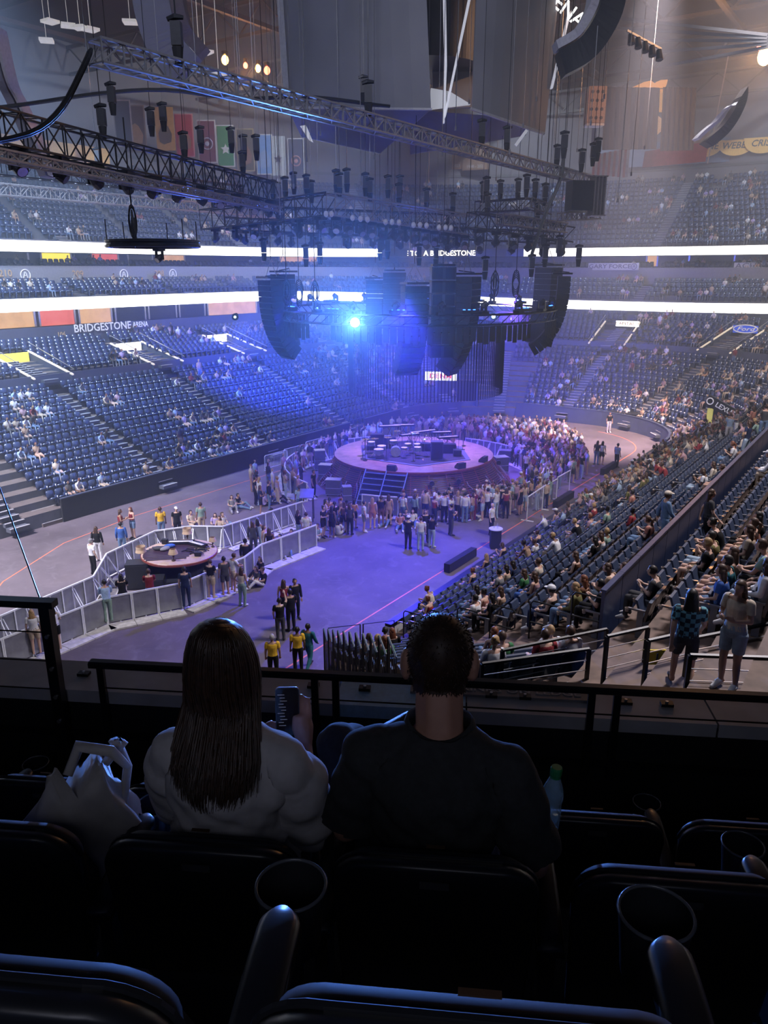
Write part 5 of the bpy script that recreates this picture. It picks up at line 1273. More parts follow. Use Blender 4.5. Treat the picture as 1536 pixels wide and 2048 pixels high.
LP = light_proto(); lfirst = True; lcount = 0
def slight(p, rz, lb, flip=False, sc_=1.0, group='moving lights on the trusses'):
    global lfirst
    o = LP if lfirst else dup(LP); lfirst = False
    o.location = p; o.rotation_euler = (PI if flip else 0, 0, rz); o.scale = (sc_,)*3
    return tag(o, lb, 'light', group)
def hoist(p, lb, group='chain hoists above the trusses', sz=1.0, top=ROOF):
    e = empty('chain_hoist', p, YAW, lb, 'hoist', group)
    mb = MB(); mb.box((0, 0, .35*sz), (.26*sz, .26*sz, .55*sz)); mb.build('motor', m_arr, e)
    mb = MB(); mb.lathe([(.1*sz, -.35*sz), (.15*sz, .05*sz)], 8); mb.build('chain_bag', m_black, e)
    mb = MB(); mb.tube([(.2*sz, 0, .72*sz), (-.03*sz, 0, .74*sz), (-.22*sz, .0, .68*sz)], [.05*sz, .08*sz, .06*sz], 6); mb.build('hook_clamp', m_truss, e)
    mb = MB(); mb.bar((0, 0, .6*sz), (0, 0, top-p[2]), .018, 4); mb.build('chain', m_trusss if rnd.random() < .4 else m_truss, e)
    return e
def trussline(nm, p0, p1, z0, z1, w_, h_, m=m_truss, nl=0, nh=0, lens=0, bay=None):
    t = truss(p0, p1, w_, h_, nm, m, bay)
    a, b = vec(p0), vec(p1)
    for k in range(nl):
        p = a.lerp(b, (k+.5)/nl); slight((p.x, p.y, p.z-h_/2), rnd.uniform(0, 6), 'moving light hung %s along the %s' % (nth(k), nm), False, 1.5)
    for k in range(nh):
        p = a.lerp(b, (k+.3)/nh); hoist((p.x, p.y, p.z+h_/2+.3), 'chain hoist %s along the %s' % (nth(k), nm))
    return t
trussline('silver diagonal upper truss', (-17.1, 13.2, 17.9), (-17.1, 47.6, 17.9), 0, 0, .5, .5, m_trusss, 0, 4, bay=.62)
trussline('long left truss hung with lamps', (-22.6, 12.2, 17.0), (-30.2, 34.2, 17.0), 0, 0, .6, .95, m_truss, 12, 4)
trussline('thin truss under the long left one', (-21.9, 12.3, 16.1), (-29.8, 34.0, 16.1), 0, 0, .5, .25, m_trussg, 0, 0, bay=.5)
trussline('far left truss with a row of small lamps', (-40.4, 22.0, 18.1), (-39.2, 41.0, 17.9), 0, 0, .5, .9, m_truss, 0, 3)
trussline('grey truss farthest to the left', (-44, 24.0, 17.3), (-42.5, 48, 17.1), 0, 0, .5, .6, m_trussg, 0, 0)
trussline('grey front truss over the stage', ond(661, 410, 42), ond(940, 452, 47), 0, 0, .9, 1.05, m_trussg, 13, 5)
trussline('black left truss of the stage grid', ond(412, 440, 50), ond(665, 408, 43), 0, 0, .9, 1.1, m_truss, 6, 4)
trussline('right truss of the stage grid', ond(942, 440, 44), ond(1138, 470, 48), 0, 0, .8, .8, m_truss, 6, 2)
trussline('grey ladder truss at the right', ond(1000, 438, 43), ond(1128, 456, 47), 0, 0, .5, .5, m_trussg, 0, 0)
trussline('upper right truss of the stage grid', ond(955, 415, 48), ond(1060, 408, 46), 0, 0, .6, .6, m_truss, 0, 3)
trussline('upper right grey end truss', ond(1056, 405, 45), ond(1098, 420, 46), 0, 0, .5, .5, m_trussg, 0, 1)
trussline('back truss of the stage grid', ond(500, 452, 54), ond(930, 462, 56), 0, 0, .9, .9, m_truss, 8, 2)
trussline('middle cross truss above the stage', ond(450, 447, 50), ond(1120, 476, 53), 0, 0, .8, .7, m_truss, 10, 2)
trussline('second cross truss above the stage', ond(560, 430, 47), ond(950, 445, 51), 0, 0, .8, .8, m_truss, 6, 0)
trussline('small right truss by the dimmer rack', ond(1120, 434, 45), ond(1196, 430, 47), 0, 0, .4, .4, m_trussg, 0, 0)
for k in range(26):
    p = Vector((-40.4, 22.5, 17.62)).lerp(Vector((-39.2, 40.5, 17.42)), k/26); mb = MB(); mb.lathe([(.07, 0), (.07, .1)], 8); o = mb.build('lamp_can', m_white); o.location = p
    tag(o, 'small white lamp can %s along the far left truss' % nth(k), 'light', 'white lamp cans on the far left truss')
bulb = mat('small_bulb', (.7, .7, .7), rough=.3)
for k, (u, v) in enumerate([(721, 438), (735, 439), (771, 444), (784, 444), (798, 445), (827, 450), (840, 450), (853, 451), (878, 455), (891, 455), (902, 456), (652, 428), (663, 428), (705, 436)]):
    p = ond(u, v, 41); mb = MB(); ell(mb, (0, 0, 0), (.12, .12, .15), 8, 6); o = mb.build('lamp', bulb, smooth=True); o.location = p; tag(o, 'round white lamp under the grey front truss, %s of the row' % nth(k), 'light', 'round lamps under the front truss')
# dimmer rack at the end of the silver truss
e = empty('dimmer_rack', ond(1174, 432, 45), YAW+.2, 'black rack with four bays at the end of the silver truss', 'rack')
mb = MB(); mb.box((-.55, 0, 1.0), (1.2, .9, 1.5)); mb.build('body', m_truss, e)
for k in range(4): mb = MB(); mb.box((.15+.2*k, -.1, 1.0), (.06, .7, 2.0)); mb.build('bar', m_trussg, e)
for z in (0.02, 1.98): mb = MB(); mb.box((.45, -.1, z), (.8, .75, .06)); mb.build('frame', m_trussg, e)
# hoist and wire forest
for k, (u, v, d) in enumerate([(673, 372, 44), (694, 370, 44), (731, 378, 45), (776, 382, 46), (800, 382, 46), (571, 385, 46), (588, 375, 47), (623, 392, 46), (327, 245, 38), (303, 255, 38), (402, 290, 40), (463, 290, 42), (488, 305, 42), (513, 305, 42), (973, 385, 46), (1053, 380, 46), (1090, 398, 46), (1163, 330, 46), (1186, 318, 46), (1195, 308, 46), (1128, 300, 40), (1014, 290, 40), (838, 518, 46), (872, 520, 46), (760, 508, 47), (775, 505, 47), (612, 520, 45), (640, 515, 45), (528, 508, 45), (1085, 500, 46), (1118, 500, 47), (970, 545, 43), (1157, 520, 46), (727, 190, 40), (225, 210, 34), (1090, 520, 44), (1063, 540, 44)]):
    hoist(ond(u, v, d), 'chain hoist of the upper rig, %s from the left' % nth(0) if 0 else 'black chain hoist near the %s' % ('upper trusses, %s of them' % nth(k) if v < 420 else 'speaker arrays, %s of them' % nth(k-22)), 'chain hoists above the trusses', 1.05)
wires = [(x, 0, 0) for x in range(560, 1290, 27)]
m_wire = mat('steel_wire', (.30, .31, .34), rough=.4, metal=.5)
for k, (u, _, _) in enumerate(wires):
    d = 36+((k*37) % 17); zlow = ond(u, 430-(k*53) % 260, d); mb = MB(); mb.bar(zlow, (zlow.x, zlow.y, ROOF), .018, 4)
    mb.lathe([(.05, 0), (.05, .2)], 6, tuple(zlow)); tag(mb.build('rigging_wire', m_wire), 'steel rigging wire, %s from the left across the middle' % nth(k), 'wire', 'steel rigging wires')
# line arrays
def line_array(top, n, wd, hgt, dep, rz, curve, lb, m=m_arr, grille=None):
    e = empty('speaker_array', top, rz, lb, 'speaker', 'flown speaker arrays')
    y, z, ang = 0.0, 0.0, 0.0
    mb = MB(); mb.box((0, .1, .14), (wd*.9, dep*1.6, .10)); mb.bar((0, -.3, .2), (0, .6, .3), .04); mb.build('bumper', m_truss, e)
    for i in range(n):
        ang = curve*(i/n)**1.8
        M = Matrix.Rotation(ang, 3, 'X'); c = Vector((0, y, z)) + M @ Vector((0, 0, -hgt/2))
        mb = MB(); mb.box(c, (wd, dep, hgt*.95), M); cab = mb.build('cabinet', m, e)
        mb = MB(); mb.box(c + M @ Vector((0, -dep/2-.012, 0)), (wd*.93, .02, hgt*.82), M)
        mb.build('grille', m_black, cab)
        q = Vector((0, y, z)) + M @ Vector((0, 0, -hgt)); y, z = q.y, q.z
    for s in (-1, 1): mb = MB(); mb.bar((s*wd*.4, .1, .2), (0, .1, 1.1), .02); mb.build('sling', m_wire, e)
    mb = MB(); mb.bar((0, .1, 1.1), (0, .1, ROOF-top[2]), .02); mb.build('chain', m_truss, e)
    return e
# rz: local -Y is the front of the boxes; positive curve swings the bottom towards the back
line_array(ond(830, 572, 42), 16, 1.35, .31, .75, YAW+R(18), 1.0, 'front left curved speaker array nearest the middle')
line_array(ond(938, 553, 43), 16, 1.35, .33, .9, YAW+R(62), .72, 'front right curved speaker array with lit grille edge', mat('speaker_grey', (.055, .058, .066), rough=.5))
line_array(ond(540, 560, 45), 15, 1.3, .30, .8, YAW-R(48), .95, 'outer left curved speaker array in blue light')
line_array(ond(565, 548, 47), 14, 1.2, .30, .8, YAW-R(30), .25, 'straight speaker array behind the outer left one')
line_array(ond(1128, 552, 47), 15, 1.2, .32, .7, YAW+R(80), 1.15, 'outer right curved speaker array')
line_array(ond(1098, 535, 49), 14, 1.5, .33, .9, YAW+R(120), .35, 'blue lit speaker array left of the outer right one')
line_array(ond(752, 560, 55), 12, 1.2, .30, .7, YAW+R(160), .4, 'small rear left speaker array')
line_array(ond(789, 545, 53), 12, 1.5, .34, .7, YAW+R(180), 0, 'flat rear speaker column behind the middle')
sub = empty('subwoofer_column', ond(886, 535, 43), YAW+R(4), 'straight hanging column of large square subwoofers in the middle', 'speaker', 'flown speaker arrays')
for i in range(7):
    hh = .74 if i not in (2, 4) else .5; z = -(i*.68)-.3
    mb = MB(); mb.box((0, 0, z), (1.3, 1.0, .64)); cab = mb.build('cabinet', m_arr if i not in (2, 5) else mat('speaker_pale', (.09, .09, .095), rough=.6), sub)
    for s in (-1, 1): mb = MB(); mb.box((s*.33, -.51, z), (.5, .02, .56)); mb.build('grille', m_black, cab)
mb = MB(); mb.box((0, 0, .12), (1.2, .9, .12)); mb.build('bumper', m_truss, sub); mb = MB(); mb.bar((0, 0, .2), (0, 0, 18), .02); mb.build('chain', m_truss, sub)
# droopy cable bundles
def cable(pts, r_, lb, gr='hanging cable bundles', n=3):
    e = empty('cable_bundle', pts[0], 0, lb, 'cable', gr); P0 = vec(pts[0])
    for q in range(n):
        o_ = Vector((rnd.uniform(-1, 1), rnd.uniform(-1, 1), rnd.uniform(-1, 1)))*r_*1.6
        mb = MB(); mb.tube([vec(p)-P0+(o_ if 0 < i < len(pts)-1 else o_*.3) for i, p in enumerate(pts)], r_, 5); mb.build('cable', m_blk, e)
    return e
def curve(px, d0, d1, n=14):
    out = []
    for i in range(n+1):
        t = i/n*(len(px)-1); k = min(int(t), len(px)-2); f = t-k
        p = [px[max(0, k-1)], px[k], px[k+1], px[min(len(px)-1, k+2)]]
        q = [0.5*((2*p[1][a])+(-p[0][a]+p[2][a])*f+(2*p[0][a]-5*p[1][a]+4*p[2][a]-p[3][a])*f*f+(-p[0][a]+3*p[1][a]-3*p[2][a]+p[3][a])*f**3) for a in (0, 1)]
        out.append(ond(q[0], q[1], lerp(d0, d1, i/n)))
    return out
cable(curve([(183, 98), (165, 140), (125, 215), (70, 262), (-20, 285)], 20.5, 16), .03, 'thick black cable bundle swooping down from the end of the silver truss', n=5)
cable(curve([(-20, 215), (60, 205), (200, 185), (330, 178), (480, 195), (620, 192), (780, 212)], 34, 38, 24), .07, 'long black cable snake crossing the rig from the left', n=2)
cable(curve([(1128, 300), (1120, 360), (1090, 430), (1060, 520)], 44, 44), .05, 'black cables dropping past the end of the silver truss', n=3)
for k, (u, v, d) in enumerate([(573, 575, 44), (598, 580, 44), (630, 580, 44), (990, 560, 46), (1032, 560, 46), (265, 440, 31)]):
    e = empty('cable_coil', ond(u, v, d), YAW, 'bundle of coiled black cable hanging %s' % (['beside the outer left array', 'second from the outer left array', 'third from the outer left array', 'right of the front right array', 'between the right arrays', 'over the small stage'][k]), 'cable', 'coiled cables hanging from the rig')
    s_ = 1.0
    for q in range(5):
        mb = MB(); a0 = rnd.uniform(0, 3); mb.tube([(.22*s_*math.cos(a)*math.cos(a0), .22*s_*math.cos(a)*math.sin(a0), .55*s_*math.sin(a)-.1*q) for a in [2*PI*t/12 for t in range(12)]], .03, 5, closed=True); mb.build('loop', m_blk, e)
    mb = MB(); mb.bar((0, 0, .4), (0, 0, 4.5 if k < 5 else 3.5), .03); mb.build('cable', m_blk, e)
# ring truss with fringe and blue uplights round the stage
m_blue = mat('blue_lit_fixture', (.1, .2, .9), emit=(.03, .14, 1), es=5.0, var=.1)
rt = empty('ring_truss', (SX, SY, 0), 0, 'black circular truss hanging low round the stage with a fringe below', 'truss')
for zz in (10.25, 10.75):
    for rr in (7.9, 8.5):
        mb = MB(); mb.tube([(rr*math.cos(2*PI*k/40), rr*math.sin(2*PI*k/40), zz) for k in range(40)], .04, 5, closed=True); mb.build('chord', m_truss, rt)
mb = MB()
for k in range(80):
    a, b = 2*PI*k/80, 2*PI*(k+1)/80
    mb.bar((8.5*math.cos(a), 8.5*math.sin(a), 10.25), (8.5*math.cos(b), 8.5*math.sin(b), 10.75), .025); mb.bar((7.9*math.cos(a), 7.9*math.sin(a), 10.75), (8.5*math.cos(a), 8.5*math.sin(a), 10.75), .025)
mb.build('lacing', m_truss, rt)['kind'] = 'stuff'
mb = MB(); n = 140
for k in range(n):
    if (k % 35) > 30: continue
    a, b = 2*PI*k/n, 2*PI*(k+.75)/n; h = .75+.2*((k*7) % 5)/5
    mb.plate([(8.45*math.cos(a), 8.45*math.sin(a), 10.2), (8.45*math.cos(b), 8.45*math.sin(b), 10.2), (8.45*math.cos(b), 8.45*math.sin(b), 10.2-h), (8.45*math.cos(a), 8.45*math.sin(a), 10.2-h)], (.02, .02, 0))
mb.build('fringe', m_black, rt)['kind'] = 'stuff'
for k in range(22):
    a = 2*PI*k/22; slight((SX+8.2*math.cos(a), SY+8.2*math.sin(a), 10.8), a, 'moving light standing on the ring truss, %s round it' % nth(k), True, 1.2, 'moving lights on the ring truss')
for k in range(14):
    a = 2*PI*(k+.5)/14; e = empty('blue_light', (SX+8.2*math.cos(a), SY+8.2*math.sin(a), 10.82), a, 'blue glowing light bar on the ring truss, %s round it' % nth(k), 'light', 'blue light bars on the ring truss')
    mb = MB(); mb.box((0, 0, .12), (.35, .9, .16)); mb.build('housing', m_truss, e)
    for q in range(3): mb = MB(); mb.lathe([(.07, 0), (.07, .03)], 8, (0, -.28+.28*q, .2)); mb.build('lens', m_blue, e)
# strand curtain behind the arrays
mb = MB()
for k in range(150):
    a = 2*PI*k/150; r_ = 5.1; mb.bar((r_*math.cos(a), r_*math.sin(a), 5.3), (r_*math.cos(a), r_*math.sin(a), 9.6), .028, 3)
o = mb.build('strand_curtain', m_black); o.location = (SX-1.0, SY+3.0, 0); tag(o, 'round curtain of hanging black strands above the stage', 'curtain', kind='stuff')
mb = MB(); mb.tube([(5.1*math.cos(2*PI*k/40), 5.1*math.sin(2*PI*k/40), 9.65) for k in range(40)], .05, 5, closed=True); o = mb.build('curtain_ring', m_truss); o.location = (SX-1.0, SY+3.0, 0); tag(o, 'black hoop carrying the strand curtain', 'hoop')
# bright lamps facing the suite
for k, (u, v, d, r_, es, pw) in enumerate([(710, 645, 40, .22, 120, 42000), (987, 633, 47, .10, 60, 1500), (470, 634, 47, .06, 30, 300)]):
    p = ond(u, v, d); e = empty('bright_spotlight', p, YAW, ['dazzling blue-white spotlight facing the seats left of the curtain', 'small bright blue spotlight right of the arrays', 'tiny blue spotlight at the left end of the ring truss'][k], 'light')
    mb = MB(); mb.tube([(0, .45, .1), (0, .1, 0), (0, .02, 0)], [.12, .2, .21], 12); mb.build('head', m_arr, e)
    mb = MB(); ell(mb, (0, 0, 0), (r_, .05, r_), 16, 8); mb.build('lens', mat('dazzling_lens_%s' % 'abc'[k], (.6, .8, 1), emit=(.35, .62, 1), es=es), e, smooth=True)
    light('SPOT', 'spotlight_beam', p-Vector((-_sa, _ca, 0))*.2, pw, (.10, .28, 1.0), tuple(p-Vector((-_sa, _ca, 0))*10+Vector((0, 0, 1.2))), .12, spot_size=R(50), spot_blend=.9)
# small oval platform over the small stage
e = empty('flown_ring', (BX, BY, 13.85), 0, 'dark flat ring platform hanging over the small stage', 'platform')
for rr, zz in ((1.75, 0), (1.75, .18), (1.35, .1)):
    mb = MB(); mb.tube([(rr*math.cos(2*PI*k/32), rr*math.sin(2*PI*k/32), zz) for k in range(32)], .06, 5, closed=True); mb.build('hoop', m_truss, e)
mb = MB(); mb.lathe([(1.3, .05), (1.75, .05), (1.75, .12), (1.3, .12), (1.3, .05)], 32, cap=False); mb.build('deck_panel', m_truss, e)
for k in range(6): a = 2*PI*k/6; mb = MB(); mb.bar((1.7*math.cos(a), 1.7*math.sin(a), .1), (1.7*math.cos(a), 1.7*math.sin(a), .95), .02); mb.build('rod', m_truss, e)
slight((BX+.3, BY, 13.8), 0, 'moving light under the dark ring platform')
# ------------------------------------------------------------------ centre scoreboard
m_sb = mat('scoreboard_screen_off', (.24, .25, .29), rough=.65, var=.1, scale=.4)
m_sbe = mat('scoreboard_edge', (.45, .46, .50), rough=.4)
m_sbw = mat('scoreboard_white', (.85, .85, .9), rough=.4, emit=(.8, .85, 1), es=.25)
sb = empty('scoreboard', ond(835, 0, 46), 0, 'huge dark centre-hung scoreboard of curved blank screens with white fins', 'scoreboard'); SB0 = sb.location.copy()
def patch(px, ds, m, nm, th=.3, bulge=0.0, parent=sb, base=None, n=8):
    base = SB0 if base is None else base
    tl, tr, br, bl = px; g = []
    for j in range(n+1):
        row = []
        for i in range(n+1):
            s, t = i/n, j/n
            u = lerp(lerp(tl[0], tr[0], s), lerp(bl[0], br[0], s), t); v = lerp(lerp(tl[1], tr[1], s), lerp(bl[1], br[1], s), t)
            d = lerp(lerp(ds[0], ds[1], s), lerp(ds[3], ds[2], s), t) - bulge*4*s*(1-s)
            row.append(ond(u, v, d)-base)
        g.append(row)
    off = Vector((-_sa, _ca, 0))*th; mb = MB(); N_ = (n+1)**2
    vs = [p for r_ in g for p in r_]+[p+off for r_ in g for p in r_]; fs = []
    for j in range(n):
        for i in range(n):
            a = j*(n+1)+i; fs += [(a, a+n+1, a+n+2, a+1), (N_+a, N_+a+1, N_+a+n+2, N_+a+n+1)]
    for i in range(n):
        for a, b in ((i, i+1), ((n+1)*n+i+1, (n+1)*n+i), ((i+1)*(n+1), i*(n+1)), (i*(n+1)+n, (i+1)*(n+1)+n)): fs.append((a, b, b+N_, a+N_))
    mb.add(vs, fs); return mb.build(nm, m, parent)
patch([(530, -330), (840, -330), (862, 216), (572, 214)], [47, 41, 40.5, 46], m_sb, 'screen', .4, 1.2)
patch([(528, -330), (545, -330), (580, 214), (568, 196)], [46.6, 46.4, 45.5, 45.8], m_sbe, 'edge', .3)
patch([(966, -330), (1150, -330), (1090, 268), (944, 216)], [41, 46, 45, 40.5], m_sb, 'screen', .4, .8)
patch([(1136, 30), (1143, 20), (1106, 176), (1102, 176)], [45.8, 45.9, 45.2, 45.2], m_sbw, 'edge', .3)
patch([(858, -330), (960, -330), (945, 214), (866, 216)], [52, 52, 50, 50], m_sb, 'inner_screen', .3)
patch([(862, 176), (900, 183), (941, 208), (858, 218)], [46, 46, 45, 45], m_sbw, 'underside', .3)
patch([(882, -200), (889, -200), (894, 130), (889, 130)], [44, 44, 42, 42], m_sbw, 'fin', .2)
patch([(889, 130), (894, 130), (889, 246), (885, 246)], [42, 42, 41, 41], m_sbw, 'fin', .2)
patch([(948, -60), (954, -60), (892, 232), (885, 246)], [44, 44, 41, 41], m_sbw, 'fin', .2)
patch([(574, 214), (864, 216), (760, 306), (602, 272)], [46, 41, 47, 49], m_sb, 'lower_screen', .3, .8)
patch([(822, 220), (1048, 236), (1052, 270), (820, 308)], [45, 45, 48, 48], m_sb, 'lower_screen', .3, .8)
patch([(570, 212), (864, 216), (864, 220), (570, 216)], [45.6, 40.3, 40.3, 45.6], m_sbe, 'rim', .2, 1.2)
patch([(942, 214), (1090, 264), (1088, 269), (942, 219)], [40.4, 44.8, 44.8, 40.4], m_sbe, 'rim', .2, .8)
patch([(602, 268), (760, 302), (760, 307), (602, 273)], [48.8, 46.8, 46.8, 48.8], m_sbe, 'rim', .2)
patch([(1030, 288), (1052, 258), (1056, 262), (1034, 292)], [45, 45, 45, 45], m_sbw, 'fin', .2)
patch([(600, 252), (612, 250), (626, 284), (618, 280)], [46, 46, 46, 46], m_sbw, 'fin', .2)
mb = MB(); mb.lathe([(3.4, 0), (3.4, 7)], 20); o = mb.build('core', m_truss, sb); o.location = ond(850, 180, 50)-SB0+Vector((0, 0, 1))
pa_ = ond(1120, 8, 45.2); tx = text('lettering', 'ARENA', .95, mat('white_letter_lit', (.8, .8, .8), emit=(1, 1, 1), es=1.2), facing(pa_-SB0, (.35, -.9, -.1)) @ Matrix.Rotation(R(-38), 4, 'Z'), sb)
# big arcs hung around it
def arc(px, d0, d1, wd, th, m, m2, lb, ext=6):
    pts = curve(px, d0, d1, 18); e = empty('curved_truss', pts[0], 0, lb, 'truss', 'curved arcs round the scoreboard'); P0 = pts[0]
    for nm, sft, w2, mm in (('inner_band', 0, wd, m), ('outer_band', th, wd*.35, m2)):
        rg = []
        for i, p in enumerate(pts):
            t = (pts[min(i+1, len(pts)-1)]-pts[max(i-1, 0)]).normalized(); f = Vector((-_sa, _ca, 0)); n_ = t.cross(f).normalized()
            c = p-P0+n_*sft; rg.append([c+n_*w2/2, c+n_*w2/2+f*1.0, c-n_*w2/2+f*1.0, c-n_*w2/2])
        mb = MB(); mb.rings(rg); mb.build(nm, mm, e)
    return e
arc([(1235, -60), (1222, 20), (1180, 90), (1125, 125)], 36, 38, 1.0, -.75, m_truss, m_sbe, 'thick dark curved arc at the upper right of the scoreboard')
arc([(1490, 182), (1480, 215), (1455, 255), (1418, 288)], 50, 54, .6, -.75, mat('arc_brown', (.07, .06, .055), rough=.6), m_sbe, 'curved arc with a pale edge near the right drapes')
arc([(-30, 40), (-5, 150), (25, 215), (85, 352)], 33, 36, .3, .30, m_sb, m_sbe, 'pale edged curved arc at the left edge')
arc([(295, -60), (305, 20), (330, 90), (372, 140)], 45, 47, 1.9, 1.3, m_sb, mat('arc_holes', (.16, .13, .12), rough=.6), 'dark curved arc left of the scoreboard')
# ------------------------------------------------------------------ roof steel
for k in range(7):
    y = 8+k*15; e = empty('roof_truss', (-110, y, 31.2), 0, 'grey steel roof truss spanning the arena, %s from the near end' % nth(k), 'beam', 'roof trusses')
    for z in (0, 2.3): mb = MB(); mb.box((65, 0, z), (130, .3, .25)); mb.build('chord', m_beam, e)
    mb = MB()
    for q in range(26): mb.bar((q*5, 0, .1), (q*5+2.5, 0, 2.2), .09); mb.bar((q*5+2.5, 0, 2.2), (q*5+5, 0, .1), .09)
    mb.build('lacing', m_beam, e)['kind'] = 'stuff'
for k, x in enumerate((-75, -60, -45, -30, -15, 0)):
    mb = MB(); mb.box((x, 52, 30.7), (.35, 108, .3)); tag(mb.build('roof_beam', m_beam), 'long steel beam under the roof, %s from the left' % nth(k), 'beam', 'long roof beams')
for k in range(5):
    p = ond(1180+k*40, 30+k*25, 60); q = ond(1536, 70+k*6, 52); mb = MB(); mb.bar(p, q, .12); tag(mb.build('roof_strut', m_beam), 'slanting roof strut at the upper right, %s of five' % nth(k), 'beam', 'slanting roof struts')
for k, (u, v) in enumerate([(100, 43), (136, 51), (160, 55), (181, 59), (93, 81), (398, 100), (410, 104), (260, 44), (437, 149)]):
    p = ond(u, v, 60); mb = MB(); mb.box((0, 0, 0), (.9, .9, .18)); mb.bar((0, 0, .1), (0, 0, ROOF-p.z), .02); o = mb.build('ceiling_lamp', mat('ceiling_lamp_white', (.6, .6, .62), emit=(1, .98, .95), es=.25)); o.location = p; o.rotation_euler = (0, 0, k)
    tag(o, 'small pale square lamp under the roof at the upper left, %s of nine' % nth(k), 'lamp', 'pale lamps under the roof')
for k, (u, v, c, r_) in enumerate([(450, 120, (1, .5, .12), .35), (491, 131, (1, .12, .06), .22), (516, 137, (1, .55, .15), .28), (534, 141, (1, .1, .05), .3), (1521, 92, (1, .12, .10), .3), (1530, 112, (1, .6, .25), .6)]):
    p = ond(u, v, 68 if u < 1000 else 60); e = empty('coloured_lamp', p, 0, '%s glowing lamp under the roof at the %s' % (['large amber', 'small red', 'small amber', 'deep red', 'red', 'big orange'][k], 'upper left' if k < 4 else 'upper right edge'), 'lamp', 'coloured lamps under the roof')
    mb = MB(); ell(mb, (0, 0, 0), (r_*.8, r_*.8, r_), 10, 7); mb.build('bulb', mat('lamp_%s' % ['amber', 'red', 'orange', 'deep_red', 'red_two', 'fire'][k], c, emit=c, es=9), e, smooth=True)
    mb = MB(); mb.box((0, 0, r_+.15), (r_, r_, .25)); mb.build('housing', m_truss, e)
light('POINT', 'amber_glow', ond(1528, 105, 59), 2500, (1, .45, .15), None, .5)
light('POINT', 'amber_glow', ond(500, 150, 66), 900, (1, .4, .12), None, .5)
# ------------------------------------------------------------------ banners, flags, drapes
def cloth_mat(nm, c): return mat(nm, tuple(q*.6 for q in c), rough=.9, scale=3, var=.12)
def banner(u, v, X, wd, ht, c, border, lb, mark=None, plane='x', gr='team banners hung from the roof', mc=(.6,.6,.6)):
    p = onx(u, v, X) if plane == 'x' else ony(u, v, X)
    e = empty('banner', p, YAW if plane == 'x' else R(8), lb, 'banner', gr)
    if border: mb = MB(); mb.box((0, .02, 0), (wd, .02, ht)); mb.build('border', cloth_mat('banner_border_%s' % border[1], border[0]), e)
    mb = MB(); mb.box((0, -.01, 0), (wd-.22 if border else wd, .03, ht-.22 if border else ht)); mb.build('cloth', cloth_mat('banner_%s' % lb.split()[0], c), e)
    mm = cloth_mat('banner_mark_%s' % lb.split()[0], mc)
    if mark == 'star':
        mb = MB(); pts = [((.5 if k % 2 == 0 else .22)*wd*.6*math.sin(PI*k/5), (.5 if k % 2 == 0 else .22)*wd*.6*math.cos(PI*k/5)) for k in range(10)]
        mb.plate([(x, -.03, z-.3) for x, z in pts], (0, -.02, 0)); mb.build('emblem', mm, e)
    elif mark == 'ring':
        mb = MB(); mb.tube([(.5*math.cos(2*PI*k/16), -.04, .5*math.sin(2*PI*k/16)-.2) for k in range(16)], .07, 5, closed=True); ell(mb, (0, -.04, -.2), (.22, .03, .22), 8, 5); mb.build('emblem', mm, e)
    elif mark == 'blob':
        mb = MB(); mb.plate([(x*wd, -.03, z*ht) for x, z in ((-.32, -.3), (-.1, -.36), (.3, -.3), (.36, -.12), (.18, .06), (.02, .12), (-.2, .05), (-.36, -.1))], (0, -.02, 0)); mb.build('emblem', mm, e)
    elif mark: text('lettering', mark[0], mark[1], mm, facing((0, -.04, mark[2] if len(mark) > 2 else 0), (0, -1, 0)), e)
    return e
WB = ((.5, .5, .5), 'white')
banner(246, 247, -58, 1.5, 3.6, (.03, .04, .08), WB, 'navy banner with white border, farthest left'); banner(270, 258, -60, 1.9, 3.8, (.10, .08, .07), ((.3, .25, .2), 'tan'), 'brown banner second from the left', 'blob', mc=(.5, .33, .1))
banner(330, 258, -60, 1.7, 3.6, (.55, .32, .08), None, 'gold banner half hidden by the rig', 'blob', mc=(.1, .08, .06))
banner(369, 271, -60, 1.75, 3.7, (.38, .02, .05), ((.5, .2, .2), 'pink'), 'red banner with a dark round emblem', 'blob', mc=(.25, .12, .06))
banner(414, 283, -60, 1.8, 3.8, (.13, .02, .05), WB, 'maroon banner with a pale emblem', 'ring', mc=(.3, .3, .4))
banner(451, 292, -60, 1.75, 3.8, (.04, .22, .08), WB, 'green banner with a white star', 'star', mc=(.6, .6, .6))
banner(491, 300, -60, 1.8, 4.0, (.07, .07, .05), ((.35, .28, .15), 'gold'), 'olive banner with a tan border', 'blob', mc=(.2, .1, .06))
banner(529, 309, -60, 1.75, 3.9, (.12, .25, .50), WB, 'lightblue banner with a white border', 'blob', mc=(.2, .3, .5))
banner(556, 312, -60, 1.6, 3.9, (.42, .45, .46), None, 'white banner with a small black figure', 'star', mc=(.03, .03, .05))
banner(592, 318, -60, 1.8, 4.2, (.04, .05, .10), WB, 'darknavy banner with a white and red round badge', 'ring', mc=(.5, .25, .25))
banner(769, 300, 92, 2.6, 4.6, (.30, .21, .13), None, 'tan banner counting shows', ('9 SHOWS\n151,677', .62, -1.2), 'y', 'banners at the far end', (.7, .66, .6))
banner(826, 300, 92, 2.4, 5.0, (.45, .32, .12), None, 'goldpale banner with a dark stripe', ('7', 2.6, .3), 'y', 'banners at the far end', (.06, .05, .05))
banner(903, 312, 94, 3.6, 3.2, (.42, .22, .12), None, 'copper shield banner dated 1997 - 2023', ('1997 - 2023', .5, -1.2), 'y', 'banners at the far end', (.6, .6, .6))
banner(952, 314, 94, 3.6, 3.0, (.30, .18, .11), None, 'darkcopper shield banner dated 1998 - 2021', ('1998 - 2021', .5, -1.1), 'y', 'banners at the far end', (.6, .6, .6))
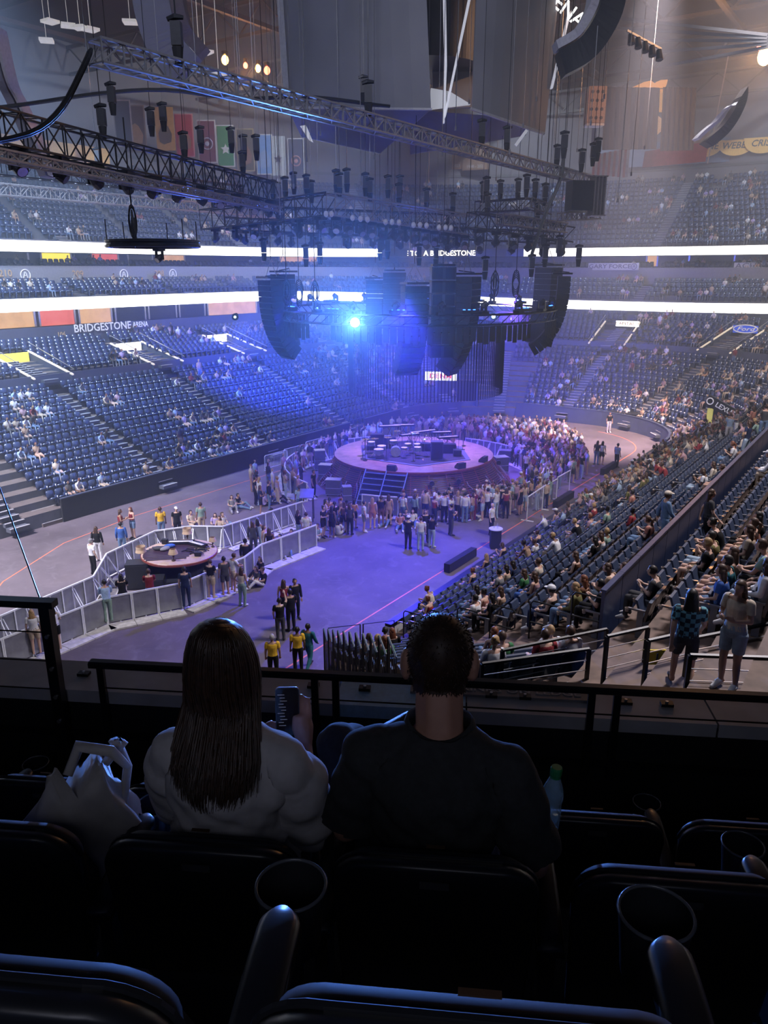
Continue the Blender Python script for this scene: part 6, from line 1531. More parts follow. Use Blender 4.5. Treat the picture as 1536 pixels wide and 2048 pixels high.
banner(1013, 351, 99, 3.8, 2.0, (.33, .24, .14), None, 'sandy wide banner with two threes', ('3  3', 1.4), 'y', 'banners at the far end', (.16, .13, .10))
for k, (u, v, s) in enumerate([(1305, 309, 'POILE'), (1410, 299, 'RINNE'), (1472, 296, 'WEBER'), (1525, 291, 'CRISP')]):
    p = ony(u, v, 101.0); e = empty('name_plaque', p, R(6), 'gold half-oval plaque lettered %s on the far wall' % s, 'plaque', 'gold name plaques on the far wall')
    mb = MB(); n = 12; mb.plate([(-2.0, 0, .85), (2.0, 0, .85)]+[(1.9*math.cos(t), 0, .5-1.3*math.sin(t)) for t in [PI*k_/n for k_ in range(n+1)]], (0, .08, 0)); mb.build('plate', m_gold, e)
    text('lettering', s, .95, m_dark, facing((0, -.05, .25), (0, -1, 0)), e, shear=.2)
m_hall = mat('hall_letters_gold', (.7, .55, .25), rough=.6)
mb = MB(); p = ony(1400, 302, 101.3); mb.box((0, 0, 0), (26, .1, 2.6)); o = mb.build('trim_5', mat('hall_band', (.10, .13, .20), rough=.6)); o.location = p+Vector((1, .3, 0)); o['kind'] = 'structure'; o.rotation_euler = (0, 0, R(6))
pw = ony(1257, 317, 101); tag(text('wall_lettering', 'N HALL', 1.5, m_hall, facing(pw, (0, -1, 0))), 'gold wall letters reading N HALL', 'sign')
mb = MB(); p = onx(95, 302, -71.5); mb.box((0, 0, 0), (.1, 14, 1.9)); o = mb.build('wall_sign', m_gold); o.location = p; tag(o, 'long gold sign panel high on the left wall', 'sign')
# flags and drapes at the right
fe = empty('flag', ony(1193, 285, 80), R(5), 'striped red and white flag with a hanging starred blue part', 'flag')
for k in range(7):
    mb = MB(); mb.box((-.1+.5*k, 0, -2.0-.12*(6-k)*0), (.24, .03, 2.6-.22*(6-k)*.6)); mb.build('stripe', cloth_mat('flag_red', (.5, .06, .08)) , fe)
    mb = MB(); mb.box((.15+.5*k, 0, -2.0), (.26, .03, 2.6-.22*(6-k)*.6)); mb.build('stripe', cloth_mat('flag_white', (.6, .55, .55)), fe)
mb = MB(); mb.box((-.3, 0, 1.1), (.45, .04, 4.6)); mb.build('canton', cloth_mat('flag_blue', (.12, .18, .38)), fe)
fr = empty('flag', ony(1351, 308, 80), R(5), 'pinkish red flag hanging with a white fold and pole', 'flag')
mb = MB(); mb.plate([(-2.9, 0, -1.0), (2.7, 0, -.8), (2.8, 0, .9), (-2.8, 0, .4)], (0, .05, 0)); mb.build('cloth', cloth_mat('flag_rose', (.52, .08, .12)), fr)
mb = MB(); mb.plate([(-2.0, -.02, .5), (2.8, -.02, .9), (2.8, -.02, 1.9), (.6, -.02, 1.1)], (0, .05, 0)); mb.build('fold', cloth_mat('flag_fold', (.45, .45, .44)), fr)
mb = MB(); mb.bar((2.9, 0, -1), (3.6, 0, 7.8), .07); mb.build('pole', mat('pole_white', (.45, .42, .42)), fr)
m_drape = mat('grey_drape', (.062, .058, .062), rough=.9, scale=.6, var=.08)
for k, (u0, u1, v0, v1) in enumerate([(1210, 1318, 174, 298), (1326, 1392, 174, 300)]):
    a, b, c, d_ = ony(u0, v0, 72), ony(u1, v0+1, 72), ony(u1-6, v1, 72), ony(u0-6, v1+2, 72); n = 24; mb = MB(); rg = []
    for i in range(n+1):
        s = i/n; t_ = a.lerp(b, s); b_ = d_.lerp(c, s); w_ = .08*math.sin(s*40); f = Vector((0, w_, 0)); rg.append([t_+f, b_+f, b_+f+Vector((0, .1, 0)), t_+f+Vector((0, .1, 0))])
    mb.rings(rg); tag(mb.build('drape', m_drape, smooth=False), ['wide dark grey drape hanging at the upper right', 'narrow dark grey drape beside the wide one'][k], 'drape', 'dark drapes at the upper right')
def flat(pts, Y, m, name, lb, cat, gr=None, th=.1):
    mb = MB(); q = [ony(u, v, Y) for u, v in pts]; mb.plate(q, (0, th, 0)); return tag(mb.build(name, m), lb, cat, gr)
m_cat = mat('emblem_orange', (.85, .48, .16), emit=(1, .5, .15), es=.25)
flat([(1262, 176), (1288, 164), (1302, 161), (1312, 168), (1318, 176)], 73.5, m_cat, 'wall_emblem', 'orange pointed shape of a big emblem above the wide drape', 'sign', 'pieces of the big orange emblem')
flat([(1303, 176), (1312, 164), (1322, 160), (1335, 159), (1333, 168), (1329, 176)], 73.6, m_cat, 'wall_emblem', 'striped orange shape of the emblem above the gap', 'sign', 'pieces of the big orange emblem')
flat([(1320, 178), (1331, 178), (1326, 224), (1318, 224)], 73.5, m_cat, 'wall_emblem', 'orange strip of the emblem seen between the drapes', 'sign', 'pieces of the big orange emblem')
flat([(1314, 230), (1322, 236), (1322, 262), (1306, 276), (1310, 250)], 73.4, mat('emblem_peach', (.8, .5, .32), emit=(1, .6, .35), es=.2), 'wall_emblem', 'peach rounded shape of the emblem between the drapes', 'sign', 'pieces of the big orange emblem')
sk = empty('speaker_box', ony(1190, 212, 66), YAW, 'tan box of round loudspeakers hanging left of the drapes', 'speaker')
mb = MB(); mb.box((0, 0, 0), (1.4, 1.2, 2.6)); mb.build('cabinet', mat('tan_cabinet', (.38, .26, .18), rough=.6), sk)
for k in range(12): mb = MB(); mb.tube([(-.4+.4*(k % 3), -.60, -.95+.62*(k//3)), (-.4+.4*(k % 3), -.63, -.95+.62*(k//3))], .13, 10); mb.build('driver', m_dark, sk)
mb = MB(); mb.box((0, 0, -1.42), (1.4, 1.2, .16)); mb.build('base', m_white, sk)
lb_ = empty('lighting_bar', ond(1295, 70, 46), 0, 'short bar of lamps hanging at the upper right', 'light')
b0 = lb_.location.copy(); mb = MB(); mb.bar(ond(1254, 61, 46)-b0, ond(1322, 98, 47)-b0, .07); mb.build('bar', m_trusss, lb_)
for k in range(5): q = ond(1262+k*14, 68+k*8, 46.3)-b0; mb = MB(); mb.tube([q, q+Vector((.1, -.1, -.5))], [.14, .2], 8); mb.build('lamp_head', m_arr, lb_)
# ------------------------------------------------------------------ signs on the bowl
m_wl = mat('white_lettering', (.75, .75, .78), rough=.5, emit=(1, 1, 1), es=.12)
m_gl = mat('gold_numbers', (.55, .38, .22), rough=.5)
def wall_text(s_, size, u, v, D, lb, m=m_wl, cat='sign', gr=None, sx=1.0, normal=(1, 0, 0)):
    p = onx(u, v, XL-D+.02) if normal[0] else ony(u, v, YE+D-.02)
    M = facing(p, normal); o = text('lettering', s_, size, m, M, sx=sx); return tag(o, lb, cat, gr)
wall_text('BRIDGESTONE', .85, 207, 654, 18.1, 'white letters spelling BRIDGESTONE on the left fascia', sx=.98)
wall_text('ARENA', .62, 281, 649, 18.1, 'white letters spelling ARENA on the left fascia', sx=.8)
for s_, u, v in (('210', 11, 547), ('209', 156, 548), ('208', 319, 547), ('207', 454, 547)): wall_text(s_, .75, u, v, 24.3, 'gold section number on the club wall, %s from the left' % nth('210 209 208 207'.split().index(s_)), m_gl, 'sign', 'section numbers')
for s_, u, v in (('106', 123, 669), ('105', 324, 656)): wall_text(s_, .5, u, v, 18.1, 'small gold section number on the lower fascia, %s' % ('left one' if s_ == '106' else 'right one'), m_gl, 'sign', 'section numbers')
def ringA(p, n_, r_, lb, m=m_wl, gr='circled letter marks'):
    M = facing(p, n_); e = empty('round_mark', p, 0, lb, 'sign', gr); M0 = M.copy(); M0.translation = (0, 0, 0)
    mb = MB(); mb.tube([M0 @ Vector((r_*math.cos(2*PI*k/20), r_*math.sin(2*PI*k/20), 0)) for k in range(20)], r_*.11, 5, closed=True); mb.build('ring', m, e)
    mb = MB()
    for a, b in (((-.45, -.55, 0), (-.08, .6, 0)), ((.45, -.55, 0), (.08, .6, 0)), ((-.3, -.1, 0), (.3, -.1, 0))): mb.bar(M0 @ (Vector(a)*r_), M0 @ (Vector(b)*r_), r_*.09)
    mb.build('letter', m, e)
for k, (u, v) in enumerate([(51, 550), (248, 549), (346, 548), (568, 547), (625, 547)]): ringA(onx(u, v, XL-24.3), (1, 0, 0), .42, 'white circled A mark on the club wall, %s from the left' % nth(k))
m_board = mat('white_sign_board', (.62, .64, .68), rough=.4, var=.04); m_dl = mat('dark_lettering', (.10, .11, .16), rough=.5)
def yboard(u0, u1, v0, v1, Y, s_, size, lb, mb_=m_board, ml=m_dl, sx=1.3, align=0, X=None):
    a, b = ony(u0, (v0+v1)/2, Y), ony(u1, (v0+v1)/2, Y); h = abs((ony(u0, v0, Y)-ony(u0, v1, Y)).z); c = (a+b)/2
    e = empty('sign_board', c, 0, lb, 'sign', 'sign boards round the bowl'); w_ = abs(b.x-a.x)
    mb = MB(); mb.box((0, 0, 0), (w_, .12, h)); mb.build('board', mb_, e)
    if s_: text('lettering', s_, size, ml, facing((align, -.08, 0), (0, -1, 0)), e, sx=sx)
    return e, c, w_
_, cg, _w = yboard(1177, 1278, 526, 540, 89.6, 'GARY FORCE', .62, 'white sign board lettered GARY FORCE at the far end', align=-.4)
ringA(cg+Vector((_w*.41, -.12, 0)), (0, -1, 0), .3, 'dark circled A mark on the white sign board', m_dl)
yboard(1468, 1600, 525, 539, 89.6, 'ACURA', .75, 'white sign board lettered ACURA at the right edge', align=-1.3)
pp = ony(1303, 503, 88.3); tag(text('lettering', 'BRIDGESTONE ARENA', .92, m_led, facing(pp+Vector((0, -.3, 0)), (.12, -1, 0)), sx=.98), 'glowing white arena name on the dark upper ribbon', 'sign')
pp = ond(850, 507, 93); tag(text('lettering', 'WELCOME TO  A BRIDGESTONE', .8, m_led, facing(pp, (.3, -.95, 0)), sx=1.0), 'glowing white welcome lettering on the dark upper ribbon', 'sign')
yboard(1232, 1278, 642, 653, 79, 'CAPITAL >', .42, 'lit white and gold direction sign over the far right portal', m_whitelit, mat('gold_lettering', (.6, .35, .05)), 1.2)
yboard(1466, 1516, 651, 666, 76, '', 0, 'blue sign with a white oval over the right portal', mat('sign_blue', (.03, .08, .5), emit=(.03, .08, .6), es=.5))
p = ony(1491, 658, 75.9); mb = MB(); mb.tube([(1.0*math.cos(2*PI*k/20), 0, .34*math.sin(2*PI*k/20)) for k in range(20)], .05, 5, closed=True); o = mb.build('oval_mark', m_wl); o.location = p; tag(o, 'white oval outline on the blue sign', 'sign')
tag(text('lettering', 'Ford', .5, m_wl, facing(p+Vector((0, -.06, 0)), (0, -1, 0)), shear=.3, sx=1.5), 'white script word inside the oval', 'sign')
yboard(982, 1020, 674, 690, 77, '102', .6, 'pale orange board numbered 102 left of the bright doorway', mat('board_peach', (.5, .35, .3)), m_dl, 1.0)
# bright doorway at the far end
dr = empty('door_1', ony(1026, 668, 80.5), 0); dr['kind'] = 'structure'
mb = MB(); mb.box((0, .1, 0), (3.6, .1, 2.6)); mb.build('lit_room', mat('lit_room_white', (.7, .75, .85), emit=(.8, .9, 1), es=.8, var=.2, scale=.8), dr)
for s in (-1, 1): mb = MB(); mb.box((s*1.9, 0, 0), (.2, .2, 2.9)); mb.build('jamb', mat('jamb_orange', (.45, .22, .12)), dr)
mb = MB(); mb.box((0, 0, 1.5), (4.0, .25, .5)); mb.build('lintel_sign', m_whitelit, dr)
# white-red sign over the far left floor tunnel, tunnel mouth
tn = empty('door_2', onz(912, 828), R(24)); tn['kind'] = 'structure'
mb = MB(); mb.box((0, .9, 1.5), (3.6, .2, 3.0)); mb.build('tunnel_mouth', m_black, tn)
for s in (-1, 1): mb = MB(); mb.box((s*1.9, .6, 1.5), (.25, 1.0, 3.0)); mb.build('side_wall', m_wall, tn)
e = empty('sign_board', onz(880, 828)+Vector((0, 0, 3.55)), R(24), 'lit white sign with red letters over the floor tunnel', 'sign')
mb = MB(); mb.box((0, 0, 0), (2.9, .2, .75)); mb.build('board', m_whitelit, e); text('lettering', 'DENM', .62, mat('red_letters', (.8, .08, .03), emit=(1, .1, .03), es=.8), facing((0, -.13, 0), (0, -1, 0)), e, sx=1.2)
p = ond(903, 790, 74); tag(text('lettering', 'B', 1.0, m_wl, facing(p, (.45, -.9, 0)), shear=.3), 'white slanted letter mark on the black tunnel drape', 'sign')
p = onx(818, 800, -40.2); mb = MB(); mb.plate([(0, -3.4, -.45), (0, 2.6, -.1), (0, 3.2, .5), (0, -2.2, .45)], (.1, 0, 0)); o = mb.build('wall_sign', mat('orange_panel', (.75, .42, .18))); o.location = p; tag(o, 'orange and white advertising panel beside the far left tunnel', 'sign')
# lexus-like tunnel sign at the right corner
e = empty('sign_board', ony(1442, 814, 58.5), 0, 'black sign with white letters slanting over the right corner tunnel', 'sign')
c_, s_ = math.cos(R(-22)), math.sin(R(-22))
Mx = Matrix.Rotation(R(25), 4, 'Y'); mb = MB(); mb.box((0, 0, 0), (2.2, .2, .75), Mx.to_3x3()); mb.build('board', m_dark, e)
text('lettering', 'LEXUS', .5, m_wl, facing((.3, -.14, -.12), (0, -1, 0)) @ Matrix.Rotation(R(-25), 4, 'Z'), e, sx=1.0)
mb = MB(); mb.tube([(-.75+.22*math.cos(t), -.14, .36+.22*math.sin(t)) for t in [2*PI*k/14 for k in range(14)]], .04, 5, closed=True); mb.build('ring', m_wl, e)
mb = MB(); mb.box((-.7, .1, -1.7), (.35, .3, 3.0)); mb.build('post', mat('lit_post_olive', (.4, .38, .1), emit=(.8, .75, .2), es=.3), e)
mb = MB(); mb.box((1.0, 1.5, -1.9), (4.0, .3, 3.2)); mb.build('tunnel_back', m_black, e)
# portals in the lower bowl
m_hr = mat('portal_edge_lit', (.75, .68, .58), rough=.4, emit=(1, .85, .65), es=.35)  # light on the wall edges is put in as a faint glow
def portal(s, hw, lb, sign=None, D0=10.7, D1=15.4, z0=5.7, zt=7.6):
    (bx, by), (nx, ny), e_ = path(s); rz = math.atan2(ny, nx)
    (x, y) = pt(s, D0); za, zb = (5.6, 7.2) if e_ < .5 else (5.4, 7.6)
    e = empty('portal', (x, y, 0), rz, lb, 'portal', 'entry portals in the lower bowl'); L = D1-D0
    mb = MB(); mb.box((L/2, 0, za-.1), (L, hw*2, .3)); mb.build('landing', m_black, e)
    mb = MB(); mb.box((L-.1, 0, (za+zb)/2), (.2, hw*2, zb-za)); mb.build('opening', m_black, e)  # solid black landing and panel paint the dark inside the portal
    for q in (-1, 1):
        mb = MB(); mb.plate([(-.2, q*hw, za-.2), (L, q*hw, za-.2), (L, q*hw, zb+.25), (-.2, q*hw, za+.55)], (0, .1*q, 0)); mb.build('side_wall', m_wall, e)
        mb = MB(); mb.plate([(-.2, q*hw, za+.56), (L, q*hw, zb+.26), (L, q*hw, zb+.36), (-.2, q*hw, za+.66)], (0, .14*q, 0)); mb.build('edge_strip', m_hr, e)
        mb = MB(); mb.bar((-.3, q*(hw+.1), za+1.0), (L, q*(hw+.1), zb+.95), .025); mb.build('handrail', m_steel, e)
    if sign: mb = MB(); mb.box((L-.35, 0, zb-.1), (.15, hw*1.7, .75)); mb.build('lit_sign', sign, e)
portal(sy(30.07)+.3, 1.35, 'portal with a yellow lit sign in the left stands', m_yel); portal(sy(39.83)+.3, 1.35, 'portal with a white lit sign in the left stands', m_whitelit); portal(sy(49.4)+.3, 1.3, 'portal with a small white sign, farther along the left stands', m_whitelit)
portal(s_of(141), 1.2, 'portal in the far left corner of the bowl'); portal(S2+2.45, 1.7, 'portal below the bright doorway at the far end', None, 10.7, 15); portal(s_of(66, True), 1.6, 'portal under the white and gold sign at the far end', None); portal(s_of(38, True), 1.7, 'portal under the blue oval sign in the far right corner', None)
for s, lb in ((36.2, 'wide dark steps from the floor at the left edge'), (63.5, 'steps from the floor beside the left boards')):
    e = empty('floor_steps', (*pt(s, 0), 0), 0, lb, 'stairs')
    for i in range(5): mb = MB(); mb.box((-.2-i*.3, 0, .1+.18*i), (.32, 1.7, .18)); mb.build('step', m_tread, e); mb = MB(); mb.box((-.05-i*.3, 0, .2+.18*i), (.04, 1.7, .03)); mb.build('step_edge', m_pale, e)
# black draped platform at the far right corner of the floor, orange mat
p = onz(1275, 862); e = empty('draped_platform', (p.x, p.y+1.0, 0), R(-8), 'low platform draped in black cloth at the far right corner', 'platform')
mb = MB(); mb.box((0, 0, .65), (5.2, 1.8, 1.3)); mb.build('drape', m_black, e); mb = MB(); mb.box((0, 0, 1.33), (5.3, 1.9, .06)); mb.build('top', m_dark, e)
p = onz(1318, 872, .01); mb = MB(); mb.box((0, 0, .02), (1.8, 1.1, .04)); o = mb.build('floor_mat', mat('orange_mat', (.8, .38, .08))); o.location = p; tag(o, 'orange mat on the floor at the far right corner', 'mat')
# vomitory deck and cable rails at the lower right
m_deck = mat('concourse_floor', (.12, .12, .13), rough=.5)
vb = MB(); vb.prism([tuple(onz(u_, v_, 6.0)[:2]) for u_, v_ in ((1190, 1385), (1290, 1352), (1600, 1318), (1700, 1500), (1150, 1500))], 5.8, 6.0); struct(vb.build('floor_concourse', m_deck))
def cable_rail(a, b, h, lb, n=4, base=None):
    a, b = vec(a), vec(b); e = empty('cable_railing', a, 0, lb, 'railing', 'cable railings by the right stairs'); d = b-a; m_ = max(1, int(d.length/1.5))
    for k in range(m_+1): q = d*(k/m_); mb = MB(); mb.box(q+Vector((0, 0, h/2)), (.06, .06, h), math.atan2(d.y, d.x)); mb.build('post', m_blk, e)
    mb = MB(); mb.tube([Vector((0, 0, h)), d+Vector((0, 0, h))], .035, 5); mb.build('top_rail', m_blk, e)
    for k in range(n): z = h*(k+.7)/(n+.8); mb = MB(); mb.bar(Vector((0, 0, z)), d+Vector((0, 0, z)), .01); mb.build('cable', m_steel, e)
R1 = [((1000, 1392, 5.35), (1205, 1345, 5.35)), ((960, 1425, 5.6), (1170, 1392, 5.6)), ((1205, 1372, 6.1), (1285, 1352, 6.1)), ((1285, 1385, 6.3), (1375, 1362, 6.3)), ((1365, 1385, 6.5), (1545, 1345, 6.5)), ((1365, 1425, 6.7), (1545, 1432, 6.7))]
for k, (a, b) in enumerate(R1): cable_rail(onz(*a), onz(*b), .95, 'black railing with thin steel cables at the lower right, %s from the left' % nth(k))
bx_ = MB(); q0, q1 = onz(1105, 1400, 3.5), onz(1365, 1400, 3.5); bx_.prism([(q0.x, q0.y), (q1.x, q1.y), (q1.x+.6, q1.y-2), (q0.x+.6, q0.y-2)], 2.0, 4.25); struct(bx_.build('wall_vomitory', m_navyp))
e = empty('wooden_counter', onz(1450, 1405, 5.35), R(20), 'wooden ledge at the lower right below the couple', 'counter'); mb = MB(); mb.box((0, 0, 0), (3.2, .35, .08)); mb.build('top', mat('oak_ledge', (.50, .28, .12), rough=.45), e); mb = MB(); mb.box((0, 0, -.5), (3.1, .25, .9)); mb.build('front', m_navyp, e)
p = onz(1315, 1345, 6.3); e = empty('section_sign', p, YAW, 'small yellow sign numbered 113 on the railing', 'sign'); mb = MB(); mb.box((0, 0, .3), (.5, .03, .28)); mb.build('plate', mat('sign_yellow', (.8, .6, .05)), e); text('lettering', '113', .22, m_dl, facing((.06, -.03, .3), (0, -1, 0)), e)
LOWR = [(1100, 1325, 'black', 'fair', 'short', 'white', 'with hand behind a white cap, nearest rail'), (1128, 1335, 'black', 'dark', 'long', None, 'dark haired next to the white cap'), (1161, 1330, 'white', 'pinkish red', 'long', None, 'with bright pinkish red hair'), (1247, 1340, 'grey', 'brown', 'short', 'cream', 'in a straw-coloured hat by the railing'), (1262, 1312, 'red', 'brown', 'long', None, 'in a red top with curly brown hair by the railing'), (1286, 1310, 'black', 'dark', 'long', None, 'with long dark hair beside the red top'), (1312, 1322, 'white', 'fair', 'short', None, 'blond in a white top by the yellow sign'), (1018, 1365, 'coral', 'brown', 'bun', None, 'in a peach top right of the seated man'), (1077, 1368, 'green', 'dark', 'bun', None, 'dark haired in a green top low in the middle right'), (1120, 1398, 'grey', 'grey', 'short', None, 'grey haired at the ledge line')]
for u, v, top, hr_, hk, cap, words in LOWR:
    p = onz(u, v, 5.15); person('sitlook' if 'pink' in words else 'sit', p.x, p.y, 5.15-1.18, YAW, top=top, topk='tee', bot='denim', botk='trousers', hair=hr_, hairk=hk, cap=cap, label='seated person '+words, group='spectators by the lower right railings')
p = onz(1430, 1370, 6.2); person('stand', p.x, p.y, 6.2-1.3, YAW+R(-60), top='cream', topk='tee', bot='beige', botk='trousers', hair='dark', hairk='short', label='man in a loose cream shirt kissing a woman, lower right corner', group='couple at the lower right'); p2 = onz(1462, 1372, 6.1); person('stand', p2.x, p2.y, 6.1-1.25, YAW+R(90), top='pink', topk='tank', bot='pink', botk='trousers', hair='dark', hairk='pony', label='woman in a pink top kissing the man in cream, lower right corner', group='couple at the lower right')
# ------------------------------------------------------------------ the suite in the foreground
SR_ = YAW - R(5.7); _cs, _ss = math.cos(SR_), math.sin(SR_)
def L_(x, y, z=0): x -= .0998*y; return Vector((_cs*x-_ss*y, _ss*x+_cs*y, CAMZ+z))
m_chair = mat('chair_black_plastic', (.022, .024, .03), rough=.33, spec=.6, scale=20, var=.1, bump=.05)
m_rim = mat('cup_rim_grey', (.10, .11, .13), rough=.25, spec=.8)  # lighter grey carries the highlights on cup rims and arm edges
m_pad = mat('chair_pad_black', (.016, .018, .024), rough=.65)
m_railb = mat('rail_black_gloss', (.012, .013, .016), rough=.28, spec=.7)
m_ledge = mat('ledge_grey', (.46, .46, .48), rough=.55, scale=6, var=.12)
m_sw = mat('suite_wall_black', (.01, .011, .014), rough=.7)
def lbox(name, c, d, m, parent=None, rotz=SR_): mb = MB(); mb.box((0, 0, 0), d); o = mb.build(name, m); o.location = L_(*c); o.rotation_euler = (0, 0, rotz); return o
struct(lbox('floor_suite', (0, 2.5, -2.86), (9, 1.9, .12), m_sw)); struct(lbox('floor_suite', (0, 1.15, -2.56), (9, 1.0, .72), m_sw)); struct(lbox('floor_suite', (0, .15, -2.3), (9, 1.2, 1.2), m_sw)); struct(lbox('floor_suite', (0, -1.6, -2.0), (9, 2.4, 1.6), m_sw))
struct(lbox('wall_suite_front', (0, 3.42, -2.47), (9, .12, .72), m_sw)); struct(lbox('ceiling_suite', (0, 1.2, 1.75), (9, 6.6, .15), m_sw)); struct(lbox('wall_suite_back', (0, -2.7, -.3), (9, .12, 4.2), m_sw))  # unseen ceiling and back wall, placed to keep overhead light off the seats
struct(lbox('trim_6', (0, 3.34, -2.33), (9, .02, .03), m_railb))
# ledge slabs with a joint
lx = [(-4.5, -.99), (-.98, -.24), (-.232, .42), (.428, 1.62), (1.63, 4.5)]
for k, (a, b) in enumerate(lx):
    o = lbox('trim_%d' % (7+k), ((a+b)/2, 3.50, -2.115), (b-a, .30, .07), mat('ledge_blue_sheen', (.45, .68, .88), rough=.3, scale=40, var=.1) if k == 2 else m_ledge); struct(o)  # middle slab: bluish light on the ledge is put into its colour
pl = lbox('ledge_plate', (.60, 3.535, -2.072), (.92, .10, .012), mat('ledge_plate_grey', (.17, .17, .18), rough=.5)); tag(pl, 'grey strip on the ledge lettered NO DRINKS ON LEDGE', 'sign')
M0 = Matrix.Rotation(0, 4, 'Z'); M0.translation = (0.0, .003, .009); text('lettering', 'NO DRINKS ON LEDGE', .062, mat('pale_paint', (.42, .42, .42)), M0, pl, ext=.001, sx=1.25)
# low rail and tall end rail
rr = empty('guard_rail', L_(0, 3.33, -1.91), SR_, 'long low black guard rail in front of the seated pair', 'rail')
x0r, x1r = -1.50, 3.6
mb = MB(); mb.rings([[(x, .028, -.012), (x, .028, .012), (x, .018, .02), (x, -.018, .02), (x, -.028, .012), (x, -.028, -.012)] for x in (x0r, x1r)]); mb.build('top_rail', m_railb, rr)
for x in (x0r+.05, -.345, -.24, 1.0, 1.12, 2.6): mb = MB(); mb.box((x, 0, -.25), (.035, .022, .48)); mb.build('post', m_railb, rr)
mb = MB(); mb.bar((x0r+.05, 0, -.135), (x1r, 0, -.135), .0045, 6); mb.build('cable', m_blk, rr)
for k, x in enumerate((-1.62, -.88, -.37, -.10, .55, .72, 1.22, 1.42, 2.6)):
    e = empty('clamp', L_(x, 3.50, -2.078), SR_, 'small black clamp block on the ledge, %s from the left' % nth(k), 'clamp', 'clamp blocks on the ledge'); mb = MB(); mb.box((0, 0, .008), (.06, .04, .016)); mb.build('plate', m_blk, e); mb = MB(); mb.lathe([(.008, .016), (.008, .024)], 8); mb.build('bolt', m_steel, e)
tr = empty('tall_rail', L_(-1.66, 3.30, -1.56), SR_, 'taller black end rail with three cables at the far left', 'rail')
mb = MB(); mb.box((-.75, 0, -.01), (1.56, .06, .035)); mb.build('top_rail', m_railb, tr)
mb = MB(); mb.box((-.02, 0, -.42), (.055, .05, .84)); po = mb.build('post', m_railb, tr)
for z in (-.18, -.36, -.52, -.66): mb = MB(); mb.tube([(-.02, -.025, z), (-.02, -.033, z)], .011, 8); mb.build('bolt', m_steel, po)
mb = MB(); mb.box((-.75, 0, -.47), (.03, .03, .7)); mb.build('post', m_railb, tr); mb = MB(); mb.box((-.36, 0, -.5), (.02, .02, .0)) if 0 else None
for z in (-.17, -.33, -.49): mb = MB() ; mb.bar((-1.5, 0, z), (-.02, 0, z), .004, 6); mb.build('cable', m_blk, tr)
wr = MB(); a, b = ond(-6, 960, 8), ond(88, 1220, 6.0); wr.bar(a, b, .008, 5); tag(wr.build('safety_wire', m_blk), 'single thin black wire slanting down at the far left', 'wire')
# chairs
def rounded(w_, h_, r_, n=6):
    pts = []
    for cx, cz, a0 in ((w_/2-r_, h_-r_, 0), (-w_/2+r_, h_-r_, PI/2)):
        for i in range(n+1): a = a0+PI/2*i/n; pts.append((cx+r_*math.cos(a), cz+r_*math.sin(a)))
    pts += [(-w_/2*.94, 0), (w_/2*.94, 0)]; return pts
def suite_chair():
    e = empty('suite_chair')
    P_ = rounded(.50, .46, .09, 7)
    def shell(sc_, y0, y1, bow, arch=.02):
        rg = []
        for y, s in ((y0, .96), (y0+.006, 1.0), ((y0+y1)/2, 1.008), (y1-.006, 1.0), (y1, .95)):
            rg.append([(x*s*sc_, y - bow*(1-(x/.25)**2) + (z*s)*-.13+.06, .38+(z-.23)*s*sc_+.23+arch*(1-(x/.25)**2)*(z/.46)**2) for x, z in P_])
        return rg
    mb = MB(); mb.rings(shell(1.0, -.045, .0, .035)); mb.build('back_shell', m_chair, e, smooth=True)
    mb = MB(); mb.rings(shell(.93, .002, .045, .035)); mb.build('back_pad', m_pad, e, smooth=True)
    mb = MB(); mb.tube([(x*1.0, -.002-.035*(1-(x/.25)**2)-.13*z+.06, .38+z+.02*(1-(x/.25)**2)*(z/.46)**2) for x, z in P_[:-2]], .006, 6); mb.build('piping', m_chair, e)
    mb = MB(); mb.rings([[(-.2, .09, .40), (.2, .09, .40), (.2, .17, .40), (-.2, .17, .40)], [(-.22, .05, .6), (.22, .05, .6), (.22, .13, .6), (-.22, .13, .6)], [(-.18, .02, .76), (.18, .02, .76), (.18, .08, .76), (-.18, .08, .76)]]); mb.build('seat', m_pad, e)
    mb = MB(); mb.box((0, -.006, .868), (.045, .008, .003)); mb.build('number_plate', mat('brass_plate', (.09, .05, .025), rough=.5, metal=.2), e)
    mb = MB(); mb.box((0, -.058, .80), (.07, .004, .018), Matrix.Rotation(-.13, 3, 'X')); mb.build('back_tag', mat('tag_grey', (.05, .05, .055), rough=.4), e)
    return e
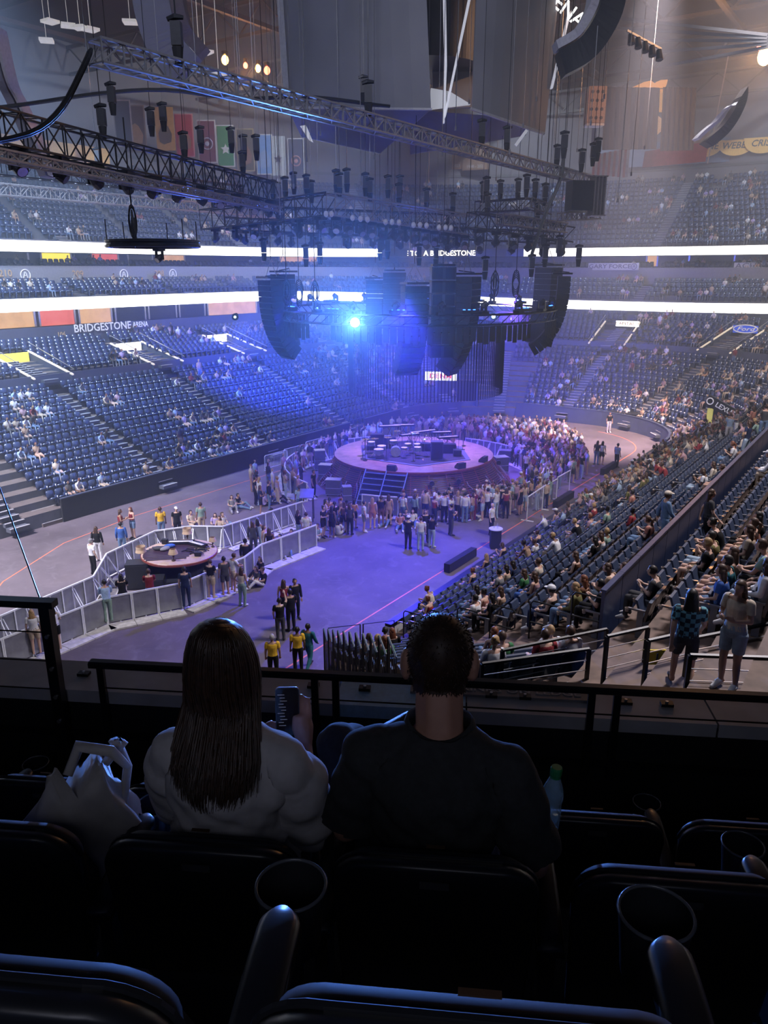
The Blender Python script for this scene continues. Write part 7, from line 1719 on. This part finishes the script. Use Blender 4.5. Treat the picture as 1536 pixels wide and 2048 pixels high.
def suite_arm():
    e = empty('chair_arm')
    rg = []
    for t in range(14):
        y = -.02+.34*(t/8 if t < 8 else 1-.1*(1-math.sin((t-7)/6*PI/2))); z = .585+.035*math.sin(min(1, t/8)*PI*.6); w_ = .035 if t < 8 else max(.004, .035*math.cos((t-7.2)/6*PI/2))
        rg.append([(-w_, y, z-.012), (-w_*.9, y, z+.010), (-w_*.6, y, z+.016), (w_*.6, y, z+.016), (w_*.9, y, z+.010), (w_, y, z-.012)])
    mb = MB(); mb.rings(rg); mb.build('arm_pad', m_chair, e, smooth=True)
    mb = MB(); mb.tube([(-.029, -.02, .59), (-.029, .2, .617), (-.022, .30, .622), (0, .325, .622), (.022, .30, .622), (.029, .2, .617), (.029, -.02, .59)], .006, 6); mb.build('arm_edge', m_rim, e)  # thin tube added as the bright line along the armrest edge
    mb = MB(); mb.lathe([(.044, -.115), (.050, -.06), (.057, .0), (.059, .004), (.055, .004), (.050, -.05), (.046, -.105), (0, -.105)], 36, (0, .375, .615), cap=False); mb.build('cup_holder', m_chair, e)
    mb = MB(); mb.lathe([(.056, .002), (.060, .006), (.056, .010), (.0535, .006), (.056, .002)], 36, (0, .375, .615), cap=False); mb.build('cup_rim', m_rim, e, smooth=True)
    mb = MB(); mb.box((0, .06, .29), (.035, .10, .58)); mb.build('pillar', m_chair, e)
    return e
SC0 = suite_chair(); SA0 = suite_arm(); f1 = f2 = True
ROWS_ = [('nearest', .62, -1.58, [-1.06, -.48, .10, .68, 1.26]), ('middle', 1.53, -2.19, [-1.615, -1.035, -.455, .125, .705, 1.285]), ('front', 2.48, -2.79, [-2.52, -1.94, -1.36, -.80, -.24, .32, .80, 1.36, 1.92])]
for nm, y, z, xs in ROWS_:
    for i, x in enumerate(xs):
        who = {('middle', 2): 'woman in white', ('middle', 3): 'man in the dark polo'}.get((nm, i))
        o = SC0 if f1 else dup(SC0); f1 = False; o.location = L_(x, y, z); o.rotation_euler = (0, 0, SR_)
        tag(o, ('black plastic seat of the %s' % who) if who else 'black plastic seat, %s from the left in the %s suite row' % (nth(i), nm), 'seat', 'black suite seats')
        xa = x + .29
        if i < len(xs)-1 or nm != 'nearest':
            o = SA0 if f2 else dup(SA0); f2 = False; o.location = L_(xa, y, z); o.rotation_euler = (0, 0, SR_)
            tag(o, 'black armrest with cup holder, %s from the left in the %s suite row' % (nth(i), nm), 'armrest', 'armrests with cup holders')
# ------------------------------------------------------------------ the seated man and woman
ZF = -2.19
def J(**k): return {a: Vector(b) for a, b in k.items()}
def lfig(j, fem, vox, faces, fat): return figure(j, fem, vox, faces, fat)
def place_fig(o): o.location = L_(-.18, 0, ZF); o.rotation_euler = (0, 0, SR_)
mx, wx = .15, -.42
man = dict(pel=(mx-.01,1.82,.54), wai=(mx-.01,1.77,.70), che=(mx,1.76,.86), nec=(mx,1.80,1.02), hea=(mx-.005,1.85,1.192), face=(-.05,1,-.12),
 ls=(mx-.185,1.77,.945), le=(mx-.255,1.78,.69), lw=(mx-.19,2.02,.63), lh=(mx-.13,2.09,.64), rs=(mx+.185,1.75,.93), re=(mx+.265,1.72,.665), rw=(mx+.27,1.97,.62), rh=(mx+.26,2.05,.61),
 lp=(mx-.10,1.84,.53), lk=(-.20,2.22,.66), la=(-.10,2.44,.50), lt=(.0,2.56,.52), rp=(mx+.10,1.84,.53), rk=(mx+.14,2.16,.56), ra=(mx+.14,2.22,.12), rt=(mx+.15,2.33,.06))
f = figure({k: v for k, v in man.items()}, False, .0085, 0, 1.12, 1.32, 1.6)
me = f['me']; me.materials.clear(); me.materials.append(mat('man_skin', (.50, .27, .20), rough=.5, scale=20, var=.08)); me.polygons.foreach_set('use_smooth', [True]*len(me.polygons))
mo = link('person', me); place_fig(mo); tag(mo, 'man with short brown hair seen from behind, in a dark collared polo shirt', 'person')
m_polo = mat('polo_charcoal', (.035, .038, .042), rough=.9, scale=60, var=.15, bump=.15)
r, t = f['reg'], f['t']
def fold(V, amp, fr, seed=0):
    x, y, z = V[:, 0]*fr, V[:, 1]*fr, V[:, 2]*fr
    return amp*(np.sin(x*1.7+z*2.3+seed)*np.sin(y*1.3-z*1.1+seed*2)+.5*np.sin(x*3.9-z*3.1+y*2)+.4*np.sin(z*6.1+x*5.3+seed))
msk = (r == 'top') | (r == 'trap') | (r == 'hip') | ((r == 'arm') & (t < .86))
msk &= f['V'][:, 2] < 1.012 - (f['V'][:, 1]-1.8)*.25
off = .024 + fold(f['V'], .006, 14) + np.where(r == 'arm', .016*np.clip(t, 0, 1), 0)
link('polo_shirt', part_mesh(f, msk, off, 'polo_shirt', m_polo, keep=0), mo)
m_jean = mat('dark_denim', (.022, .028, .04), rough=.85, scale=60, var=.2, bump=.1)
link('jeans', part_mesh(f, ((r == 'hip') & (t < .6)) | (r == 'thigh') | (r == 'shin'), .018 + fold(f['V'], .004, 16, 1), 'jeans', m_jean, keep=0), mo)
for s_, nm in ((-1, 'shoe'), (1, 'shoe')): link(nm, part_mesh(f, (r == 'foot') & ((f['V'][:, 0]-.02)*s_ > 0), .012, nm, m_blk, keep=0), mo)
nc = f['j']['nec']; mb = MB(); rg = []
for zz, rr_, yy in ((-.045, .092, .0), (.0, .080, .004), (.035, .071, .008), (.042, .073, .008), (.03, .080, .004), (-.01, .091, 0), (-.05, .104, -.004)):
    rg.append([nc+Vector((rr_*1.18*math.cos(2*PI*k/36), yy+rr_*1.10*math.sin(2*PI*k/36)+.006, zz-.028+.012*math.cos(2*PI*k/36*2))) for k in range(36)])
mb.rings(rg, cap=False); mb.build('collar', m_polo, mo, smooth=True)
# hair of the man: scalp layer plus short strands
def strands(name, starts, m, parent, rad=.0016, n=3, kind='stuff'):
    mb = MB()
    for pts, r0 in starts: mb.tube(pts, [r0]+[r0*.9]*(len(pts)-2)+[r0*.15], n, caps=False)
    o = mb.build(name, m, parent, smooth=True); o['kind'] = kind; return o
m_mhair = mat('man_hair_brown', (.035, .018, .011), rough=.55, scale=50, var=.4)
hd = f['j']['hea']; rel = f['V']-np.array(hd); fr_ = rel[:, 1]; z = rel[:, 2]
hmask = ((r == 'head') | (r == 'neck')) & ((z > .07) | ((fr_ < .045) & (z > -.02)) | ((fr_ < -.02) & (z > -.125))) & ~((np.abs(rel[:, 0]) > .074) & (z < .018) & (fr_ > -.03)) & ~((np.abs(rel[:, 0]) > .084) & (z < .055) & (fr_ > -.07))
thick = np.clip((z+.12)/.2, 0, 1)*.015 + .003
link('hair', part_mesh(f, hmask, thick, 'hair', m_mhair, keep=0), mo)
idx = np.where(hmask & (z > -.12))[0]; rs = random.Random(5); st_ = []
for i in rs.sample(list(idx), min(2600, len(idx))):
    p = Vector(f['V'][i]); n_ = Vector(f['N'][i]); q = rel[i]; k = max(0, min(1, (q[2]+.12)/.22)); Ln = .002+.010*k
    d = (n_*.45 + Vector((rs.uniform(-.5, .5), rs.uniform(-.3, .6), rs.uniform(-.5, .2)-.8*(1-k)))).normalized(); b = p + n_*(thick[i]*.8)
    st_.append(([b, b+d*Ln*.5, b+d*Ln+Vector((0, 0, -.003))], .0022))
strands('hair_strands', st_, m_mhair, mo)
# --- woman
wom = dict(pel=(wx-.02,1.82,.54), wai=(wx-.01,1.77,.69), che=(wx,1.75,.84), nec=(wx,1.79,.985), hea=(wx-.015,1.85,1.155), face=(.32,1,-.25),
 ls=(wx-.155,1.76,.915), le=(wx-.20,1.86,.68), lw=(wx-.06,2.06,.70), lh=(wx-.0,2.12,.74), rs=(wx+.165,1.75,.90), re=(wx+.20,1.84,.635), rw=(-.285,2.10,.735), rh=(-.300,2.13,.80),
 lp=(wx-.09,1.84,.53), lk=(wx-.12,2.14,.55), la=(wx-.1,2.2,.12), lt=(wx-.1,2.32,.05), rp=(wx+.09,1.84,.53), rk=(wx+.10,2.14,.55), ra=(wx+.1,2.2,.12), rt=(wx+.1,2.32,.05))
f = figure(wom, True, .0075, 0, 1.05)
me = f['me']; me.materials.clear(); me.materials.append(mat('woman_skin', (.52, .29, .21), rough=.5, scale=20, var=.08)); me.polygons.foreach_set('use_smooth', [True]*len(me.polygons))
wo = link('person', me); place_fig(wo); tag(wo, 'woman with long straight brown hair seen from behind, in a white blouse holding a phone', 'person')
m_blouse = mat('white_blouse', (.60, .59, .62), rough=.9, scale=40, var=.06, bump=.1)
r, t = f['reg'], f['t']
msk = (r == 'top') | (r == 'trap') | (r == 'hip') | (r == 'arm') | ((r == 'fore') & (t < .62))
off = .030 + fold(f['V'], .008, 12, 2) + np.where(r == 'arm', .020*np.sin(np.clip(t, 0, 1)*PI*.85), 0) + np.where(r == 'hip', .012, 0)
link('blouse', part_mesh(f, msk, off, 'blouse', m_blouse, keep=0), wo)
link('trousers', part_mesh(f, ((r == 'hip') & (t < .6)) | (r == 'thigh') | (r == 'shin'), .015, 'trousers', m_jean, keep=0), wo)
for s_ in (-1, 1): link('shoe', part_mesh(f, (r == 'foot') & ((f['V'][:, 0]-wx)*s_ > 0), .012, 'shoe', m_blk, keep=0), wo)
for s_ in '':   # gathered cuffs
    c = f['j'][s_+'s'].lerp(f['j'][s_+'e'], .97); d = (f['j'][s_+'e']-f['j'][s_+'s']).normalized(); mb = MB(); u_ = d.cross(Vector((0, 1, 0))).normalized(); v_ = d.cross(u_)
    mb.tube([c+(u_*math.cos(a)+v_*math.sin(a))*.058*(1+.04*math.sin(9*a)) for a in [2*PI*k/40 for k in range(40)]], .010, 6, closed=True); mb.build('cuff', m_blouse, wo, smooth=True)
hd = f['j']['hea']; fc, sx = f['fc'], f['sx']
m_whair = mat('woman_hair_brown', (.050, .024, .014), rough=.42, scale=60, var=.45, spec=.6)
# inner hair volume
mb = MB(); rg = []
prof = [(.134, .004, 0), (.130, .028, 0), (.120, .052, 0), (.09, .078, 0), (.04, .094, .0), (-.02, .098, -.004), (-.08, .100, -.012), (-.14, .106, -.062), (-.20, .118, -.098), (-.26, .122, -.140), (-.30, .095, -.162), (-.33, .05, -.176)]
for zz, rr_, yy in prof:
    rg.append([hd + sx*(rr_*.98*math.cos(2*PI*k/28)+(.004 if zz < 0 else 0)) + fc*((rr_*(1.08 if zz > -.05 else .62))*math.sin(2*PI*k/28)*(1 if math.sin(2*PI*k/28) < 0 else .62) - .022) + Vector((0, yy, zz+.004)) for k in range(28)])
mb.rings(rg); mb.build('hair', m_whair, wo, smooth=True)
rs = random.Random(9); st_ = []
for k in range(1500):
    a = rs.uniform(-PI*1.03, .03*PI) ; sidey = rs.choice((-1, 1)); a = rs.uniform(PI*.98, PI*2.02) if rs.random() < .86 else rs.uniform(.05, PI-.05)
    back = -math.sin(a)
    L = rs.uniform(.34, .43)-.05*abs(math.cos(a))*rs.random() if math.sin(a) < .3 else rs.uniform(.30, .38)
    pts = []; wob = rs.uniform(-.010, .010); fl = rs.uniform(-.004, .016)
    for i, q in enumerate((0, .006, .02, .05, .10, .18, .30, .46, .64, .82, 1)):
        zz = .134-(.034+L)*q
        # radius from profile
        rr_ = np.interp(-zz, [-p[0] for p in prof], [p[1] for p in prof]); yy = np.interp(-zz, [-p[0] for p in prof], [p[2] for p in prof])
        if i == 0: rr_ = .012
        rr_ += fl*q + .004; ey = 1.08 if zz > -.05 else .70
        s_ = math.sin(a); ff = (rr_*ey)*s_*(1 if s_ < 0 else .62) - .022
        pts.append(hd + sx*(rr_*math.cos(a)*.99+wob*q*math.sin(3*q+k)) + fc*ff + Vector((0, yy, zz)))
    st_.append((pts, rs.uniform(.0018, .0042)))
strands('hair_strands', st_, m_whair, wo, n=4)
# her hand and phone: the phone is held upright, thumb this side, fingers round the far edge
ph = empty('phone', L_(-.312, 2.125, ZF+.835), (R(-14), 0, SR_+R(8)), 'black smartphone held upright beside her hair, dim screen of small text', 'phone')
mb = MB()
def rr2(w_, h_, r_, n=5): return [(cx+r_*math.cos(a0+PI/2*i/n), cz+r_*math.sin(a0+PI/2*i/n)) for cx, cz, a0 in ((w_/2-r_, h_/2-r_, 0), (-w_/2+r_, h_/2-r_, PI/2), (-w_/2+r_, -h_/2+r_, PI), (w_/2-r_, -h_/2+r_, 1.5*PI)) for i in range(n+1)]
mb.rings([[(x, y, z) for x, z in rr2(.076, .158, .012)] for y in (-.004, .004)]); mb.build('body', mat('phone_frame', (.05, .055, .06), rough=.25, metal=.5), ph)
mb = MB(); mb.rings([[(x, y, z) for x, z in rr2(.070, .152, .010)] for y in (-.0046, -.004)]); mb.build('screen', mat('phone_screen', (.006, .007, .009), rough=.12), ph)
mt = mat('screen_text', (.3, .3, .3), emit=(.7, .7, .7), es=.05); mb = MB()
for k in range(11): mb.box((-.02+.004*(k % 3), -.0050, .055-.010*k), (.022-.006*(k % 2), .0004, .0018))
mb.build('screen_lines', mt, ph)['kind'] = 'stuff'
# white bag, bottle, blue knee
nb = MB(); rs = random.Random(3); rg = []
for i in range(15):
    q = i/14; z = .43*q; w_ = (.17+.03*math.sin(q*5))*(1-.38*q**4); d_ = (.12)*(1-.35*q**3)
    rg.append([(w_*math.cos(2*PI*k/30)*(1+.13*math.sin(5*2*PI*k/30+q*8)+.07*math.sin(9*2*PI*k/30-q*11))+.05*q, d_*math.sin(2*PI*k/30)*(1+.14*math.sin(4*2*PI*k/30+q*5)), z*.88+.05*math.sin(3*2*PI*k/30+q*4)*q+.02*math.sin(7*2*PI*k/30)) for k in range(30)])
nb.rings(rg); bag = nb.build('bag_body', mat('white_bag', (.55, .53, .52), rough=.55, scale=14, var=.12, bump=.4), None, smooth=True)
be = empty('tote_bag', L_(-.93, 1.80, ZF+.40), SR_+.3, 'crumpled white bag slumped on the seat left of the woman', 'bag'); bag.parent = be
for s_ in (-1, 1): mb = MB(); mb.tube([(s_*.05+.06, .02*s_, .40), (s_*.06+.10, .03, .46), (.14, .03*s_, .47), (.17, .02, .38), (.15, -.04, .26)], [.014, .02, .018, .014, .012], 6); mb.build('handle', mat('white_bag', None), be, smooth=True)
bt = empty('water_bottle', L_(.475, 1.905, ZF+.575), (0, R(4), SR_), 'clear plastic water bottle with a green cap, right of the man', 'bottle')
m_pet = mat('clear_plastic', (.45, .62, .60), rough=.08, alpha=.42, var=.1, scale=30, spec=.8)
mb = MB(); mb.lathe([(.026, 0), (.031, .012), (.032, .05), (.030, .06), (.032, .07), (.032, .13), (.029, .15), (.032, .165), (.030, .19), (.018, .225), (.0125, .238), (.0125, .245)], 24); mb.build('bottle_body', m_pet, bt, smooth=True)
mb = MB(); mb.lathe([(.024, .005), (.029, .012), (.029, .10), (0, .10)], 20); mb.build('water', mat('water', (.30, .42, .42), rough=.05, alpha=.35, var=.05), bt, smooth=True)
mb = MB(); mb.lathe([(.0165, .243), (.0172, .246), (.0172, .262), (.015, .268), (0, .268)], 24, cap=False); cap_ = mb.build('cap', mat('green_cap', (.02, .22, .06), rough=.35), bt)
mb = MB(); mb.lathe([(.0155, .234), (.0155, .241)], 24); mb.build('cap_ring', mat('green_cap', None), bt)
kn = MB(); kn.tube([L_(-.62, .02, -.98), L_(-.55, .35, -.93), L_(-.475, .60, -.97), L_(-.46, .66, -1.05), L_(-.46, .66, -1.5)], [.10, .095, .075, .07, .06], 20); o = kn.build('person', mat('blue_denim', (.05, .09, .19), rough=.8, scale=80, var=.25, bump=.15), smooth=True)
tag(o, 'bent knee in blue jeans of someone at the bottom left corner', 'person')
